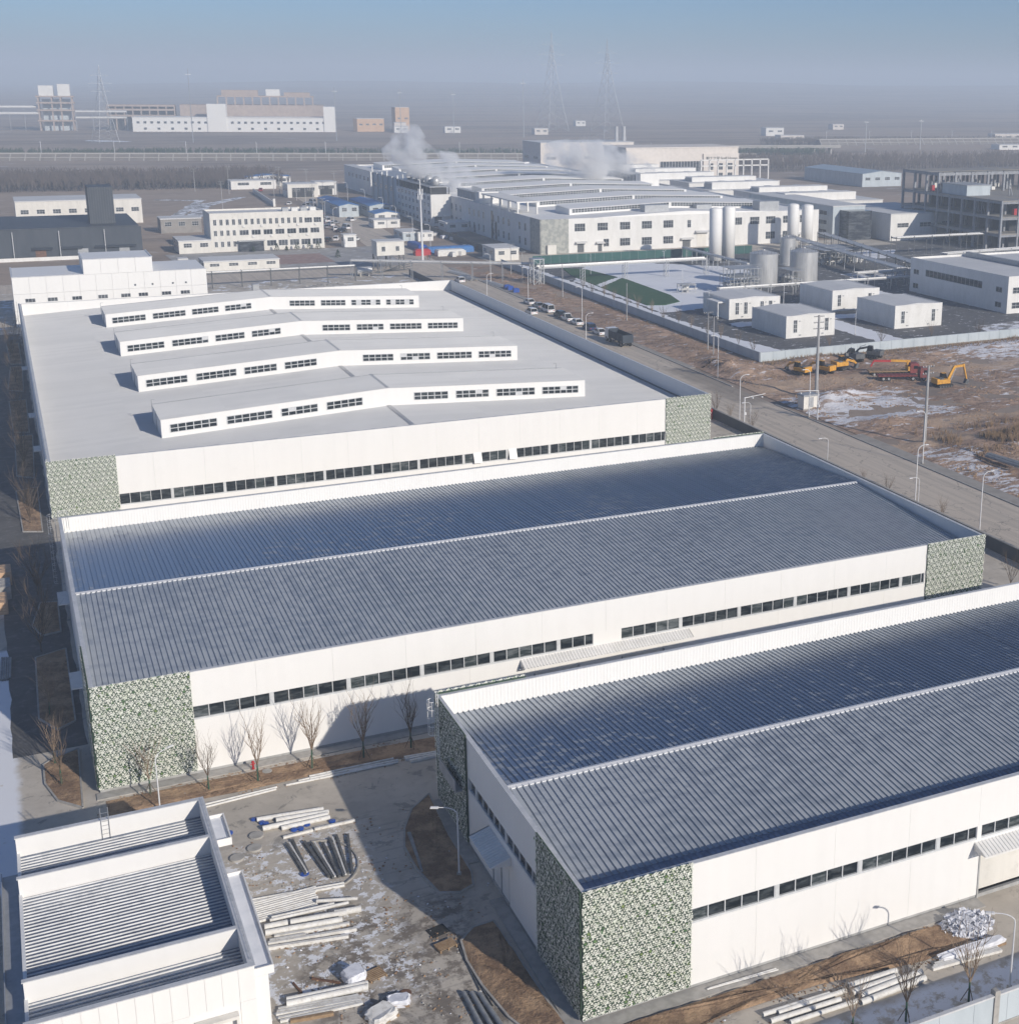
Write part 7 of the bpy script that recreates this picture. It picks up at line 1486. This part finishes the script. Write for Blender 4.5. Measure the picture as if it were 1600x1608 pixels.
t = thing('flyover', 'pale concrete flyover on piers beyond the staff building', 'bridge', (470, 872, 0), math.atan2(-18, 105)); mb = MB(); mb.box(0, 110, 0, 9, 5, 6.2); mb.build('deck', M_CONC, t)
for k in range(8): mb = MB(); mb.box(4 + k * 14, 5.4 + k * 14, 2, 7, 0, 5); mb.build('pier', M_CONC, t)
mb = MB(); mb.box(0, 110, -.2, 0, 6.2, 7.2); mb.build('barrier', M_CONC, t)
embank('far_embankment', 'long pale embankment at the right horizon', (640, 985), (1100, 960), 5, 8)
# far white works
Wf = thing('far_works', 'long white works hall with two tall blocks in the haze', 'factory', (103, 1388, 0), math.atan2(-40, 189)); 
mb = MB(); mb.box(0, 192, 0, 40, 0, 13.5); mb.build('wall', M_WHITE, Wf); mb = MB(); mb.box(70, 88, -1, 20, 0, 27); mb.build('block', M_WHITE, Wf); mb = MB(); mb.box(182, 194, -1, 20, 0, 25); mb.build('block', M_WHITE, Wf)
mb = MB(); mb.box(-.5, 192.5, -.5, 40.5, 13.5, 14.1); mb.build('coping', M_WHITE, Wf)
for k in range(30):
    if 68 < 4 + k * 6.3 < 86: continue
    mb = MB(); mb.box(4 + k * 6.3, 6.6 + k * 6.3, -.3, 0, 8, 10); mb.build('window', M_GLASS2, Wf)
    if k % 2: mb = MB(); mb.box(4 + k * 6.3, 6.6 + k * 6.3, -.3, 0, 2, 4); mb.build('window', M_GLASS2, Wf)
hall('brick_works', 'long tan works hall with gantry storey behind the white works', 152, 1420, 142, 40, 25, M_BROWNB, M_BROWNB, 22, 0, 'factory', rot=-.2)
t = thing('gantry_storey', 'open storey with roof huts on top of the tan works hall', 'frame', (190, 1425, 25), -.2)
for k in range(12): mb = MB(); mb.bar((k * 8.6, 0, 0), (k * 8.6, 0, 9), 1.4, 1.4); mb.build('post', M_BROWNB, t)
mb = MB(); mb.box(0, 96, -1, 20, 8, 9.5); mb.build('slab', M_BROWNB, t); mb = MB(); mb.box(4, 40, 2, 14, 9.5, 15); mb.build('roof_hut', M_BROWNB, t); mb = MB(); mb.box(48, 62, 2, 14, 9.5, 16); mb.build('roof_hut', M_WHITE2, t); mb = MB(); mb.box(66, 92, 2, 14, 9.5, 13); mb.build('roof_hut', M_BROWNB, t)
t = thing('frame_works', 'open-fronted tan frame building left of the white works', 'frame', (85, 1440, 0), -.2)
for k in range(9): mb = MB(); mb.bar((k * 8, 0, 0), (k * 8, 0, 23), 1.2, 1.2); mb.build('post', M_BROWNB, t)
for z in (13, 19, 23): mb = MB(); mb.box(0, 64, -1, 18, z, z + 1.8); mb.build('slab', M_BROWNB, t)
mb = MB(); mb.box(0, 64, 8, 18, 0, 23); mb.build('core', M_INT, t)
t = thing('process_structure', 'tall tan process structure with two pale boxes on top at far left', 'frame', (22, 1418, 0), -.1)
for x in (0, 12, 20, 30):
    for y in (0, 14): mb = MB(); mb.bar((x, y, 0), (x, y, 33), 1.3, 1.3); mb.build('post', M_BROWNB, t)
for z in (10, 20, 27, 33): mb = MB(); mb.box(-2, 32, -1.5, 15.5, z - 1, z + .4); mb.build('slab', M_BROWNB, t)
mb = MB(); mb.box(1, 14, 1, 13, 33.4, 43); mb.build('box', M_WHITE2, t); mb = MB(); mb.box(18, 29, 1, 13, 33.4, 44.5); mb.build('box', M_WHITE2, t); mb = MB(); mb.box(3, 28, 8, 14, 0, 30); mb.build('core', M_WALLGREY, t)
for i, (p, q, z) in enumerate((((-70, 1420), (22, 1420), 16), ((-70, 1424), (22, 1424), 22), ((54, 1412), (100, 1404), 18), ((54, 1416), (100, 1410), 12))): rack(ORD[i] + ' far pipe bridge from the left beside the process frame', (p, q), z, 4, 14, 4, M_STEEL, pr=.7)
hall('orange_house', 'low orange house right of the white works', 315, 1352, 28, 16, 13, M_ORANGE, None, 4, 0); hall('orange_tower', 'small tan tower block right of the orange house', 360, 1370, 15, 14, 24, M_ORANGE, None, 2, 0)
for i, (x, y, w_, h) in enumerate(((345, 1320, 14, 6), (352, 1345, 12, 9), (395, 1310, 16, 6), (640, 1050, 24, 6), (700, 1180, 20, 8), (870, 1020, 70, 7), (905, 900, 46, 5), (980, 930, 44, 5), (820, 840, 60, 4), (1020, 1080, 50, 6), (760, 880, 50, 4), (470, 1250, 14, 6), (610, 1480, 12, 6), (880, 1330, 14, 6), (1180, 1000, 40, 5))):
    hall('distant_house', ORD[i] + ' low pale building counted across the hazy plain', x, y, w_, 14, h, M_PINK if i % 2 else M_WHITE2, None, max(2, int(w_ / 9)), 0, group='scattered buildings on the plain', rot=-.15)
def pylon(label, x, y, h, w_, rot=.3):
    t = thing('pylon', label, 'pylon', (x, y, 0), rot, 'power pylons'); mb = MB(); lv = 9; L_ = []
    for k in range(lv + 1):
        z = h * .86 * k / lv; r = w_ / 2 * (1 - k / lv) ** 1.25 + .9; L_.append([(a * r, b * r, z) for a, b in ((-1, -1), (1, -1), (1, 1), (-1, 1))])
    tk = max(.14, h * .002)
    for k in range(lv):
        for i in range(4):
            j = (i + 1) % 4; mb.bar(L_[k][i], L_[k+1][i], tk * 1.3, tk * 1.3); mb.bar(L_[k][i], L_[k+1][j], tk * .7, tk * .7); mb.bar(L_[k][j], L_[k+1][i], tk * .7, tk * .7)
    mb.build('lattice', M_STEEL, t); mb = MB()
    for i in range(4): mb.bar(L_[lv][i], (0, 0, h), tk, tk)
    mb.build('peak', M_STEEL, t)
    for z, l in ((.66, .13), (.76, .16), (.86, .12)):
        mb = MB(); mb.bar((-h * l, 0, h * z), (h * l, 0, h * z), tk, tk); mb.bar((-h * l, 0, h * z), (0, 0, h * (z + .035)), tk * .7, tk * .7); mb.bar((h * l, 0, h * z), (0, 0, h * (z + .035)), tk * .7, tk * .7); mb.build('crossarm', M_STEEL, t)
    return t
pylon('tall lattice pylon left before the far works', 61, 1165, 62, 15); pylon('tall lattice pylon right of centre in the haze', 503, 1142, 92, 24, .2); pylon('fainter lattice pylon just left of the tall one in the haze', 526, 1343, 105, 24, .2)
for i, (x, y, h) in enumerate(((440, 1200, 55), (250, 1160, 46), (330, 1240, 44), (395, 1280, 42), (128, 1150, 60), (690, 900, 26), (620, 880, 26))):
    t = thing('far_pole', ORD[i] + ' slender pale mast standing on the hazy plain', 'mast', (x, y, 0), 0, 'slender masts on the plain'); mb = MB(); mb.tube((0, 0, 0), (0, 0, h), .42, .2, 6); mb.build('mast', M_STEEL, t); mb = MB(); mb.bar((-2.5, 0, h * .92), (2.5, 0, h * .92), .35, .35); mb.build('crossarm', M_POLEW, t)
# low hill line with a pale track
def hill(name, x0, x1, y0, h, seed):
    mb = MB(); n = 60; m_ = 10
    for j in range(m_ + 1):
        for i in range(n + 1):
            x = x0 + (x1 - x0) * i / n; f = j / m_; y = y0 + 3400 * f; e = math.sin(math.pi * min(1, i / n * 1.0)) ** .5; z = h * math.sin(f * math.pi / 2) ** 1.5 * e * (1 + .5 * mn.noise((x * .0012, y * .0012, seed))) - .5; mb.v.append((x, y, z))
    mb.f = [(j*(n+1)+i, j*(n+1)+i+1, (j+1)*(n+1)+i+1, (j+1)*(n+1)+i) for j in range(m_) for i in range(n)]; o = mb.build(name, bpy.data.materials['winter_fields'], smooth=True); o['kind'] = 'structure'
hill('hills', 200, 6400, 1900, 42, 3)
sheet('far_snow_patch', wob([(50, 1205), (62, 1202), (82, 1180), (78, 1172), (60, 1178), (48, 1192)], 2, 5), .08, M_SNOWF, 'stuff')
# ------------------------------------------------------------------ air
def haze(density=.00048):
    mb = MB(); Rh = 14000; mb.box(-Rh, Rh, -Rh, Rh, -1.2, 118)
    m = bpy.data.materials.new('haze_air'); m.use_nodes = True; t = m.node_tree; t.nodes.clear()
    v = N(t, 'VolumePrincipled'); v.inputs['Color'].default_value = (.76, .87, .99, 1); v.inputs['Density'].default_value = density; v.inputs['Anisotropy'].default_value = 0.0
    o = N(t, 'OutputMaterial'); t.links.new(v.outputs[0], o.inputs['Volume'])
    h = mb.build('haze', m); h['kind'] = 'stuff'; h['label'] = 'pale blue winter haze lying over the plain'
haze()
